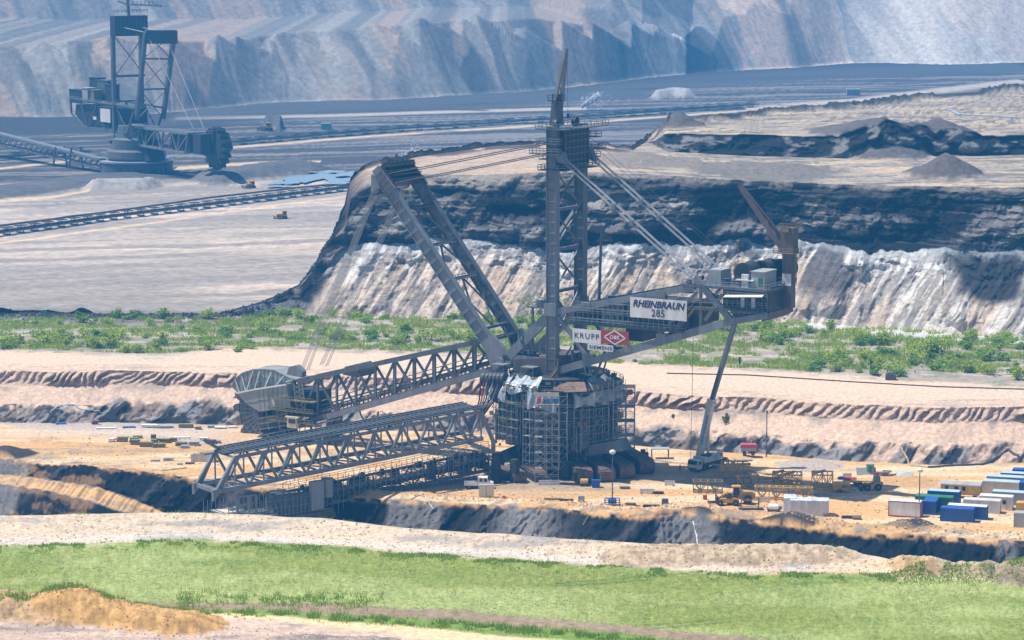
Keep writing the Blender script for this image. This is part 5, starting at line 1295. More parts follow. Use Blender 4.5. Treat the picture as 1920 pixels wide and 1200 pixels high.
# scaffold towers on the ground in front of the machine
def scaffold(px0, px1, pyb, pyt, depth, lift, label, crown=None, diag=True, ny=2):
    p0 = G(px0, pyb); p1 = G(px1, pyb); w = (p1-p0).length; h = (pyb-pyt)/7.35
    o = T('scaffold_tower', p0, math.atan2(p1.y-p0.y, p1.x-p0.x), label, 'scaffolding', 'scaffold towers round the excavator base'); B = bld(o)
    n = max(2, round(w/2.6)); m = int(h/lift); b = MB()
    for i in range(n+1):
        for j in range(ny): b.beam((w*i/n, depth*j/(ny-1), 0), (w*i/n, depth*j/(ny-1), h), .13)
    B('standards', b, rope)
    b = MB(); rg = random.Random(px0)
    for k in range(1, m+1):
        z = k*lift
        for j in range(ny): b.beam((0, depth*j/(ny-1), z), (w, depth*j/(ny-1), z), .1)
        for i in range(n+1): b.beam((w*i/n, 0, z), (w*i/n, depth, z), .1)
        if diag:
            for i in range(n):
                if rg.random() < .75:
                    a, c = (i, i+1) if (k+i) % 2 else (i+1, i); b.beam((w*a/n, 0, z-lift), (w*c/n, 0, z), .09)
    B('ledgers', b, rope)
    for k in range(2, m+1, 2): B('plank_deck', MB().box(0, w, .1, depth-.1, k*lift-.02, k*lift+.06), wood if k % 4 else steel_l)
    if crown:
        b = MB(); b.box(-.1, w+.1, -.15, -.05, h-.1, h+.9); B('banner_strip', b, cream)
        for cx_, cw_, ch_, mm in crown: B('stored_gear', MB().box(w*cx_, w*cx_+cw_, .3, 1.4, h-lift-.0, h-lift+ch_).box(w*cx_+.1, w*cx_+cw_-.1, .4, 1.3, h-lift+ch_, h-lift+ch_+.1), mm)
    return o
scaffold(1003, 1047, 908, 742, 2.4, 2.0, 'tall narrow scaffold tower with cream top board rising in front of the machine base', [(.1, 1.0, 1.6, red), (.35, 1.6, 1.2, blue2), (.75, 1.4, 1.3, blue2)])
scaffold(1066, 1098, 892, 752, 2.4, 2.2, 'thin scaffold tower standing right of the cream-topped one before the round house', None)
scaffold(1100, 1128, 884, 770, 2.6, 2.1, 'lower scaffold tower between the thin tower and the brown crawlers', None)
scaffold(1142, 1190, 872, 722, 5.0, 1.9, 'wide open scaffold tower at the right edge of the machine with gear on top', [(.1, 1.2, 1.2, blue2), (.45, 1.0, 1.4, green), (.7, 1.4, 1.2, red)], True, 3)

def container(px, py, L, Wd, Hh, m, label, roof=None, kind='container', frame=None, rz=AX, ribs=True, wins=(), door=True, roofcol=None):
    p = G(px, py); o = T(kind, p, rz, label, 'container' if kind != 'site_wagon' else 'wagon', None); B = bld(o)
    z0 = .15 if kind != 'site_wagon' else 1.0
    b = MB().box(0, L, 0, Wd, z0, Hh)
    B('body', b, m)
    if ribs:
        b = MB(); n = int(L/.55)
        for i in range(n): x = .25+i*(L-.5)/(n-1)-.1; b.box(x, x+.2, -.05, -.003, z0+.25, Hh-.25)
        n = int(Wd/.55)
        for i in range(n): y = .25+i*(Wd-.5)/(n-1)-.1; b.box(L+.003, L+.05, y, y+.2, z0+.25, Hh-.25)
        B('wall_corrugation', b, m)
    fm = frame or m; b = MB()
    for x in (0, L):
        for y in (0, Wd): b.box(x-.1, x+.1, y-.1, y+.1, z0-.1, Hh+.05)
    for z in (z0, Hh): 
        b.box(.1, L-.1, -.08, .06, z-.12, z+.1); b.box(.1, L-.1, Wd-.06, Wd+.08, z-.12, z+.1); b.box(-.08, .06, .1, Wd-.1, z-.12, z+.1); b.box(L-.06, L+.08, .1, Wd-.1, z-.12, z+.1)
    B('frame', b, fm)
    if kind == 'site_wagon':
        b = MB(); n = 8; pr = []
        for i in range(n+1): t = math.pi*i/n; pr.append((-.15, Wd/2-math.cos(t)*(Wd/2+.2), Hh+math.sin(t)*.6))
        b.extr(pr, (L+.3, 0, 0)); B('roof', b, roof or grey_p)
        for x in (1.4, L-1.4):
            for y in (.1, Wd-.1): B('wheel', MB().lathe([(.2, -.15), (.5, -.15), (.5, .15), (.2, .15)], (x, y, .5), 14, 'y'), blackr)
    else:
        B('roof', MB().box(.02, L-.02, .02, Wd-.02, Hh+.102, Hh+.14), roof or m)
    for a0, a1, za, zb in wins: B('window', MB().box(a0, a1, -.07, -.055, za, zb), glass)
    if door:
        b = MB(); 
        for k in range(4): b.box(L+.06, L+.1, .25+k*(Wd-.6)/3.2, .31+k*(Wd-.6)/3.2, z0+.2, Hh-.2)
        B('door_bars', b, fm)
    return o
pale_blue = mat('pale_blue_roof', (.42, .55, .66), .5, 0, .12, .6, (.3, .36, .4), .4)
containers = [
 (1666, 967, 7.6, 3.0, 3.6, white_p, 'white office container with dark red edges beside the right lamp post', white_p, 'office_container', redp, ()),
 (1730, 964, 3.0, 6.0, 3.2, blue, 'short blue container squeezed between the red-edged office and the green container', blue, 'container', None, ()),
 (1716, 953, 8.8, 3.0, 3.1, green, 'dark green container behind the red-edged office container', green, 'container', None, ()),
 (1739, 944, 7.6, 3.0, 3.1, blue, 'blue container directly behind the green container', pale_blue, 'container', None, ()),
 (1763, 977, 7.7, 3.0, 3.1, blue, 'bright blue container nearest the camera in the container yard', blue, 'container', None, ()),
 (1776, 971, 9.2, 2.8, 3.0, blue, 'blue container with white dusty roof just behind the nearest blue container', white_p, 'container', None, ()),
 (1806, 960, 8.6, 3.0, 3.0, white_p, 'cream-roofed white container behind the pair of blue containers', cream, 'container', None, ()),
 (1836, 953, 7.8, 3.0, 3.1, white_p, 'white office container with one dark window behind the cream-roofed one', white_p, 'office_container', None, ((5.6, 6.4, 1.4, 2.4),)),
 (1860, 945, 8.4, 3.0, 3.0, grey_p, 'grey container with a blue-grey roof behind the white containers', pale_blue, 'container', None, ()),
 (1842, 926, 8.8, 3.2, 3.2, cream, 'cream container with pale blue roof right of the yellow wagon', pale_blue, 'container', None, ()),
 (1850, 917, 9.0, 3.2, 3.2, grey_p, 'grey walled container with pale roof two rows behind the yellow wagon', pale_blue, 'container', None, ()),
 (1876, 910, 9.0, 3.0, 3.2, blue, 'blue container with dusty pale roof in the rearmost row', pale_blue, 'container', None, ()),
 (1880, 927, 8.6, 3.0, 3.1, blue, 'blue container cut by the right edge behind the grey roofed one', blue, 'container', None, ()),
 (1898, 903, 8.8, 3.0, 3.0, blue, 'farthest blue container at the back right corner of the yard', blue, 'container', None, ()),
 (1901, 988, 7.0, 3.0, 3.3, grey_p, 'plain grey container at the right edge nearest the pit rim', grey_p, 'container', None, ()),
]
for px, py, L, Wd, Hh, m, lab, rf, kd, fr, wn in containers:
    container(px, py, L, Wd, Hh, m, lab, rf, kd, fr, AX, kd == 'container', wn)
container(1764, 932, 9.6, 3.0, 3.3, yellow, 'yellow site wagon with arched grey roof and three windows', grey_p, 'site_wagon', None, AX, False, ((1.0, 1.8, 1.9, 2.9), (3.3, 4.2, 1.9, 2.9), (5.2, 6.0, 1.9, 2.9)))
container(1905, 968, 5.5, 2.6, 3.1, yellow, 'small yellow container standing behind the grey container at the right edge', yellow, 'container', None, AX, False, ())

# lamp posts
def lamp(px, pyb, pyt, label, base=None, hd=True, r=.17):
    p = G(px, pyb); h = (pyb-pyt)/(5250/p.y)*1.02; o = T('lamp_post', p, 0, label, 'lamp post'); B = bld(o)
    B('pole', MB().tube((0, 0, 0), (0, 0, h), r, 10, r*.7), steel)
    if hd: B('lamp_head', MB().lathe([(.25, h), (.75, h+.3), (.75, h+.8), (.3, h+1.1)], (0, 0, 0), 12), white_p)
    else: B('lamp_head', MB().box(-.3, .3, -.2, .2, h-.9, h), grey_p)
    if base:
        b = MB()
        for a in (-1.8, 1.8):
            for c in (-1.3, 1.3): b.beam((a, c, 0), (a, c, 1.5), .18)
            b.beam((a, -1.3, 1.5), (a, 1.3, 1.5), .18); b.beam((a, -1.3, .4), (a, 1.3, .4), .18)
        for c in (-1.3, 1.3):
            for z in (.4, 1.5): b.beam((-1.8, c, z), (1.8, c, z), .18)
        b.box(-1.0, 1.0, -.8, .8, .5, 1.5); B('trolley_frame', b, blue)
lamp(1148, 947, 850, 'lamp post standing on a blue wheeled frame in front of the excavator', True)
lamp(1723, 969, 884, 'lamp post with white head beside the red-edged office container')
lamp(1437, 857, 768, 'thin dark lamp post at the foot of the sandy slope right of the red trailer', None, False)

# barriers
def barrier(px, py, L, rz, label):
    p = G(px, py); o = T('barrier', p, rz, label, 'barrier', 'white barriers with red squares'); B = bld(o)
    B('panel', MB().box(0, L, 0, .12, .1, 1.25), white_p)
    b = MB(); n = int(L/.55)
    for i in range(n): b.box(.2+i*.55, .42+i*.55, -.012, -.002, .85, 1.08)
    B('red_squares', b, red)
    for x in (.4, L-.4): B('foot', MB().box(x-.15, x+.15, -.3, .42, 0, .1), blackr)
for a in ((1010, 910, 5.4, .12, 'white barrier with red squares at the foot of the tall scaffold tower'), (1200, 925, 3.4, -.1, 'white barrier on the bare ground right of the blue-framed lamp post'), (1246, 910, 2.6, -.1, 'small white barrier beyond the crawlers towards the crane'), (1421, 941, 2.9, -.1, 'white barrier right of the yellow loaders'), (1655, 889, 2.3, -.2, 'white barrier in the heap of fencing beside the green cabin'), (1580, 897, 2.4, .2, 'white barrier behind the yellow generator trailer'), (1478, 921, 1.8, 0, 'white barrier under the long yellow girder frame')): barrier(*a)

# yellow girder frames waiting to be mounted
def ygirder(px, py, L, D, Hh, rz, label, n=6, m=yellow):
    p = G(px, py); o = T('girder_section', p, rz, label, 'steel girder', 'yellow girder sections laid out on the bench'); B = bld(o)
    b = MB()
    for y in (0, D):
        b.beam((0, y, Hh), (L, y, Hh), .35, .3); b.beam((0, y, .3), (L, y, .3), .3)
    B('chords', b, m); b = MB()
    for i in range(n+1):
        x = L*i/n
        for y in (0, D): b.beam((x, y, .3), (x, y, Hh), .16)
        b.beam((x, 0, Hh), (x, D, Hh), .22); b.beam((x, 0, .3), (x, D, .3), .16)
        if i < n:
            for y in (0, D): b.beam((x, y, .3) if i % 2 else (x, y, Hh), (x+L/n, y, Hh) if i % 2 else (x+L/n, y, .3), .2)
    B('lattice', b, m)
    return o
ygirder(1353, 896, 7.0, 6.5, 3.0, -.05, 'tallest yellow girder section beside the crane with bright top bars', 5)
ygirder(1300, 924, 7.2, 2.6, 2.9, -.04, 'weathered yellow girder section left of the loaders under a grey sheet', 4, rail_y)
ygirder(1383, 918, 5.6, 6.0, 3.4, .25, 'dark slanting girder section in the middle of the pile', 3, rail_y)
ygirder(1448, 909, 7.4, 4.5, 2.6, -.1, 'bright yellow girder section with two long bars across its top', 6)
ygirder(1415, 937, 14.0, 2.0, 3.2, -.12, 'longest yellow girder frame lying nearest the wrapped crates', 8, yellow)
ygirder(1522, 917, 5.2, 5.0, 3.6, -.1, 'yellow girder section piled with plates next to the generator trailer', 4)
for (px, py, l_, a, z, lab) in ((1450, 909, 4.6, .9, 2.75, 'thick yellow bar lying across the bright girder section'), (1470, 911, 4.6, .9, 2.75, 'second thick yellow bar across the bright girder section'), (1523, 917, 5, .8, 3.75, 'yellow bar across the plate-piled girder section'), (1420, 905, 7, .35, .6, 'orange-yellow beam on the ground behind the long frame'), (1530, 925, 8, .35, .5, 'yellow beam slanting on the ground below the generator'), (1360, 896, 6.5, .1, 3.15, 'bright yellow beam on top of the tallest girder section'), (1540, 921, 7.5, .3, .9, 'thin yellow beam leaning on the slanting ground beam')):
    p = G(px, py); o = MB().beam((0, 0, .2), (l_, 0, .2), .55, .4).beam((0, 0, .45), (l_, 0, .45), .7, .08).build('steel_beam', yellow_o if 'bright' in lab or 'orange' in lab else yellow)
    o.location = p+Vector((0, 0, z)); o.rotation_euler = (0, 0, a); tag(o, lab, 'steel beam', 'yellow beams in the girder pile')
# wheels helper
def wheel(B, x, y, r, w=.5, n=18, rimm=yellow):
    o = B('wheel', MB().lathe([(r*.5, -w/2), (r*.92, -w/2), (r, -w/3), (r, w/3), (r*.92, w/2), (r*.5, w/2)], (x, y, r), n, 'y'), blackr)
    MB().lathe([(.05, -w/2-.02), (r*.5, -w/2+.02), (r*.5, w/2-.02), (.05, w/2+.02)], (x, y, r), n, 'y').build('rim', rimm, o)
    return o
# big wheel loader
p = G(1368, 946); o = T('wheel_loader', p, .05, 'large yellow wheel loader with orange roof and lowered dark fork frame', 'loader'); B = bld(o)
for x in (0, 4.4):
    for y in (0, 2.6): wheel(B, x, y, 1.15, .7)
B('body', MB().extr([(1.8, .5, 1.1), (6.2, .5, 1.1), (6.4, .5, 2.2), (5.6, .5, 2.9), (2.6, .5, 3.0), (2.2, .5, 2.2)], (0, 1.7, 0)), yellow_o)
B('cab', MB().extr([(.9, .5, 2.0), (2.5, .5, 2.0), (2.4, .5, 4.0), (1.2, .5, 4.0)], (0, 1.7, 0)), glass)
B('roof', MB().box(.7, 2.8, .3, 2.4, 4.0, 4.3), yellow_o)
b = MB()
for y in (.7, 2.0): b.beam((1.6, y, 2.4), (-1.2, y, 2.2), .35); b.beam((-1.2, y, 2.2), (-2.8, y, .7), .35)
b.beam((-1.2, .5, 2.2), (-1.2, 2.3, 2.2), .3); B('lift_arm', b, yellow_o)
b = MB().box(-3.2, -2.9, -.3, 3.0, .2, 2.0)
for y in (.2, .9, 1.7, 2.5): b.box(-5.2, -3.2, y, y+.2, .2, .35)
B('fork_frame', b, steel_d)
# small telehandler in front of it
p = G(1347, 949); o = T('telehandler', p, -.03, 'low yellow telehandler parked in front of the large wheel loader', 'loader'); B = bld(o)
for x in (.4, 4.2):
    for y in (0, 2.0): wheel(B, x, y, .75, .5)
B('chassis', MB().extr([(-.2, .3, .7), (5.0, .3, .7), (5.0, .3, 1.5), (3.6, .3, 1.9), (.6, .3, 1.7)], (0, 1.4, 0)), yellow_o)
B('cab', MB().extr([(1.9, .3, 1.7), (3.2, .3, 1.7), (3.1, .3, 2.9), (2.2, .3, 2.9)], (0, .9, 0)), glass)
B('boom', MB().beam((4.6, 1.5, 2.1), (-.6, 1.5, 1.5), .45), steel_d)
# backhoe / forklift right
p = G(1622, 921); o = T('front_loader', p, .12, 'yellow loader with green-grey glass cab standing alone right of the trailer', 'loader'); B = bld(o)
for x in (.6, 3.4):
    for y in (0, 2.0): wheel(B, x, y, .85, .5)
B('body', MB().extr([(.2, .3, .9), (4.6, .3, .9), (4.7, .3, 1.9), (2.6, .3, 2.1), (.4, .3, 1.6)], (0, 1.4, 0)), yellow)
B('cab', MB().extr([(2.2, .3, 2.0), (4.0, .3, 2.0), (3.9, .3, 3.6), (2.5, .3, 3.7)], (0, 1.4, 0)), mat('green_glass', (.08, .17, .17), .2))
B('bucket', MB().extr([(-1.4, -.2, .2), (-.6, -.2, .1), (-.5, -.2, 1.2), (-.9, -.2, 1.3)], (0, 2.4, 0)), steel_d)
B('lift_arm', MB().beam((2.2, .4, 1.9), (-.6, .4, .9), .25).beam((2.2, 1.6, 1.9), (-.6, 1.6, .9), .25).beam((-.6, .2, .9), (-.6, 1.9, .9), .2), steel_d)
# generator trailer and flat trailer
p = G(1562, 924); o = T('generator_trailer', p, -.02, 'boxy dull yellow generator trailer on two wheels', 'trailer'); B = bld(o)
B('housing', MB().extr([(0, 0, .7), (4.2, 0, .7), (4.2, 0, 2.3), (3.9, 0, 2.5), (.3, 0, 2.5), (0, 0, 2.3)], (0, 2.0, 0)), yellow)
for y in (-.1, 2.1): wheel(B, 1.6, y, .5, .3)
B('drawbar', MB().beam((4.2, 1, .6), (5.8, 1, .5), .15), steel_d)
b = MB()
for k in range(6): b.box(2.2+k*.28, 2.35+k*.28, -.02, -.005, 1.2, 2.0)
B('louvre', b, steel_d)
p = G(1584, 914); o = T('flatbed_trailer', p, .12, 'yellow flatbed trailer loaded with red and white gear behind the generator', 'trailer'); B = bld(o)
B('bed', MB().box(0, 6, 0, 2.4, 1.1, 1.35), yellow)
for x in (3.2, 4.4):
    for y in (.1, 2.3): wheel(B, x, y, .5, .35)
B('drawbar', MB().beam((6, 1.2, 1.2), (7.4, 1.2, 1.0), .15), steel_d)
for i, (px, py, w_, h_, m_, lab) in enumerate(((1588, 903, 2.6, .5, red, 'red tarpaulin bundle on the flatbed trailer'), (1577, 904, 2.0, .7, blue2, 'blue bundle at the front of the flatbed trailer'), (1600, 902, 1.8, .5, red, 'small red bundle at the far end of the flatbed trailer'))):
    p = G(1590, 912); b = MB().lathe([(.2, 0), (w_*.5, .05), (w_*.45, h_*.7), (w_*.2, h_)], (0, 0, 0), 9); o = b.build('bundle', m_); o.location = at_Y(px, py, p.y+2) ; o.location.z = p.z+1.37; tag(o, lab, 'bundle')

# wrapped crates
wrap = mat('plastic_wrap', (.62, .65, .69), .3, 0, .18, .8, (.4, .46, .54), .5, bump=.8, streak=True)
def wrapped(px, py, L, Wd, Hh, rz, lab):
    p = G(px, py); b = MB(); n, k = 14, 5
    ring_ = [(L*i/n, 0) for i in range(n)]+[(L, Wd*i/6) for i in range(6)]+[(L-L*i/n, Wd) for i in range(n)]+[(0, Wd-Wd*i/6) for i in range(6)]
    rg = random.Random(px); m_ = len(ring_)
    for j in range(k+1):
        for x, y in ring_: b.v.append((x+rg.uniform(-.07, .07), y+rg.uniform(-.07, .07), Hh*j/k+(rg.uniform(-.08, .05) if j == k else 0)))
    for j in range(k):
        for i in range(m_): a = j*m_+i; c = j*m_+(i+1) % m_; b.f.append((a, c, c+m_, a+m_))
    c = len(b.v); b.v.append((L/2, Wd/2, Hh+.15))
    for i in range(m_): b.f.append((k*m_+i, k*m_+(i+1) % m_, c))
    o = b.build('wrapped_crate', wrap); o.location = p; o.rotation_euler = (0, 0, rz); tag(o, lab, 'wrapped crate')
wrapped(1481, 966, 9.2, 4.2, 3.7, -.10, 'large crate wrapped in white plastic sheet nearest the pit rim')
wrapped(1469, 963, 3.0, 5.0, 3.8, -.10, 'narrower plastic wrapped crate joined to the left of the large one')
# small things by the wrapped crates and along the rim
def small(name, px, py, pieces, lab, cat, rz=0.0, group=None):
    p = G(px, py); o = T(name, p, rz, lab, cat, group); B = bld(o)
    for nm, mb, m_ in pieces: B(nm, mb, m_)
    return o
def stack(L, W_, n, h, seed, gap=.03):
    b = MB(); rg = random.Random(seed)
    for k in range(n): dx = rg.uniform(-.25, .25); dy = rg.uniform(-.15, .15); b.box(dx, L+dx, dy, W_+dy, .12+k*(h+gap), .12+k*(h+gap)+h)
    return b
def bearers(L, W_):
    b = MB()
    for x in (.2*L, .8*L): b.box(x-.1, x+.1, 0, W_, 0, .115)
    return b
small('work_stand', 1390, 957, [('frame', MB().beam((0, 0, 0), (0, 0, 3), .15).beam((4.2, 0, 0), (4.2, 0, 3.2), .15).beam((0, 1.5, 0), (0, 1.5, 3), .15).beam((4.2, 1.5, 0), (4.2, 1.5, 3), .15).beam((0, 0, 2.4), (4.2, 0, 2.4), .15).beam((0, 0, 1), (4.2, 0, 1), .15).beam((0, 1.5, 2.4), (4.2, 1.5, 2.4), .15), rail_y), ('deck', MB().box(-.6, 5.4, -.2, 1.7, .2, .35), steel_d)], 'light yellow work stand between the loaders and the wrapped crates', 'work stand')
small('gas_bottle_cart', 1441, 961, [('tank', MB().lathe([(.1, 0), (.8, .15), (.8, 2.3), (.1, 2.5)], (0, .8, 1.0), 14, 'x'), white_p), ('cart', MB().box(-.2, 2.8, 0, 1.6, .2, .5), steel_d), ('pump', MB().box(2.6, 3.2, .2, 1.3, .5, 1.2).box(-.3, 0, .2, 1.3, .5, .9), blue2)], 'white tank cart left of the wrapped crates', 'tank')
small('red_toolbox', 1318, 960, [('box', MB().box(0, 1.0, 0, .7, 0, 1.0), red), ('lid', MB().box(-.04, 1.04, -.04, .74, 1.0, 1.1), red)], 'small red box on the sandy rim below the loaders', 'box')
small('fire_extinguisher_post', 1331, 962, [('post', MB().tube((0, 0, 0), (0, 0, 1.5), .09, 8), red), ('cap', MB().lathe([(.05, 1.5), (.2, 1.52), (.2, 1.7), (.05, 1.75)], (0, 0, 0), 10), red)], 'thin red post just right of the small red box', 'post')
for i, (px, py, L, lab) in enumerate(((1020, 941, 4.6, 'dark planks lying left of the blue-framed lamp post'), (1050, 943, 3.2, 'short dark planks beside the white generator'), (1172, 948, 2.4, 'broken dark planks right of the blue frame'), (1206, 952, 3.8, 'long dark plank stack on the rim right of the lamp frame'), (1163, 917, 2.6, 'dark planks on the ground behind the lamp post'), (1224, 926, 2.6, 'dark planks at the end of the white barrier'), (1545, 968, 3.4, 'dark scrap steel right of the wrapped crates'), (1578, 972, 4.6, 'long dark steel pieces right of the scrap by the wrapped crates'), (1600, 974, 2.0, 'upright dark bars at the end of the scrap row'))):
    small('plank_stack', px, py, [('planks', stack(L, .9, 3, .14, i), steel_d if i % 2 else wood), ('bearers', bearers(L, .9), wood)], lab, 'planks', -.05, 'planks and steel along the rim')
small('small_generator', 1084, 941, [('housing', MB().extr([(0, 0, .3), (1.6, 0, .3), (1.6, 0, 1.3), (1.3, 0, 1.5), (.2, 0, 1.5), (0, 0, 1.3)], (0, 1.0, 0)), grey_p), ('feet', MB().box(.1, .3, 0, 1, 0, .3).box(1.3, 1.5, 0, 1, 0, .3), steel_d)], 'grey small generator on the rim left of the blue-framed lamp post', 'generator')
small('small_generator', 1241, 949, [('housing', MB().extr([(0, 0, .3), (1.6, 0, .3), (1.6, 0, 1.3), (1.3, 0, 1.5), (.2, 0, 1.5), (0, 0, 1.3)], (0, 1.0, 0)), steel), ('feet', MB().box(.1, .3, 0, 1, 0, .3).box(1.3, 1.5, 0, 1, 0, .3), steel_d)], 'dark small generator on the rim below the crane', 'generator')
small('blue_bin', 1110, 915, [('bin', MB().extr([(0, 0, .1), (1.9, 0, .1), (2.1, 0, 1.9), (-.1, 0, 1.9)], (0, 1.6, 0)), blue), ('rim', MB().box(-.15, 2.15, -.05, 0, 1.85, 1.95).box(-.15, 2.15, 1.6, 1.65, 1.85, 1.95), blue2)], 'deep blue steel bin at the front of the crawlers', 'bin')
small('compressor', 1088, 913, [('hood', MB().lathe([(.1, 0), (.7, .1), (.7, 1.9), (.1, 2.0)], (0, .8, 1.2), 12, 'x'), yellow), ('chassis', MB().box(-.2, 2.4, .1, 1.5, .3, .6), steel_d)], 'yellow compressor left of the blue bin', 'compressor')
small('work_table', 1221, 861, [('top', MB().box(0, 4.8, 0, 3.0, 2.55, 2.7), grey_p)]+[('leg', MB().box(x-.1, x+.1, y-.1, y+.1, 0, 2.55), steel_b) for x in (.2, 4.6) for y in (.2, 2.8)], 'large grey table-like steel stand between the crawlers and the crane', 'stand')
small('pump_unit', 1199, 862, [('engine', MB().box(0, 2.4, 0, 1.6, .4, 1.8).box(.3, 1.6, .2, 1.4, 1.8, 2.6), steel_d), ('exhaust', MB().tube((2, .8, 1.8), (2, .8, 3), .1, 6), steel)], 'dark blue pump unit behind the crawlers left of the steel stand', 'pump')
for i, (px, py) in enumerate(((898, 932), (912, 932))): small('cabinet', px, py, [('body', MB().box(0, 1.75, 0, 1.6, .1, 3.0), cream), ('door', MB().box(.15, .85, -.03, -.003, .3, 2.8).box(.95, 1.65, -.03, -.003, .3, 2.8), cream), ('roof', MB().box(-.06, 1.81, -.06, 1.66, 3.0, 3.1), grey_p)], ('cream cabinet in front of the white pickup, left one of the pair', 'cream cabinet in front of the white pickup, right one of the pair')[i], 'cabinet', -.05, 'pair of cream cabinets')
small('hose_bundle', 945, 935, [('reel', MB().lathe([(.3, 0), (.6, .05), (.6, .5), (.3, .55)], (0, 0, 0), 12), red), ('core', MB().lathe([(.1, 0), (.28, .02), (.28, .7), (.1, .72)], (0, 0, 0), 10), steel_d)], 'small red reel right of the cream cabinets', 'reel')
# pickup truck
p = G(872, 917); o = T('pickup_truck', p, -.03, 'white crew cab pickup truck parked under the discharge bridge', 'truck'); B = bld(o)
B('cab', MB().extr([(3.2, 0, .8), (7.0, 0, .8), (7.0, 0, 1.7), (6.1, 0, 1.9), (5.6, 0, 3.0), (3.4, 0, 3.1), (3.2, 0, 2.9)], (0, 2.3, 0)), white_p)
B('cargo_bed', MB().box(-.2, 3.05, -.1, 2.4, 1.0, 1.15).box(-.2, 3.05, -.1, 0, 1.15, 1.8).box(-.2, 3.05, 2.3, 2.4, 1.15, 1.8).box(-.2, -.1, 0, 2.3, 1.15, 1.8), white_p)
B('chassis', MB().box(0, 6.8, .4, 1.9, .5, .8), steel_d)
for a0, a1 in ((3.6, 4.4), (4.7, 5.5)): B('window', MB().box(a0, a1, -.02, -.004, 2.0, 2.8), glass)
B('windscreen', MB().extr([(6.1, .2, 1.98), (5.66, .2, 2.9), (5.7, .2, 2.92), (6.14, .2, 2.0)], (0, 1.9, 0)), glass)
B('ladder_rack', MB().beam((3.0, 0, 1.8), (3.0, 0, 3.3), .1).beam((3.0, 2.3, 1.8), (3.0, 2.3, 3.3), .1).beam((3.0, 0, 3.3), (3.0, 2.3, 3.3), .1), steel_l)
for x in (1.0, 5.8):
    for y in (.15, 2.15): wheel(B, x, y, .55, .35, 16, grey_p)
# red covered trailer
p = G(1389, 858); o = T('covered_trailer', p, -.03, 'flat trailer with red tarpaulin cover at the foot of the sandy slope', 'trailer'); B = bld(o)
B('cover', MB().extr([(-.1, -.1, 2.0), (4.3, -.1, 2.0), (4.3, -.1, 2.6), (4.0, -.1, 2.9), (.2, -.1, 2.9), (-.1, -.1, 2.6)], (0, 2.6, 0)), mat('red_cover', (.5, .07, .1), .5))
B('side_boards', MB().box(0, 4.2, 0, 2.4, 1.1, 2.0), grey_p)
for x in (1.0, 3.2):
    for y in (.1, 2.3): wheel(B, x, y, .5, .3, 14, grey_p)
B('drawbar', MB().beam((4.2, 1.2, .9), (6, 1.2, .6), .14), steel_d)
small('ground_plate', 1376, 864, [('plate', MB().box(0, 5, 0, 1.4, .02, .14), pale_sheet), ('lug', MB().box(.1, .4, .2, .5, .14, .3), steel)], 'pale flat plate on the ground beside the red covered trailer', 'plate')
# mobile crane
dirw = Vector((6.4, 8.5, 0)).normalized(); p = G(1289, 884)
o = T('mobile_crane', p, math.atan2(dirw.y, dirw.x), 'white mobile crane with raised telescopic boom reaching behind the counterweight arm', 'crane'); B = bld(o)
crw = mat('crane_white', (.60, .62, .55), .45, 0, .08, .7, (.42, .42, .36), .3)
B('chassis', MB().extr([(2.2, -3.0, 1.0), (14.5, -3.0, 1.0), (14.5, -3.0, 1.8), (2.2, -3.0, 1.8)], (0, 3.0, 0)), steel_d)
c_ = B('driver_cab', MB().extr([(0, -3.05, .7), (2.3, -3.05, .7), (2.3, -3.05, 3.1), (.35, -3.05, 3.1), (.0, -3.05, 1.9)], (0, 3.1, 0)), crw)
MB().extr([(-.01, -2.85, 1.95), (.28, -2.85, 2.95), (.25, -2.85, 2.97), (-.05, -2.85, 1.97)], (0, 2.7, 0)).build('windscreen', glass, c_)
MB().box(.6, 1.8, -3.075, -3.055, 1.9, 2.8).build('window', glass, c_)
MB().box(-.12, -.02, -2.9, -.1, .75, 1.05).build('bumper', steel_d, c_)
for x in (1.3, 3.8, 5.4, 9.2, 10.8, 12.4):
    for y in (-2.7, -.3): wheel(B, x, y, .65, .45, 16, grey_p)
B('outrigger', MB().box(6.8, 7.4, -5.6, 2.6, .9, 1.3).box(6.9, 7.3, -5.6, -5.2, .1, .9).box(6.9, 7.3, 2.2, 2.6, .1, .9), crw)
B('outrigger', MB().box(13.6, 14.2, -5.6, 2.6, .9, 1.3).box(13.7, 14.1, -5.6, -5.2, .1, .9).box(13.7, 14.1, 2.2, 2.6, .1, .9), crw)
B('upper_carriage', MB().extr([(4.6, -3.0, 1.9), (11.6, -3.0, 1.9), (12.0, -3.0, 3.0), (10.4, -3.0, 3.6), (5.2, -3.0, 3.0)], (0, 3.0, 0)), crw)
u_ = B('crane_cab', MB().extr([(8.6, -4.1, 2.2), (10.6, -4.1, 2.2), (10.3, -4.1, 4.1), (9.0, -4.1, 4.1)], (0, 1.0, 0)), crw)
MB().box(9.1, 10.2, -4.13, -4.11, 2.9, 3.9).build('window', glass, u_)
B('counterweight', MB().box(3.0, 4.6, -3.2, .2, 2.0, 3.2).box(3.2, 4.4, -3.4, .4, 3.2, 3.5), crw)
for k in range(3): B('winch_drum', MB().lathe([(.5, -2.3), (.5, -.7)], (5.4+k*1.1, 0, 3.3), 12, 'y'), steel_d)
cf = Frame(p.x, p.y, p.z, o.rotation_euler[2])
bp_ = cf.loc(at_Y(1309, 868, p.y+7)); tp_ = cf.loc(at_Y(1333, 757, p.y+7)); ep = cf.loc(at_Y(1380, 598, p.y+7))
d1 = (tp_-bp_).normalized()
B('main_boom', MB().beam(bp_, tp_, 1.4, 1.8).box(tp_.x-1.1, tp_.x+1.1, tp_.y-1.1, tp_.y+1.1, tp_.z-.6, tp_.z+.3), crw)
B('telescope_section', MB().beam(tp_, ep, .95, 1.15), steel)
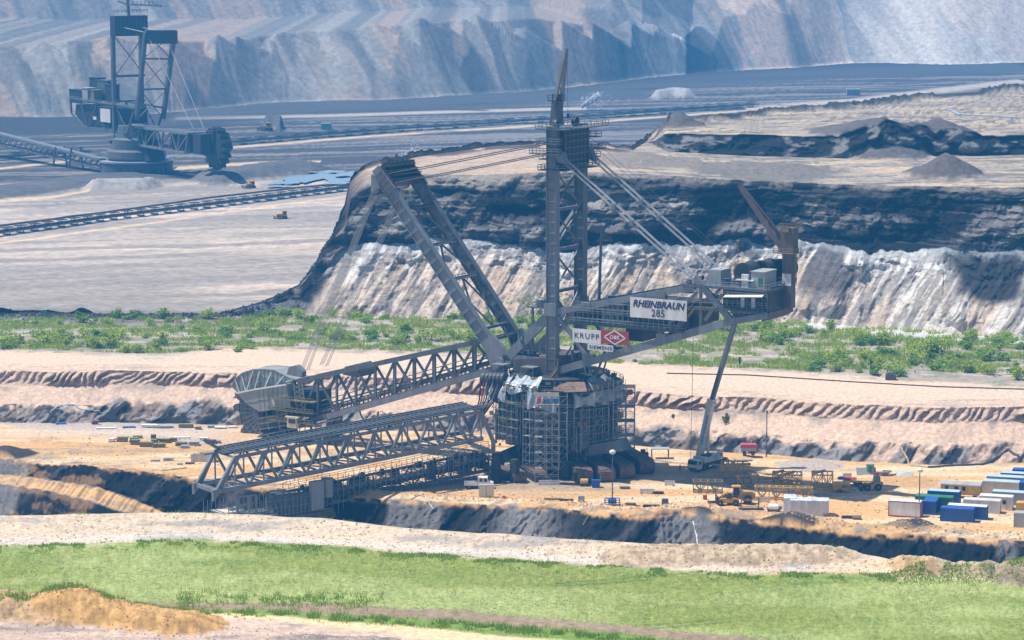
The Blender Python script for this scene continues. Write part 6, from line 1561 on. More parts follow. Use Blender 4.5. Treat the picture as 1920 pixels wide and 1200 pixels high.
B('boom_collar', MB().beam(tp_-d1*.5, tp_+d1*1.2, 1.6, 2.0), crw)
B('luffing_cylinder', MB().tube(cf.loc(at_Y(1327, 868, p.y+7)), cf.loc(at_Y(1329, 785, p.y+7)), .35, 8), crw)
rdir = cf.loc(at_Y(1000, 600, 700))-cf.loc(at_Y(990, 600, 700))
cl = bp_.lerp(tp_, .57); view = (cf.loc(Vector((0, 0, 140)))-cl).normalized(); sd_ = d1.cross(view).normalized(); nn = sd_.cross(d1).normalized()
if nn.dot(view) < 0: nn = -nn
lt = lettering('lettering', 'EISENKRAMER', 1.05, mat('crane_blue', (.02, .12, .42), .5), o, cl+nn*1.0, d1, nn.cross(d1), .02, 0, 1.0, (tp_-bp_).length*.50)
B('hook_block', MB().tube(cf.loc(at_Y(1318, 650, p.y+2)), cf.loc(at_Y(1318, 648, p.y+2)), .2, 6), steel_d)
part('dropped_rope', MB().tube(P(1300, 632, 0), FR.loc(at_Y(1295, 868, 715)), .06, 4), rope_d)
# two workers
def person(px, py, vest, lab, seed):
    p = G(px, py); o = T('person', p, .3*seed, lab, 'person'); B = bld(o)
    b = MB()
    def limb(pts, rs, n=8):
        k0 = len(b.v)
        for (q, r) in zip(pts, rs):
            for i in range(n): t = 2*math.pi*i/n; b.v.append((q[0]+r*math.cos(t), q[1]+r*.85*math.sin(t), q[2]))
        for a in range(len(pts)-1):
            for i in range(n): j = (i+1) % n; b.f.append((k0+a*n+i, k0+a*n+j, k0+(a+1)*n+j, k0+(a+1)*n+i))
        b.f.append(tuple(k0+i for i in range(n))[::-1]); b.f.append(tuple(k0+(len(pts)-1)*n+i for i in range(n)))
    s_ = 1.05
    limb([(0, 0, .85), (0, 0, 1.0), (0, 0, 1.25), (0, 0, 1.48), (0, 0, 1.54), (0, 0, 1.6), (.01, 0, 1.66), (.02, 0, 1.74), (.01, 0, 1.83), (0, 0, 1.88)], [.17, .19, .2, .2, .08, .07, .09, .115, .1, .04])
    for sg in (-1, 1):
        limb([(sg*.1, .1 if sg > 0 else 0, .04), (sg*.1, 0, .1), (sg*.1, 0, .5), (sg*.09, 0, .9)], [.09, .07, .085, .11])
        limb([(sg*.27, .16, .82), (sg*.29, .1, 1.0), (sg*.28, 0, 1.18), (sg*.2, 0, 1.46)], [.05, .05, .06, .075])
        for f_ in range(4): b.beam((sg*.25+f_*.018, .16, .83), (sg*.25+f_*.018, .2, .73-.01*f_), .016)
        b.beam((sg*.24, .15, .83), (sg*.22, .21, .78), .018)
    b.box(-.015, .015, .1, .13, 1.7, 1.74)
    bo = B('body', b, mat('work_trousers', (.03, .035, .07), .8))
    B('vest', MB().lathe([(.2, 1.0), (.225, 1.1), (.23, 1.4), (.17, 1.5)], (0, 0, 0), 12), vest)
    B('helmet', MB().lathe([(.16, 1.8), (.15, 1.84), (.12, 1.93), (.03, 1.96)], (0, .01, 0), 12), white_p)
person(1357, 872, mat('vest_yellow', (.5, .65, .04), .6), 'worker in yellow vest and white helmet standing right of the crane', 1)
person(1366, 873, mat('vest_pink', (.65, .1, .12), .6), 'worker in red vest and dark trousers next to the yellow-vested one', 2)
person(1346, 868, mat('vest_yellow', (.5, .65, .04), .6), 'worker in yellow vest close behind the crane chassis', 3)
person(1275, 884, blue2, 'worker in blue standing in front of the crane cab', 4)
# heap of fencing by the green cabin
small('green_cabin', 1625, 889, [('body', MB().box(0, 1.9, 0, 1.7, 0, 2.6), mat('pale_green', (.2, .33, .24), .5)), ('roof', MB().box(-.1, 2.0, -.1, 1.8, 2.6, 2.75), grey_p), ('door', MB().box(.5, 1.3, -.03, -.003, .1, 2.2), green)], 'pale green cabin among stored fencing', 'cabin')
for i, (px, py, l_, a, tl, lab) in enumerate(((1607, 890, 5, .1, .5, 'mesh fence panels leaning left of the green cabin'), (1680, 893, 3.5, -.5, .9, 'pale panels fallen in a heap right of the green cabin'), (1688, 894, 3, -.7, 1.1, 'white panel lying at the right end of the fencing heap'))):
    p = G(px, py); b = MB(); b.box(0, l_, 0, .06, 0, 2.0)
    for k in range(8): b.box(l_*k/7-.04, l_*k/7+.04, -.06, .12, -.05, 2.08)
    o = b.build('fence_panel', rope); o.location = p; o.rotation_euler = (-tl, 0, a); tag(o, lab, 'fence panel', 'fencing by the green cabin')
for i, (px, py) in enumerate(((1640, 890), (1652, 892), (1668, 892), (1612, 889))): small('rubble_pallet', px, py, [('planks', stack(2.2, 1.4, 2+i % 2, .25, i), (red, wood, cream, rust)[i]), ('bearers', bearers(2.2, 1.4), wood)], ('red boards left of the barrier in the fencing heap', 'bare wooden boards behind the fencing barrier', 'cream boards right of the fencing barrier', 'rusty boards at the left end of the fencing heap')[i], 'pallet', .1*i, 'pallets by the green cabin')

# storage on the left bench
pl_rows = [(203, 829, 1.6, 1.1, 'w'), (219, 829, 3.0, 1.2, 'y'), (243, 828, 2.2, 1.0, 'y'), (244, 834, 2.2, 1.2, 'y'), (262, 838, 3.6, 1.3, 'y'), (283, 823, 1.5, .9, 'r'), (283, 832, 1.6, 1.0, 'y'), (297, 830, 3.2, .9, 'y'), (286, 840, 3.4, 1.0, 'y'), (326, 822, 4.5, .5, 'w'), (330, 836, 3.0, 1.1, 'y'), (338, 841, 2.2, .6, 'g'), (353, 836, 2.8, 1.0, 'g'), (375, 826, 2.4, .8, 'w'), (386, 832, 2.4, 1.1, 'r'), (402, 831, 1.6, .7, 'g'), (250, 823, 2.6, .6, 'y'), (318, 829, 1.8, .9, 'y'),
           (173, 797, 1.8, .9, 'r'), (180, 805, 5.5, .35, 'w'), (230, 804, 3.6, .4, 'b'), (265, 802, 4.6, .7, 'w'), (295, 803, 4.2, .6, 'g'), (334, 802, 4.0, 1.0, 'y'), (366, 805, 1.6, .7, 'y'), (390, 803, 1.8, .8, 'g'), (403, 804, 3.2, .5, 'w'), (430, 803, 2.4, .4, 'w'), (105, 797, 3.0, .3, 'b'), (283, 865, 2.2, .4, 'g'), (307, 864, 2.4, .7, 'g'), (332, 871, 1.2, .4, 'g')]
mm_ = {'w': white_p, 'y': mat('olive_crate', (.24, .22, .10), .7, 0, .3), 'r': rust, 'g': grey_p, 'b': blue2}
nm_ = {'w': 'pale sheeted pallet', 'y': 'olive crate stack', 'r': 'rust brown crate stack', 'g': 'grey pallet', 'b': 'blue and white sheeted pallet'}
rowd = lambda py: 'in the rear storage row' if py < 815 else ('in the front storage block' if py < 850 else 'alone near the rim')
for i, (px, py, L, h, k) in enumerate(pl_rows):
    pos = ('left end of the row' if px < 225 else 'left half' if px < 290 else 'right half' if px < 370 else 'right end near the bucket wheel')
    small('pallet_stack', px, py, [('goods', stack(L, 1.5, max(1, int(h/.3)), .28, i*3+1), mm_[k]), ('bearers', bearers(L, 1.5), wood)], f'{["low", "tall", "mid-high"][0 if h < .6 else 1 if h > 1 else 2]} {nm_[k]} {L:.1f} m long {rowd(py)}', 'pallet', rng.uniform(-.15, .15), 'goods stored on the left bench')
small('long_trough', 358, 866, [('trough', MB().box(0, 6.4, 0, 2.4, 0, .2).box(0, 6.4, 0, .15, .2, 1.8).box(0, 6.4, 2.25, 2.4, .2, 1.8).box(0, .15, .15, 2.25, .2, 1.8).box(6.25, 6.4, .15, 2.25, .2, 1.8), cream), ('rim', MB().box(-.1, 6.5, -.1, .2, 1.8, 1.95), grey_p)], 'long open beige trough behind the outer end of the discharge bridge', 'trough', -.1)
small('red_scrap', 348, 870, [('plates', stack(2.4, 1, 2, .15, 4), rust), ('bearers', bearers(2.4, 1), wood)], 'rusty plates in front of the beige trough', 'scrap')

# hoses and pipes on the slopes
def hose(pts, r, m_, lab, name='hose', dz=.15):
    b = MB(); q = []
    for (x0, y0, z0), (x1, y1, z1) in zip(pts[:-1], pts[1:]):
        a, c = at_z(x0, y0, z0), at_z(x1, y1, z1)
        for i in range(7):
            w_ = a.lerp(c, i/7); w_.z = height_at(w_.x, w_.y)+dz; q.append(w_)
    w_ = at_z(*pts[-1]); w_.z = height_at(w_.x, w_.y)+dz; q.append(w_)
    b.path(q, r, 6); o = b.build(name, m_); tag(o, lab, name)
hose([(1915, 782, 12), (1890, 820, 6), (1868, 852, 2), (1840, 868, .5), (1790, 874, 0), (1740, 876, 0)], .35, mat('black_pipe', (.06, .065, .07), .4), 'thick black pipe curving down the sandy slope at the far right', 'pipe')
hose([(1310, 985, -1), (1306, 1000, -4), (1299, 1018, -7)], .16, white_p, 'white hose hanging down the coal face below the crane')
hose([(1108, 965, -.5), (1100, 985, -3), (1093, 1002, -5)], .1, sandy, 'thin tan hose hanging down the coal face left of the white one')
hose([(350, 878, 0), (325, 895, -2), (305, 925, -6), (288, 942, -9)], .22, cream, 'cream hose running down the coal bank at the left')
hose([(770, 938, 0), (785, 950, -2), (797, 958, -3), (812, 944, 0)], .12, cream, 'looped cream hose over the rim below the bridge')
hose([(1250, 702, 13), (1400, 705, 13), (1600, 718, 13), (1760, 727, 13), (1920, 732, 13)], .18, blackr, 'black hose lying along the sandy terrace at the right')
hose([(95, 782, 1), (115, 777, 1.5), (140, 780, 1), (160, 787, .3), (190, 788, 0)], .2, pale_blue, 'pale blue hose at the foot of the left bank')
hose([(1690, 862, 0), (1710, 873, 0), (1740, 876, 0)], .25, sandy, 'tan pipe end joining the black pipe at the slope foot', 'pipe')
# block and posts on the terrace
small('concrete_block', 1661, 713, [('block', MB().extr([(0, 0, 0), (2.9, 0, 0), (2.8, 0, 1.6), (.15, 0, 1.75)], (0, 2.2, 0)), steel_b), ('top', MB().box(.5, 2.3, .4, 1.6, 1.6, 1.95), steel_b)], 'dark brown block standing alone on the sandy terrace', 'block')
for px, py in ((1387, 686), ): small('marker_post', px, py, [('post', MB().tube((0, 0, 0), (0, 0, 2.4), .25, 8), steel_d), ('cap', MB().lathe([(.3, 2.4), (.3, 2.6)], (0, 0, 0), 8), steel_d)], 'short dark post between the shrubs right of the crane boom', 'post')
small('green_box', 78, 596, [('body', MB().box(0, 1.6, 0, 1.4, 0, 2.6), mat('teal', (.12, .35, .3), .5)), ('roof', MB().box(-.1, 1.7, -.1, 1.5, 2.6, 2.7), grey_p)], 'small teal cabin at the left edge of the shrub belt', 'cabin')
# dark side heap of lumps on the left
# ------------------------------------------------------------------ second excavator, far out on the pit floor
PF = math.atan2(-.8, .6)
fo_ = at_z(256, 322, 13)
FF = Frame(fo_.x, fo_.y, 13, PF)
E2 = T('far_bucket_wheel_excavator', FF.o, PF, 'distant dark bucket wheel excavator with two square towers in blue haze at upper left', 'excavator'); B2 = bld(E2)
def K(px, py, f=0): return FF.on(px, py, f)
CW = 8.6
lk = K(242, 30, 0); lb = K(242, 240, 0)
for px, f in ((215, -CW), (267, CW)):
    t_ = K(px, 32, f); q = K(px, 250, f); B2('mast_column', MB().beam(V(q.x, f, q.z), V(q.x, f, t_.z), 1.8, 2.0), steel)
ax_ = K(215, 100, -CW).x
zt, zb = K(215, 68, -CW).z, K(215, 143, -CW).z; zl = K(215, 190, -CW).z
b = MB().beam(V(ax_, -CW, zb), V(ax_, CW, zb), 1.2).beam(V(ax_, -CW, zb), V(ax_, CW, zt), .4).beam(V(ax_, CW, zb), V(ax_, -CW, zt), .4); B2('mast_bracing', b, steel); B2('mast_crossbeam', MB().beam(V(ax_, -CW, zl), V(ax_, CW, zl), .8).box(ax_-.6, ax_+.6, -CW-.6, -CW+1.2, zl-1, zl+1), steel)
b = MB().box(ax_-2.5, ax_+2.5, -CW-1, CW+1, zt, K(215, 30, -CW).z); hh = B2('mast_head_house', b, steel_d)
b = MB()
for k in range(8): f = -CW+k*2.3; b.box(ax_+2.5, ax_+2.8, f, f+.3, zt, zt+9)
b.rail([V(ax_+2.5, -CW-1, zt+12), V(ax_+2.5, CW+1, zt+12)], 1.4, .1, 2).build('railing', steel, hh)
ck = K(240, 30, 0); b = MB(); b.beam(V(ax_, 0, ck.z), K(238, -14, 0), 1.2).beam(K(238, 8, 0), K(302, 11, 0), .9).beam(K(222, 2, 0), K(238, 8, 0), .8).beam(K(238, -14, 0), K(300, 11, 0), .3)
for i in range(8): q = K(242+i*7.5, 9, 0); b.beam(q, q+V(0, 0, 2), .3)
B2('mast_crane', b, steel)
# gantry leaning towards the wheel
g0 = (K(256, 225, -6), K(273, 60, -6)); g1 = (K(306, 222, 9), K(327, 62, 9))
for g in (g0, g1): B2('gantry_leg', MB().beam(g[0], g[1], 1.9, 2.0), steel)
b = MB()
for t in (.35, .7): b.beam(g0[0].lerp(g0[1], t), g1[0].lerp(g1[1], t), .9)
for a, c in ((.0, .35), (.35, .7), (.7, 1)): b.beam(g0[0].lerp(g0[1], a), g1[0].lerp(g1[1], c), .4).beam(g1[0].lerp(g1[1], a), g0[0].lerp(g0[1], c), .4)
B2('gantry_bracing', b, steel)
b = MB().hexa([K(273, 84, -7), K(273, 84, -3), K(330, 84, 10), K(330, 84, 8), K(273, 57, -7), K(273, 57, -3), K(331, 57, 10), K(331, 57, 8)]) if False else MB()
p0, p1 = K(273, 82, -6), K(330, 82, 9.5); q0, q1 = K(273, 58, -6), K(330, 58, 9.5)
for (a, c) in ((p0, p1), ): b.hexa([a+V(-1.6, 0, 0), c+V(-1.6, 0, 0), c+V(1.6, 0, 0), a+V(1.6, 0, 0), q0+V(-1.6, 0, 0), q1+V(-1.6, 0, 0), q1+V(1.6, 0, 0), q0+V(1.6, 0, 0)])
gh2 = B2('gantry_head', b, steel_d); MB().beam(q0+V(0, 0, .3), q1+V(0, 0, .3), 3.8, .4).build('head_walkway', steel_l, gh2)
b = MB()
for f in (-5, 5): b.tube(V(ax_, f, K(242, 50).z), V(q0.x, f, q0.z-1), .2, 4); b.tube(V(q0.x, f, q0.z-2), K(372, 240, 0)+V(0, f*.6, 0), .16, 4)
B2('stay_ropes', b, rope)
# counterweight arm (left)
cwl, cwr = K(132, 200, -CW), K(215, 240, -CW)
b = MB(); A_ = [K(132, 185, -CW), K(215, 198, -CW), K(252, 205, -CW), K(238, 250, -CW), K(160, 240, -CW), K(134, 212, -CW)]
for f in (-CW, CW):
    for i in range(6): p, q = A_[i], A_[(i+1) % 6]; b.beam(V(p.x, f, p.z), V(q.x, f, q.z), .8)
    for (x0, y0, x1, y1) in ((150, 190, 165, 240), (165, 240, 182, 194), (182, 194, 200, 246), (200, 246, 217, 200), (217, 200, 240, 248)): p, q = K(x0, y0, -CW), K(x1, y1, -CW); b.beam(V(p.x, f, p.z), V(q.x, f, q.z), .5)
B2('counterweight_truss', b, steel)
p, q = K(140, 235, -CW), K(232, 202, -CW); B2('machine_hall', MB().extr([V(K(140, 200, -CW).x, -CW+.8, K(140, 196, -CW).z), V(K(225, 205, -CW).x, -CW+.8, K(225, 204, -CW).z), V(K(225, 205, -CW).x, -CW+.8, K(225, 243, -CW).z), V(K(158, 205, -CW).x, -CW+.8, K(158, 237, -CW).z), V(K(138, 205, -CW).x, -CW+.8, K(138, 214, -CW).z)], (0, 2*CW-2, 0)), steel_d)
for (x0, y0, x1, y1, f, m_) in ((138, 170, 160, 188, -5, steel_d), (162, 166, 172, 188, -5, grey_p), (171, 170, 184, 186, -4, rail_y), (176, 147, 190, 182, 2, steel_d), (190, 152, 210, 184, 2, steel), (205, 160, 216, 188, 0, steel_d)):
    a, c = K(x0, y1, f), K(x1, y0, f); x0_, x1_ = min(a.x, c.x), max(a.x, c.x); B2('winch_house', MB().box(x0_, x1_, f-2.5, f+2.5, a.z-1, c.z).box(x0_-.3, x1_+.3, f-2.8, f+2.8, c.z, c.z+.4), m_)
for (x0, y0, x1, y1) in ((189, 205, 207, 228), (175, 219, 181, 224)):
    a, c = K(x0, y1, -CW-.6), K(x1, y0, -CW-.6); o = B2('signboard', MB().box(min(a.x, c.x), max(a.x, c.x), -CW-.8, -CW-.6, a.z, c.z), white_p)
b = MB().rail([K(131, 186, -CW-1), K(252, 204, -CW-1)], 1.6, .1, 3); B2('railing', b, rail_g)
# turret and base
fl = lambda py: K(256, py, 0).z
B2('turret', MB().lathe([(6, 3), (9.5, 3.2), (13, 5), (15.5, 8), (15, 11), (12.5, 12), (12, 17), (10, 18), (9, 24), (5, 25)], (0, 0, 0), 36), steel)
b = MB()
for i in range(36): t = 2*math.pi*i/36; b.beam(V(math.cos(t)*15.4, math.sin(t)*15.4, 8), V(math.cos(t)*12.6, math.sin(t)*12.6, 12), .3).beam(V(math.cos(t)*12.1, math.sin(t)*12.1, 12), V(math.cos(t)*10.1, math.sin(t)*10.1, 18), .3)
B2('turret_ribs', b, steel_d)
B2('ring_carriage', MB().lathe([(15, .1), (18.6, .2), (18.8, 4.8), (18.2, 5.2), (15, 5.3)], (0, 0, 0), 40), steel)
B2('ring_gallery', MB().lathe([(17.8, 5.35), (19.2, 5.36), (19.2, 6.3), (17.8, 6.31)], (0, 0, 0), 40), grey_p)
for i in range(14): t = 2*math.pi*i/14; B2('crawler', MB().box(math.cos(t)*15.5-3, math.cos(t)*15.5+3, math.sin(t)*15.5-1.6, math.sin(t)*15.5+1.6, -.2, 2.6).box(math.cos(t)*15.5-3.3, math.cos(t)*15.5+3.3, math.sin(t)*15.5-1.2, math.sin(t)*15.5+1.2, .3, 2.1), steel_d)
B2('pylon_foot', MB().extr([K(232, 262, 5), K(300, 262, 5), K(310, 300, 5), K(262, 300, 5)], (0, -9, 0)), steel_d)
# wheel boom
b0 = K(250, 232, 5); b1 = K(385, 250, 5); c0_ = K(245, 262, 5); c1_ = K(380, 285, 5)
b = MB()
truss(b, (b0.x, b0.z), (b1.x, b1.z), (c0_.x, c0_.z), (c1_.x, c1_.z), 9, -5, 5, .8, .5)
B2('wheel_boom_truss', b, steel_l)
B2('boom_deck', MB().hexa([V(b0.x, -5, b0.z+.2), V(b1.x, -5, b1.z+.2), V(b1.x, 5, b1.z+.2), V(b0.x, 5, b0.z+.2), V(b0.x, -5, b0.z+.6), V(b1.x, -5, b1.z+.6), V(b1.x, 5, b1.z+.6), V(b0.x, 5, b0.z+.6)]), steel)
m0 = (b1+c1_)/2
B2('boom_drive', MB().box(m0.x-18, m0.x, -3, 3.4, m0.z-4.5, m0.z+3.5), steel_d)
w_ = K(407, 277, 3); b = MB().lathe([(1, -3.2), (5.5, -3.0), (8.2, -2.6), (8.2, 2.6), (5.5, 3.0), (1, 3.2)], tuple(w_), 40, 'y'); wh2 = B2('bucket_wheel', b, steel_d)
for i in range(16):
    t = 2*math.pi*i/16; R_ = Matrix.Rotation(t, 3, 'Y'); MB().extr([w_+R_ @ V(r_, -2.4, h_) for r_, h_ in [(8, -1.0), (9.6, -1.1), (10.6, .4), (9.3, 1.0), (8, 1.0)]], (0, 4.8, 0)).build('bucket', steel_d, wh2)
B2('wheel_drive', MB().box(w_.x-6, w_.x+1, -7, -1, w_.z-3, w_.z+7).box(w_.x-4, w_.x+3, -1, 6.5, w_.z+3, w_.z+8.5).extr([w_+V(-2, 3.3, 6), w_+V(4, 3.3, 7), w_+V(8, 3.3, 0), w_+V(3, 3.3, -3)], (0, 1.2, 0)), steel_d)
# discharge boom to the left
d0 = at_z(196, 305, 13); 
D_ = Frame(d0.x, d0.y, 13, 0)
q0 = K(200, 300, -14); q1 = K(-20, 245, -14)
b = MB(); n = 22
for f in (-14, -19):
    b.beam(V(q0.x, f, q0.z), V(q1.x, f, q1.z), .7); b.beam(V(q0.x, f, q0.z-4), V(q1.x, f, q1.z-5.5), .7)
    for i in range(n): u, v = i/n, (i+1)/n; b.beam(V(q0.x+(q1.x-q0.x)*u, f, q0.z+(q1.z-q0.z)*u), V(q0.x+(q1.x-q0.x)*v, f, q0.z-4+(q1.z-q0.z-1.5)*v), .35)
for i in range(n): u = i/n; b.beam(V(q0.x+(q1.x-q0.x)*u, -14, q0.z+(q1.z-q0.z)*u), V(q0.x+(q1.x-q0.x)*u, -19, q0.z+(q1.z-q0.z)*u), .3)
B2('discharge_boom', b, steel)
B2('discharge_belt', MB().beam(V(q0.x, -16.5, q0.z+.6), V(q1.x, -16.5, q1.z+.6), 4.2, .8, side=(0, 1, 0)), steel_l)
b = MB()
for px in (150, 120): q = K(px, 275, -14); b.beam(q, V(q.x+3, -14, 0), .8); b.beam(V(q.x, -19, q.z), V(q.x-3, -19, 0), .8)
B2('discharge_support', b, steel)

# ------------------------------------------------------------------ belt conveyors
def conveyor(pts, z, lab, w=2.6, h=2.6, step=9.0, hood=True, m1=steel_d, m2=steel_l):
    P_ = [at_z(a, b_, z) for a, b_ in pts]
    for p in P_: p.z = height_at(p.x, p.y)+.1
    o = T('belt_conveyor', P_[0], 0, lab, 'conveyor'); B = bld(o); Q_ = [p-P_[0] for p in P_]
    fr, bt_ = MB(), MB()
    for p, q in zip(Q_[:-1], Q_[1:]):
        d = (q-p); L = d.length; d = d/L; s_ = Vector((-d.y, d.x, 0)).normalized()
        bt_.beam(p+V(0, 0, h*.85), q+V(0, 0, h*.85), w*.8, .25, side=s_)
        for sg in (-1, 1): fr.beam(p+s_*sg*w/2+V(0, 0, h*.55), q+s_*sg*w/2+V(0, 0, h*.55), .35, .5, side=s_)
        n = int(L/step)
        for i in range(n):
            c = p.lerp(q, (i+.5)/n); tr, hd_ = MB(), MB()
            tr.beam(c-s_*w*.7+V(0, 0, .3), c+s_*w*.7+V(0, 0, .3), .9, .6, side=d)
            for sg in (-1, 1): tr.beam(c+s_*sg*w/2, c+s_*sg*w/2+V(0, 0, h), .35)
            if hood: hd_.beam(c-d*step*.3+V(0, 0, h+.55), c+d*step*.3+V(0, 0, h+.55), w*1.0, .3, side=s_); hd_.beam(c+V(0, 0, h*.8), c+V(0, 0, h+.5), .3); B('hood', hd_, steel_d)
            B('trestle', tr, m2)
    B('belt', bt_, m1); B('side_frame', fr, steel)
conveyor([(-150, 467), (0, 443), (200, 414), (400, 389), (560, 369), (670, 355), (760, 345)], 13, 'long dark belt conveyor crossing the near part of the left pit floor', 3.0, 2.6, 8)
conveyor([(330, 278), (440, 272), (700, 250), (1000, 230), (1200, 216), (1420, 200)], 13, 'far belt conveyor running behind the mast of the big excavator', 4.0, 3.2, 14)
conveyor([(-200, 318), (-50, 305), (60, 296), (170, 290)], 13, 'far belt conveyor under the distant excavator at the left edge', 3.5, 3, 14)
conveyor([(-250, 56), (0, 40), (300, 27), (600, 17), (860, 7), (1060, -2)], 51, 'topmost belt conveyor along the terrace of the far spoil slope', 6, 6.0, 16, False, steel_d, steel_d)
ws = [at_z(a, b_, 13) for a, b_ in ((-150, 446), (0, 425), (200, 399), (400, 371), (560, 353), (700, 340))]
b = MB(); pp = []
for p, q in zip(ws[:-1], ws[1:]):
    for i in range(8): w_ = p.lerp(q, i/8); w_.z = height_at(w_.x, w_.y)+.4; pp.append(w_)
b.path(pp, .45, 6); tag(b.build('pipeline', rust), 'brown pipeline parallel to the near belt conveyor on the pit floor', 'pipeline')
hose([(1800, 228, 60), (1785, 222, 60), (1778, 218, 60), (1800, 226, 60), (1920, 233, 60)], .35, rope, 'pale pipe with hooked end on the upper plateau at the right', 'pipeline', .5)
# ------------------------------------------------------------------ dozers and other small far machines
def dozer(px, py, z, rz, lab, s_=1.0):
    p = at_z(px, py, z); p.z = height_at(p.x, p.y); o = T('bulldozer', p, rz, lab, 'bulldozer'); B = bld(o); o.scale = (s_, s_, s_)
    for y in (-1.7, 1.0): B('track', MB().extr([(-2.4, y, .5), (-2.0, y, 0.05), (1.8, y, .05), (2.4, y, .6), (2.0, y, 1.2), (-2.0, y, 1.3)], (0, .7, 0)), steel_d)
    B('engine_hood', MB().extr([(-2.6, -1, 1.2), (.2, -1, 1.2), (.2, -1, 2.3), (-2.4, -1, 2.1)], (0, 2.0, 0)), yellow_o)
    c = B('cab', MB().box(.2, 2.0, -1.0, 1.0, 1.2, 3.3), yellow_o); MB().box(.4, 1.8, -1.03, -1.01, 2.1, 3.1).box(.16, .19, -.8, .8, 2.1, 3.1).build('window', glass, c)
    B('cab_roof', MB().box(.0, 2.2, -1.2, 1.2, 3.3, 3.5), yellow_o)
    B('blade', MB().extr([(-3.6, -2.2, .1), (-3.3, -2.2, .1), (-3.5, -2.2, .8), (-3.3, -2.2, 1.5), (-3.7, -2.2, 1.5)], (0, 4.4, 0)), steel_l)
    B('push_arm', MB().beam((-3.4, -1.9, .6), (0, -1.9, .7), .25).beam((-3.4, 1.9, .6), (0, 1.9, .7), .25).beam((-3.4, -1.9, .6), (-3.4, 1.9, .6), .2), yellow)
dozer(529, 410, 13, .15, 'yellow bulldozer with long shadow on the pale pit floor below the conveyor')
dozer(469, 353, 13, .6, 'yellow bulldozer working beside the wet patch behind the near conveyor')
dozer(500, 246, 13, -.3, 'tiny far yellow bulldozer beside a dark heap on the pit floor', 1.4)
dozer(1072, 12, 51, .2, 'farthest yellow bulldozer high on the spoil terrace at the top', 1.6)
p = at_z(612, 243, 13); p.z = height_at(p.x, p.y)
o = T('far_cabin', p, 0, 'pale green cabin alone on the far pit floor right of the dark heap', 'cabin'); bld(o)('body', MB().box(-3, 3, -2, 2, 0, 3.6), mat('teal', (.12, .35, .3), .5)); bld(o)('roof', MB().box(-3.2, 3.2, -2.2, 2.2, 3.6, 3.9), grey_p)
p = at_z(1600, 178, 13); p.z = height_at(p.x, p.y)
o = T('far_cabin', p, 0, 'small grey-green hut on the far floor beyond the right plateau', 'cabin'); bld(o)('body', MB().box(-5, 5, -2, 2, 0, 4), grey_p); bld(o)('roof', MB().box(-5.3, 5.3, -2.3, 2.3, 4, 4.4), pale_blue)
# wet patches on the far floor
wm = bpy.data.materials.new('wet_ground'); wm.use_nodes = True; wb_ = wm.node_tree.nodes['Principled BSDF']; wb_.inputs['Base Color'].default_value = (.30, .38, .46, 1); wb_.inputs['Roughness'].default_value = .12
def puddle(px, py, rx, ry, seed, z=13):
    c = at_z(px, py, z); rg = random.Random(seed); b = MB(); n = 26; ph = [rg.uniform(0, 6) for _ in range(3)]
    zz_ = height_at(c.x, c.y)+.9
    b.quad(*[(c.x+rx*math.cos(t)*(1+.3*math.sin(3*t+ph[0])), c.y+ry*math.sin(t)*(1+.3*math.sin(5*t+ph[1]))+.25*rx*math.cos(t), zz_) for t in [2*math.pi*i/n for i in range(n)]])
    o = b.build('water', wm); o['kind'] = 'structure'
for a in ((560, 340, 9, 22, 1), (602, 334, 12, 18, 2), (640, 341, 9, 14, 3), (655, 330, 8, 14, 4), (530, 346, 8, 7, 5), (620, 325, 9, 8, 6), (640, 347, 12, 5, 7), (520, 352, 6, 4, 8)): puddle(*a)
# water cannon spray and dust
def cloud(name, pts, n, rad, size, m, lab, seed):
    rg = random.Random(seed); b = MB()
    for i in range(n):
        u = rg.random(); p = Vector(pts[0]).lerp(Vector(pts[1]), u); r = rad[0]+(rad[1]-rad[0])*u
        p += Vector((rg.gauss(0, r), rg.gauss(0, r), rg.gauss(0, r*.8))); s_ = size*rg.uniform(.5, 1.5)
        a, c = Vector((rg.uniform(-1, 1), rg.uniform(-1, 1), rg.uniform(-1, 1))).normalized()*s_, Vector((rg.uniform(-1, 1), rg.uniform(-1, 1), rg.uniform(-1, 1))).normalized()*s_
        b.quad(p, p+a, p+a+c, p+c)
    o = b.build(name, m, None, recalc=False); tag(o, lab, name.replace('_', ' '), kind='stuff')
spray_m = mat('spray_white', (.85, .87, .9), .4, 0, .05)
p0 = at_z(1088, 207, 13); Ys = p0.y; a0, a1 = at_Y(1090, 201, Ys), at_Y(1122, 179, Ys)
cloud('water_spray', (a0, a1), 3500, (.3, 1.3), .55, spray_m, 'white jet of a water cannon behind the mast crane', 1)
cloud('water_spray_mist', (at_Y(1100, 197, Ys), at_Y(1122, 192, Ys)), 900, (4, 6), .3, spray_m, 'thin falling mist round the water jet', 2)
p0 = at_z(775, 300, 13); cloud('dust_cloud', (at_Y(760, 292, p0.y), at_Y(796, 284, p0.y)), 700, (3, 4), .28, spray_m, 'faint spray cloud rising behind the leaning gantry', 3)
small('water_cannon', 1086, 210, [('cannon', MB().beam((0, 0, 2), (2.5, 0, 3.6), .4).lathe([(1, 0), (1, 1.6), (.3, 2)], (0, 0, 0), 10), steel_d), ('cart', MB().box(-2, 2, -1, 1, .2, .8), steel)], 'tiny water cannon on the far floor under the white jet', 'water cannon') if False else None
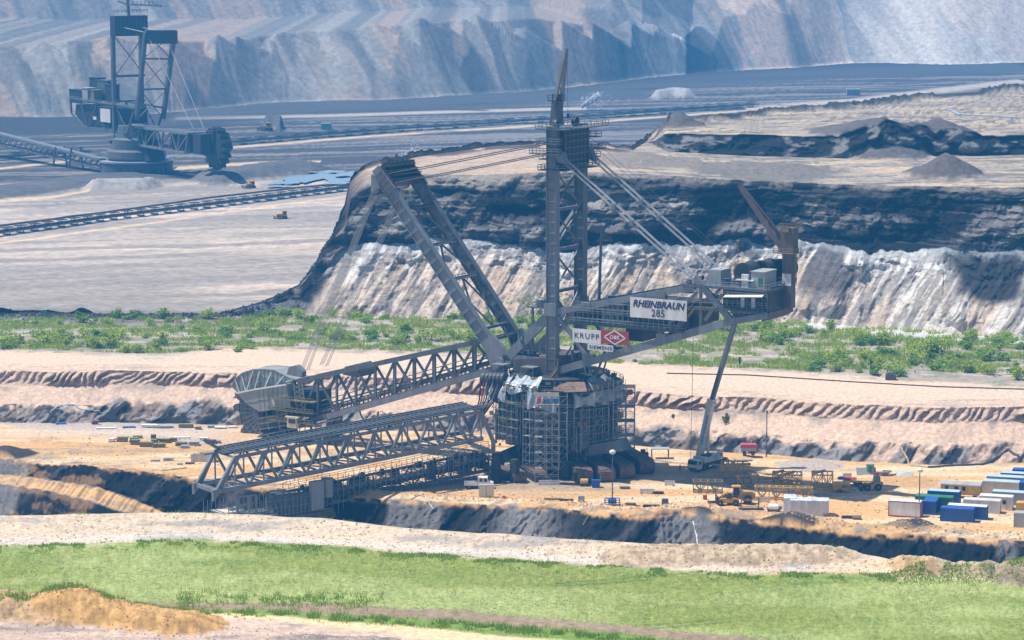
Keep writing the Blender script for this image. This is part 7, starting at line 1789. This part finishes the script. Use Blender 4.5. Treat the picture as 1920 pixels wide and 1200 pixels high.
# ------------------------------------------------------------------ shrubs
leafm = []
for nm, c1, c2 in (('leaf_green', (.25, .38, .025), (.50, .60, .07)), ('leaf_yellow_green', (.22, .36, .04), (.38, .52, .09)), ('leaf_dark', (.13, .27, .03), (.27, .42, .05))):
    m = bpy.data.materials.new(nm); m.use_nodes = True; N = m.node_tree.nodes; L = m.node_tree.links; b_ = N['Principled BSDF']; b_.inputs['Roughness'].default_value = .7
    g_ = N.new('ShaderNodeNewGeometry'); rp = N.new('ShaderNodeMix'); rp.data_type = 'RGBA'; rp.inputs[6].default_value = (*c1, 1); rp.inputs[7].default_value = (*c2, 1)
    L.new(g_.outputs['Random Per Island'], rp.inputs[0]); L.new(rp.outputs[2], b_.inputs['Base Color'])
    ts = N.new('ShaderNodeBsdfTranslucent'); L.new(rp.outputs[2], ts.inputs[0]); mx = N.new('ShaderNodeMixShader'); mx.inputs[0].default_value = .35
    L.new(b_.outputs[0], mx.inputs[1]); L.new(ts.outputs[0], mx.inputs[2]); L.new(mx.outputs[0], N['Material Output'].inputs['Surface'])
    leafm.append(m)
def shrub_mesh(seed, h, r, nleaf, m):
    rg = random.Random(seed); cr, st = MB(), MB(); ns = rg.randint(5, 9); tips = []
    for i in range(ns):
        a = rg.uniform(0, 6.28); rr_ = r*math.sqrt(rg.random())*.8; hh = h*rg.uniform(.55, 1.0)*(1-.35*rr_/r)
        b0_ = Vector((rr_*.3*math.cos(a), rr_*.3*math.sin(a), 0)); t_ = Vector((rr_*math.cos(a), rr_*math.sin(a), hh)); st.tube(b0_, t_, .07, 4, .02); tips.append((b0_, t_))
    for i in range(nleaf):
        b0_, t_ = rg.choice(tips); u = rg.random()**.65; p = b0_.lerp(t_, .15+.9*u); w = r*.34*(1.15-u*.85)
        p += Vector((rg.gauss(0, w), rg.gauss(0, w), rg.gauss(0, w*.5))); p.z = max(.05, p.z); s_ = rg.uniform(.22, .5)
        a = Vector((rg.uniform(-1, 1), rg.uniform(-1, 1), rg.uniform(-.3, 1))).normalized()*s_; c = a.cross(Vector((rg.uniform(-1, 1), rg.uniform(-1, 1), rg.uniform(-1, 1)))).normalized()*s_*.8
        cr.quad(p-a*.5, p+c*.5, p+a*.5, p-c*.5)
    return cr, st
protos = []
for k in range(9):
    h, r = ((4.2, 2.2), (3.2, 2.4), (2.4, 1.7), (3.6, 1.5), (2.0, 1.8), (4.8, 2.6), (1.6, 1.1), (2.8, 2.0), (3.4, 2.8))[k]
    cr, st = shrub_mesh(k, h, r, 520, None)
    o = empty('shrub', (0, 0, 0)); c = cr.build('foliage', leafm[(0, 1, 2, 0, 1, 0, 1, 2, 0)[k]], o, recalc=False); st.build('stems', wood, o); protos.append(o)
used_p = [False]*9
zones = [   # (px0,px1, py0, py1, count, max size)
 (0, 230, 628, 655, 46, 1.0, 'left front of the shrub belt'), (230, 480, 634, 662, 30, .8, 'left front of the shrub belt'), (140, 560, 590, 606, 40, .85, 'row along the dark coal rim at left'), (60, 380, 606, 628, 18, .7, 'thin middle of the left shrub belt'),
 (380, 640, 622, 642, 30, .9, 'shrub belt behind the bucket wheel'), (640, 900, 622, 648, 32, 1.0, 'shrub belt behind the wheel boom'), (560, 900, 588, 606, 24, .85, 'row at the foot of the white cliff'), (900, 1150, 590, 650, 22, 1.0, 'clump seen between the mast legs'),
 (1290, 1560, 606, 642, 40, 1.0, 'row at the cliff foot right of the crane boom'), (1150, 1420, 650, 684, 9, .7, 'scattered shrubs left of the crane boom'), (1450, 1640, 664, 694, 24, 1.0, 'front edge of the right shrub belt'), (1600, 1960, 624, 662, 48, 1.1, 'rear of the dense right shrub belt'), (1620, 1990, 662, 706, 56, 1.1, 'front of the dense right shrub belt')]
total = sum(z[4] for z in zones)
rg = random.Random(77)
kinds = ['tall bushy green', 'wide yellow-green', 'low dark green', 'slim upright green', 'low wide pale', 'large full green', 'tiny yellow-green', 'round dark green', 'broad green']
cnt = 0
for (x0, x1, y0, y1, n, sc, where) in zones:
    for i in range(int(n*.71)):
        if cnt >= 298: break
        k = rg.randrange(9); px, py = rg.uniform(x0, x1), rg.uniform(y0, y1)
        py += (px-x0)/(x1-x0)*((x1 > 1400 and y0 > 600)*10)
        p = at_z(px, py, 13); p.z = height_at(p.x, p.y)-.05
        while p.z > 14.2: p = p*(1-6/p.length); p.z = height_at(p.x, p.y)-.05
        if not used_p[k]: o = protos[k]; used_p[k] = True
        else: o = copy_tree(protos[k])
        s_ = sc*rg.uniform(.6, 1.25); o.location = p; o.rotation_euler = (0, 0, rg.uniform(0, 6.28)); o.scale = (s_*rg.uniform(1.1, 1.7), s_*rg.uniform(1.1, 1.7), s_)
        tag(o, f'{kinds[k]} shrub, {where}', 'shrub', f'{kinds[k]} shrubs, {where}'); cnt += 1
for px, py, s_ in ((1361, 797, .9), (1262, 785, .4)):
    o = copy_tree(protos[3]); p = at_z(px, py, 5); 
    for _ in range(3): p = at_z(px, py, height_at(p.x, p.y))
    o.location = p; o.rotation_euler = (0, 0, px); o.scale = (s_,)*3; tag(o, 'lone green shrub growing on the sandy slope right of the crane boom' if s_ > .5 else 'tiny shrub on the sandy slope left of the crane boom', 'shrub')
    if 'group' in o: del o['group']
# ------------------------------------------------------------------ ground cover as loose blades
def blades(name, n, sampler, hmin, hmax, w, mi, lab, seed, lean=.3):
    r_ = np.random.default_rng(seed); pts = sampler(r_, n); n = len(pts)
    ang = r_.uniform(0, 6.28, n); hh = r_.uniform(hmin, hmax, n)*pts[:, 3]; dx = np.cos(ang)*w/2; dy = np.sin(ang)*w/2
    lx, ly = r_.normal(0, lean, n)*hh, r_.normal(0, lean, n)*hh
    v = np.empty((n, 3, 3), np.float32)
    v[:, 0] = np.stack([pts[:, 0]-dx, pts[:, 1]-dy, pts[:, 2]], 1); v[:, 1] = np.stack([pts[:, 0]+dx, pts[:, 1]+dy, pts[:, 2]], 1); v[:, 2] = np.stack([pts[:, 0]+lx, pts[:, 1]+ly, pts[:, 2]+hh], 1)
    me = bpy.data.meshes.new(name); me.vertices.add(n*3); me.vertices.foreach_set('co', v.ravel()); me.loops.add(n*3); me.loops.foreach_set('vertex_index', np.arange(n*3, dtype=np.int32))
    me.polygons.add(n); me.polygons.foreach_set('loop_start', np.arange(0, n*3, 3, dtype=np.int32)); me.polygons.foreach_set('loop_total', np.full(n, 3, dtype=np.int32)); me.update(calc_edges=True)
    me.materials.append(mi); o = bpy.data.objects.new(name, me); COL.objects.link(o); tag(o, lab, 'grass', kind='stuff')
def on_ground(px, py, z, keep=None):
    d = np.array([tuple(ray(a, b_)) for a, b_ in zip(px, py)]); t = (z-CAMZ)/d[:, 2]; X, Y = d[:, 0]*t, d[:, 1]*t
    jj = np.clip(np.searchsorted(R, X/Y), 1, NC-1); zz_ = np.empty(len(X))
    for j_ in np.unique(jj):
        k = jj == j_; zz_[k] = np.interp(Y[k], Yg[:, j_], Zg[:, j_])
    return X, Y, zz_
grassm = leafm[0].copy(); grassm.name = 'grass_blade'
for nd in grassm.node_tree.nodes:
    if nd.type == 'MIX': nd.inputs[6].default_value = (.24, .31, .09, 1); nd.inputs[7].default_value = (.42, .46, .22, 1)
def s_field(r_, n):
    px = r_.uniform(-60, 1980, n); top_ = np.interp(px, [0, 150, 360, 500, 700, 960, 1300, 1600, 1920], [1024, 1016, 1010, 1018, 1028, 1048, 1070, 1076, 1086]); bot_ = np.interp(px, [0, 250, 600, 800, 1000, 1150, 1400, 1700], [1128, 1130, 1136, 1144, 1157, 1174, 1198, 1232])
    py = top_+(bot_-top_)*r_.uniform(0, 1, n)**1.0; X, Y, Z_ = on_ground(px, py, 40); nn_ = fbm(X/4, Y/4, 4, 200); nb = fbm(X/1.2, Y/2.5, 3, 201)
    k = (nn_*.6+nb*.4) > r_.uniform(.35, .62, n); return np.stack([X, Y, Z_, .5+nn_], 1)[k]
blades('field_grass', 60000, s_field, .04, .10, .22, grassm, 'short pale green crop covering the foreground field', 5)
def s_edge(r_, n):
    px = r_.uniform(-60, 1980, n); top_ = np.interp(px, [0, 150, 360, 500, 700, 960, 1300, 1600, 1920], [1026, 1018, 1012, 1020, 1030, 1050, 1072, 1078, 1088]); py = top_+np.abs(r_.normal(0, 7, n)); X, Y, Z_ = on_ground(px, py, 40)
    nn_ = fbm(X/2.5, Y/2.5, 3, 202); k = nn_ > .5; return np.stack([X, Y, Z_, .6+nn_], 1)[k]
blades('edge_weeds', 26000, s_edge, .15, .45, .16, leafm[1], 'darker weeds along the upper edge of the field', 6)
def s_verge(r_, n):
    px = r_.uniform(-60, 1500, n); vg_ = np.interp(px, [0, 430, 700, 900, 1050, 1200, 1500], [1144, 1150, 1164, 1175, 1189, 1203, 1240]); py = vg_+r_.normal(0, 4, n)
    low = r_.random(n) < .45; py = np.where(low, np.interp(px, [0, 250, 600, 800, 1000, 1150, 1400, 1500], [1118, 1122, 1126, 1134, 1147, 1164, 1188, 1200])+r_.normal(0, 9, n), py)
    X, Y, Z_ = on_ground(px, py, 40); nn_ = fbm(X/1.6, Y/1.6, 3, 203); k = (nn_ > .5) & (~low | (px < 720) & (px > 330)); return np.stack([X, Y, Z_, .7+nn_], 1)[k]
blades('verge_weeds', 34000, s_verge, .2, .7, .13, leafm[1], 'tall weeds on the verge between the field and the sandy track', 7)
def s_belt(r_, n):
    px = r_.uniform(-40, 1960, n); py = r_.uniform(592, 700, n); lim = np.interp(px, [0, 300, 450, 900, 1150, 1450, 1700, 1920], [655, 664, 650, 664, 682, 694, 712, 722]); X, Y, Z_ = on_ground(px, py, 13); nn_ = fbm(X/7, Y/5, 4, 204); k = (nn_ > .50) & (py < lim) & (py > np.interp(px, [0, 1450, 1920], [592, 600, 636])); return np.stack([X, Y, Z_, .6+nn_], 1)[k]
blades('terrace_weeds', 190000, s_belt, .3, 1.2, .3, leafm[0], 'patchy low weeds between the shrubs of the terrace', 8)
def s_crest(r_, n):
    px = np.concatenate([r_.uniform(120, 480, n//3), r_.uniform(600, 1900, n-n//3)]); py = np.interp(px, [0, 100, 250, 420, 600, 760, 960, 1200, 1300, 1500, 1600, 1660, 1700, 1920], [967, 965, 962, 963, 971, 990, 1003, 1020, 1025, 1029, 1036, 1046, 1058, 1070])+np.abs(r_.normal(0, 2.5, n)); X, Y, Z_ = on_ground(px, py, 41); nn_ = fbm(X/3, Y/3, 3, 205); k = nn_ > .58; return np.stack([X, Y, Z_, .6+nn_], 1)[k]
blades('crest_weeds', 9000, s_crest, .15, .5, .12, leafm[1], 'dry tufts along the crest of the foreground bank', 9)
# ------------------------------------------------------------------ loose clods and lumps of earth
def lumps(name, n, sampler, smin, smax, m, lab, seed):
    r_ = np.random.default_rng(seed); pts = sampler(r_, n); b = MB()
    oc = [(1, 0, 0), (0, 1, 0), (-1, 0, 0), (0, -1, 0), (0, 0, 1), (0, 0, -.6)]; fc = [(0, 1, 4), (1, 2, 4), (2, 3, 4), (3, 0, 4), (1, 0, 5), (2, 1, 5), (3, 2, 5), (0, 3, 5)]
    for X, Y, Z_ in pts:
        s_ = smin+(smax-smin)*r_.random()**3; k = len(b.v); a = r_.uniform(0, 6.28); ca, sa = math.cos(a), math.sin(a)
        for x_, y_, z_ in oc: j = r_.uniform(.6, 1.2); b.v.append((X+s_*j*(x_*ca-y_*sa), Y+s_*j*(x_*sa+y_*ca), Z_+s_*j*z_*.8))
        b.f += [tuple(k+i for i in f) for f in fc]
    o = b.build(name, m, None, recalc=False); tag(o, lab, 'clods', kind='stuff')
def px_s(rx, ry, z, f=None):
    def g(r_, n):
        px = r_.uniform(*rx, n); py = ry(px, r_, n); X, Y, Z_ = on_ground(px, py, z); return np.stack([X, Y, Z_], 1)
    return g
coalm_ = mat('coal_clod', (.03, .03, .033), .9, 0, .3); sandm_ = mat('sand_clod', (.42, .3, .17), .95, 0, .3)
lumps('coal_clods', 2600, px_s((0, 640), lambda p, r_, n: np.interp(p, [0, 200, 400, 520, 600, 640], [586, 590, 588, 582, 570, 560])+np.abs(r_.normal(0, 5, n)), 13), .15, .9, coalm_, 'dark coal clods along the rim left of the cliff', 11)
lumps('rim_clods', 2400, px_s((560, 1960), lambda p, r_, n: np.interp(p, [500, 631, 792, 1000, 1180, 1290, 1400, 1600, 1920], [912, 926, 936, 947, 963, 959, 969, 995, 1012])-np.abs(r_.normal(0, 7, n)), 0), .08, .55, sandm_, 'clods along the sandy rim above the coal face', 12)
lumps('berm_clods', 3600, px_s((-40, 1960), lambda p, r_, n: np.interp(p, [0, 360, 700, 960, 1300, 1600, 1700, 1920], [975, 970, 990, 1012, 1035, 1050, 1066, 1078])+r_.uniform(0, 40, n)*np.interp(p, [0, 1920], [1, .5]), 40.5), .05, .3, sandm_, 'small clods on the foreground bank', 13)
lumps('track_clods', 2000, px_s((-40, 800), lambda p, r_, n: np.interp(p, [0, 420, 740, 800], [1120, 1165, 1195, 1200])+r_.uniform(0, 60, n), 40.5), .04, .22, mat('red_clod', (.25, .19, .16), .95, 0, .3), 'clods on the reddish ground in the corner', 14)

lumps('site_clods', 3000, px_s((60, 1960), lambda p, r_, n: np.interp(p, [0, 200, 440, 900, 1190, 1400, 1600, 1920], [798, 800, 804, 820, 842, 858, 874, 878])+r_.random(n)**.7*np.interp(p, [0, 335, 631, 1000, 1400, 1920], [60, 85, 115, 120, 105, 125]), 0), .05, .38, steel_b, 'dark rubble and clods strewn over the sandy bench', 15)
# ------------------------------------------------------------------ haze over the pit
hz = MB().box(-1500, 1500, -60, 3900, -45, 300)
hm = bpy.data.materials.new('haze_air'); hm.use_nodes = True
N = hm.node_tree.nodes; N.remove(N['Principled BSDF'])
pv = N.new('ShaderNodeVolumePrincipled'); pv.inputs['Color'].default_value = (.075, .46, 1.0, 1); pv.inputs['Density'].default_value = .00024
pv.inputs['Anisotropy'].default_value = 0.0
hm.node_tree.links.new(pv.outputs[0], N['Material Output'].inputs['Volume'])
ho = hz.build('haze', hm); tag(ho, 'pale blue haze filling the open pit', 'haze', kind='stuff')
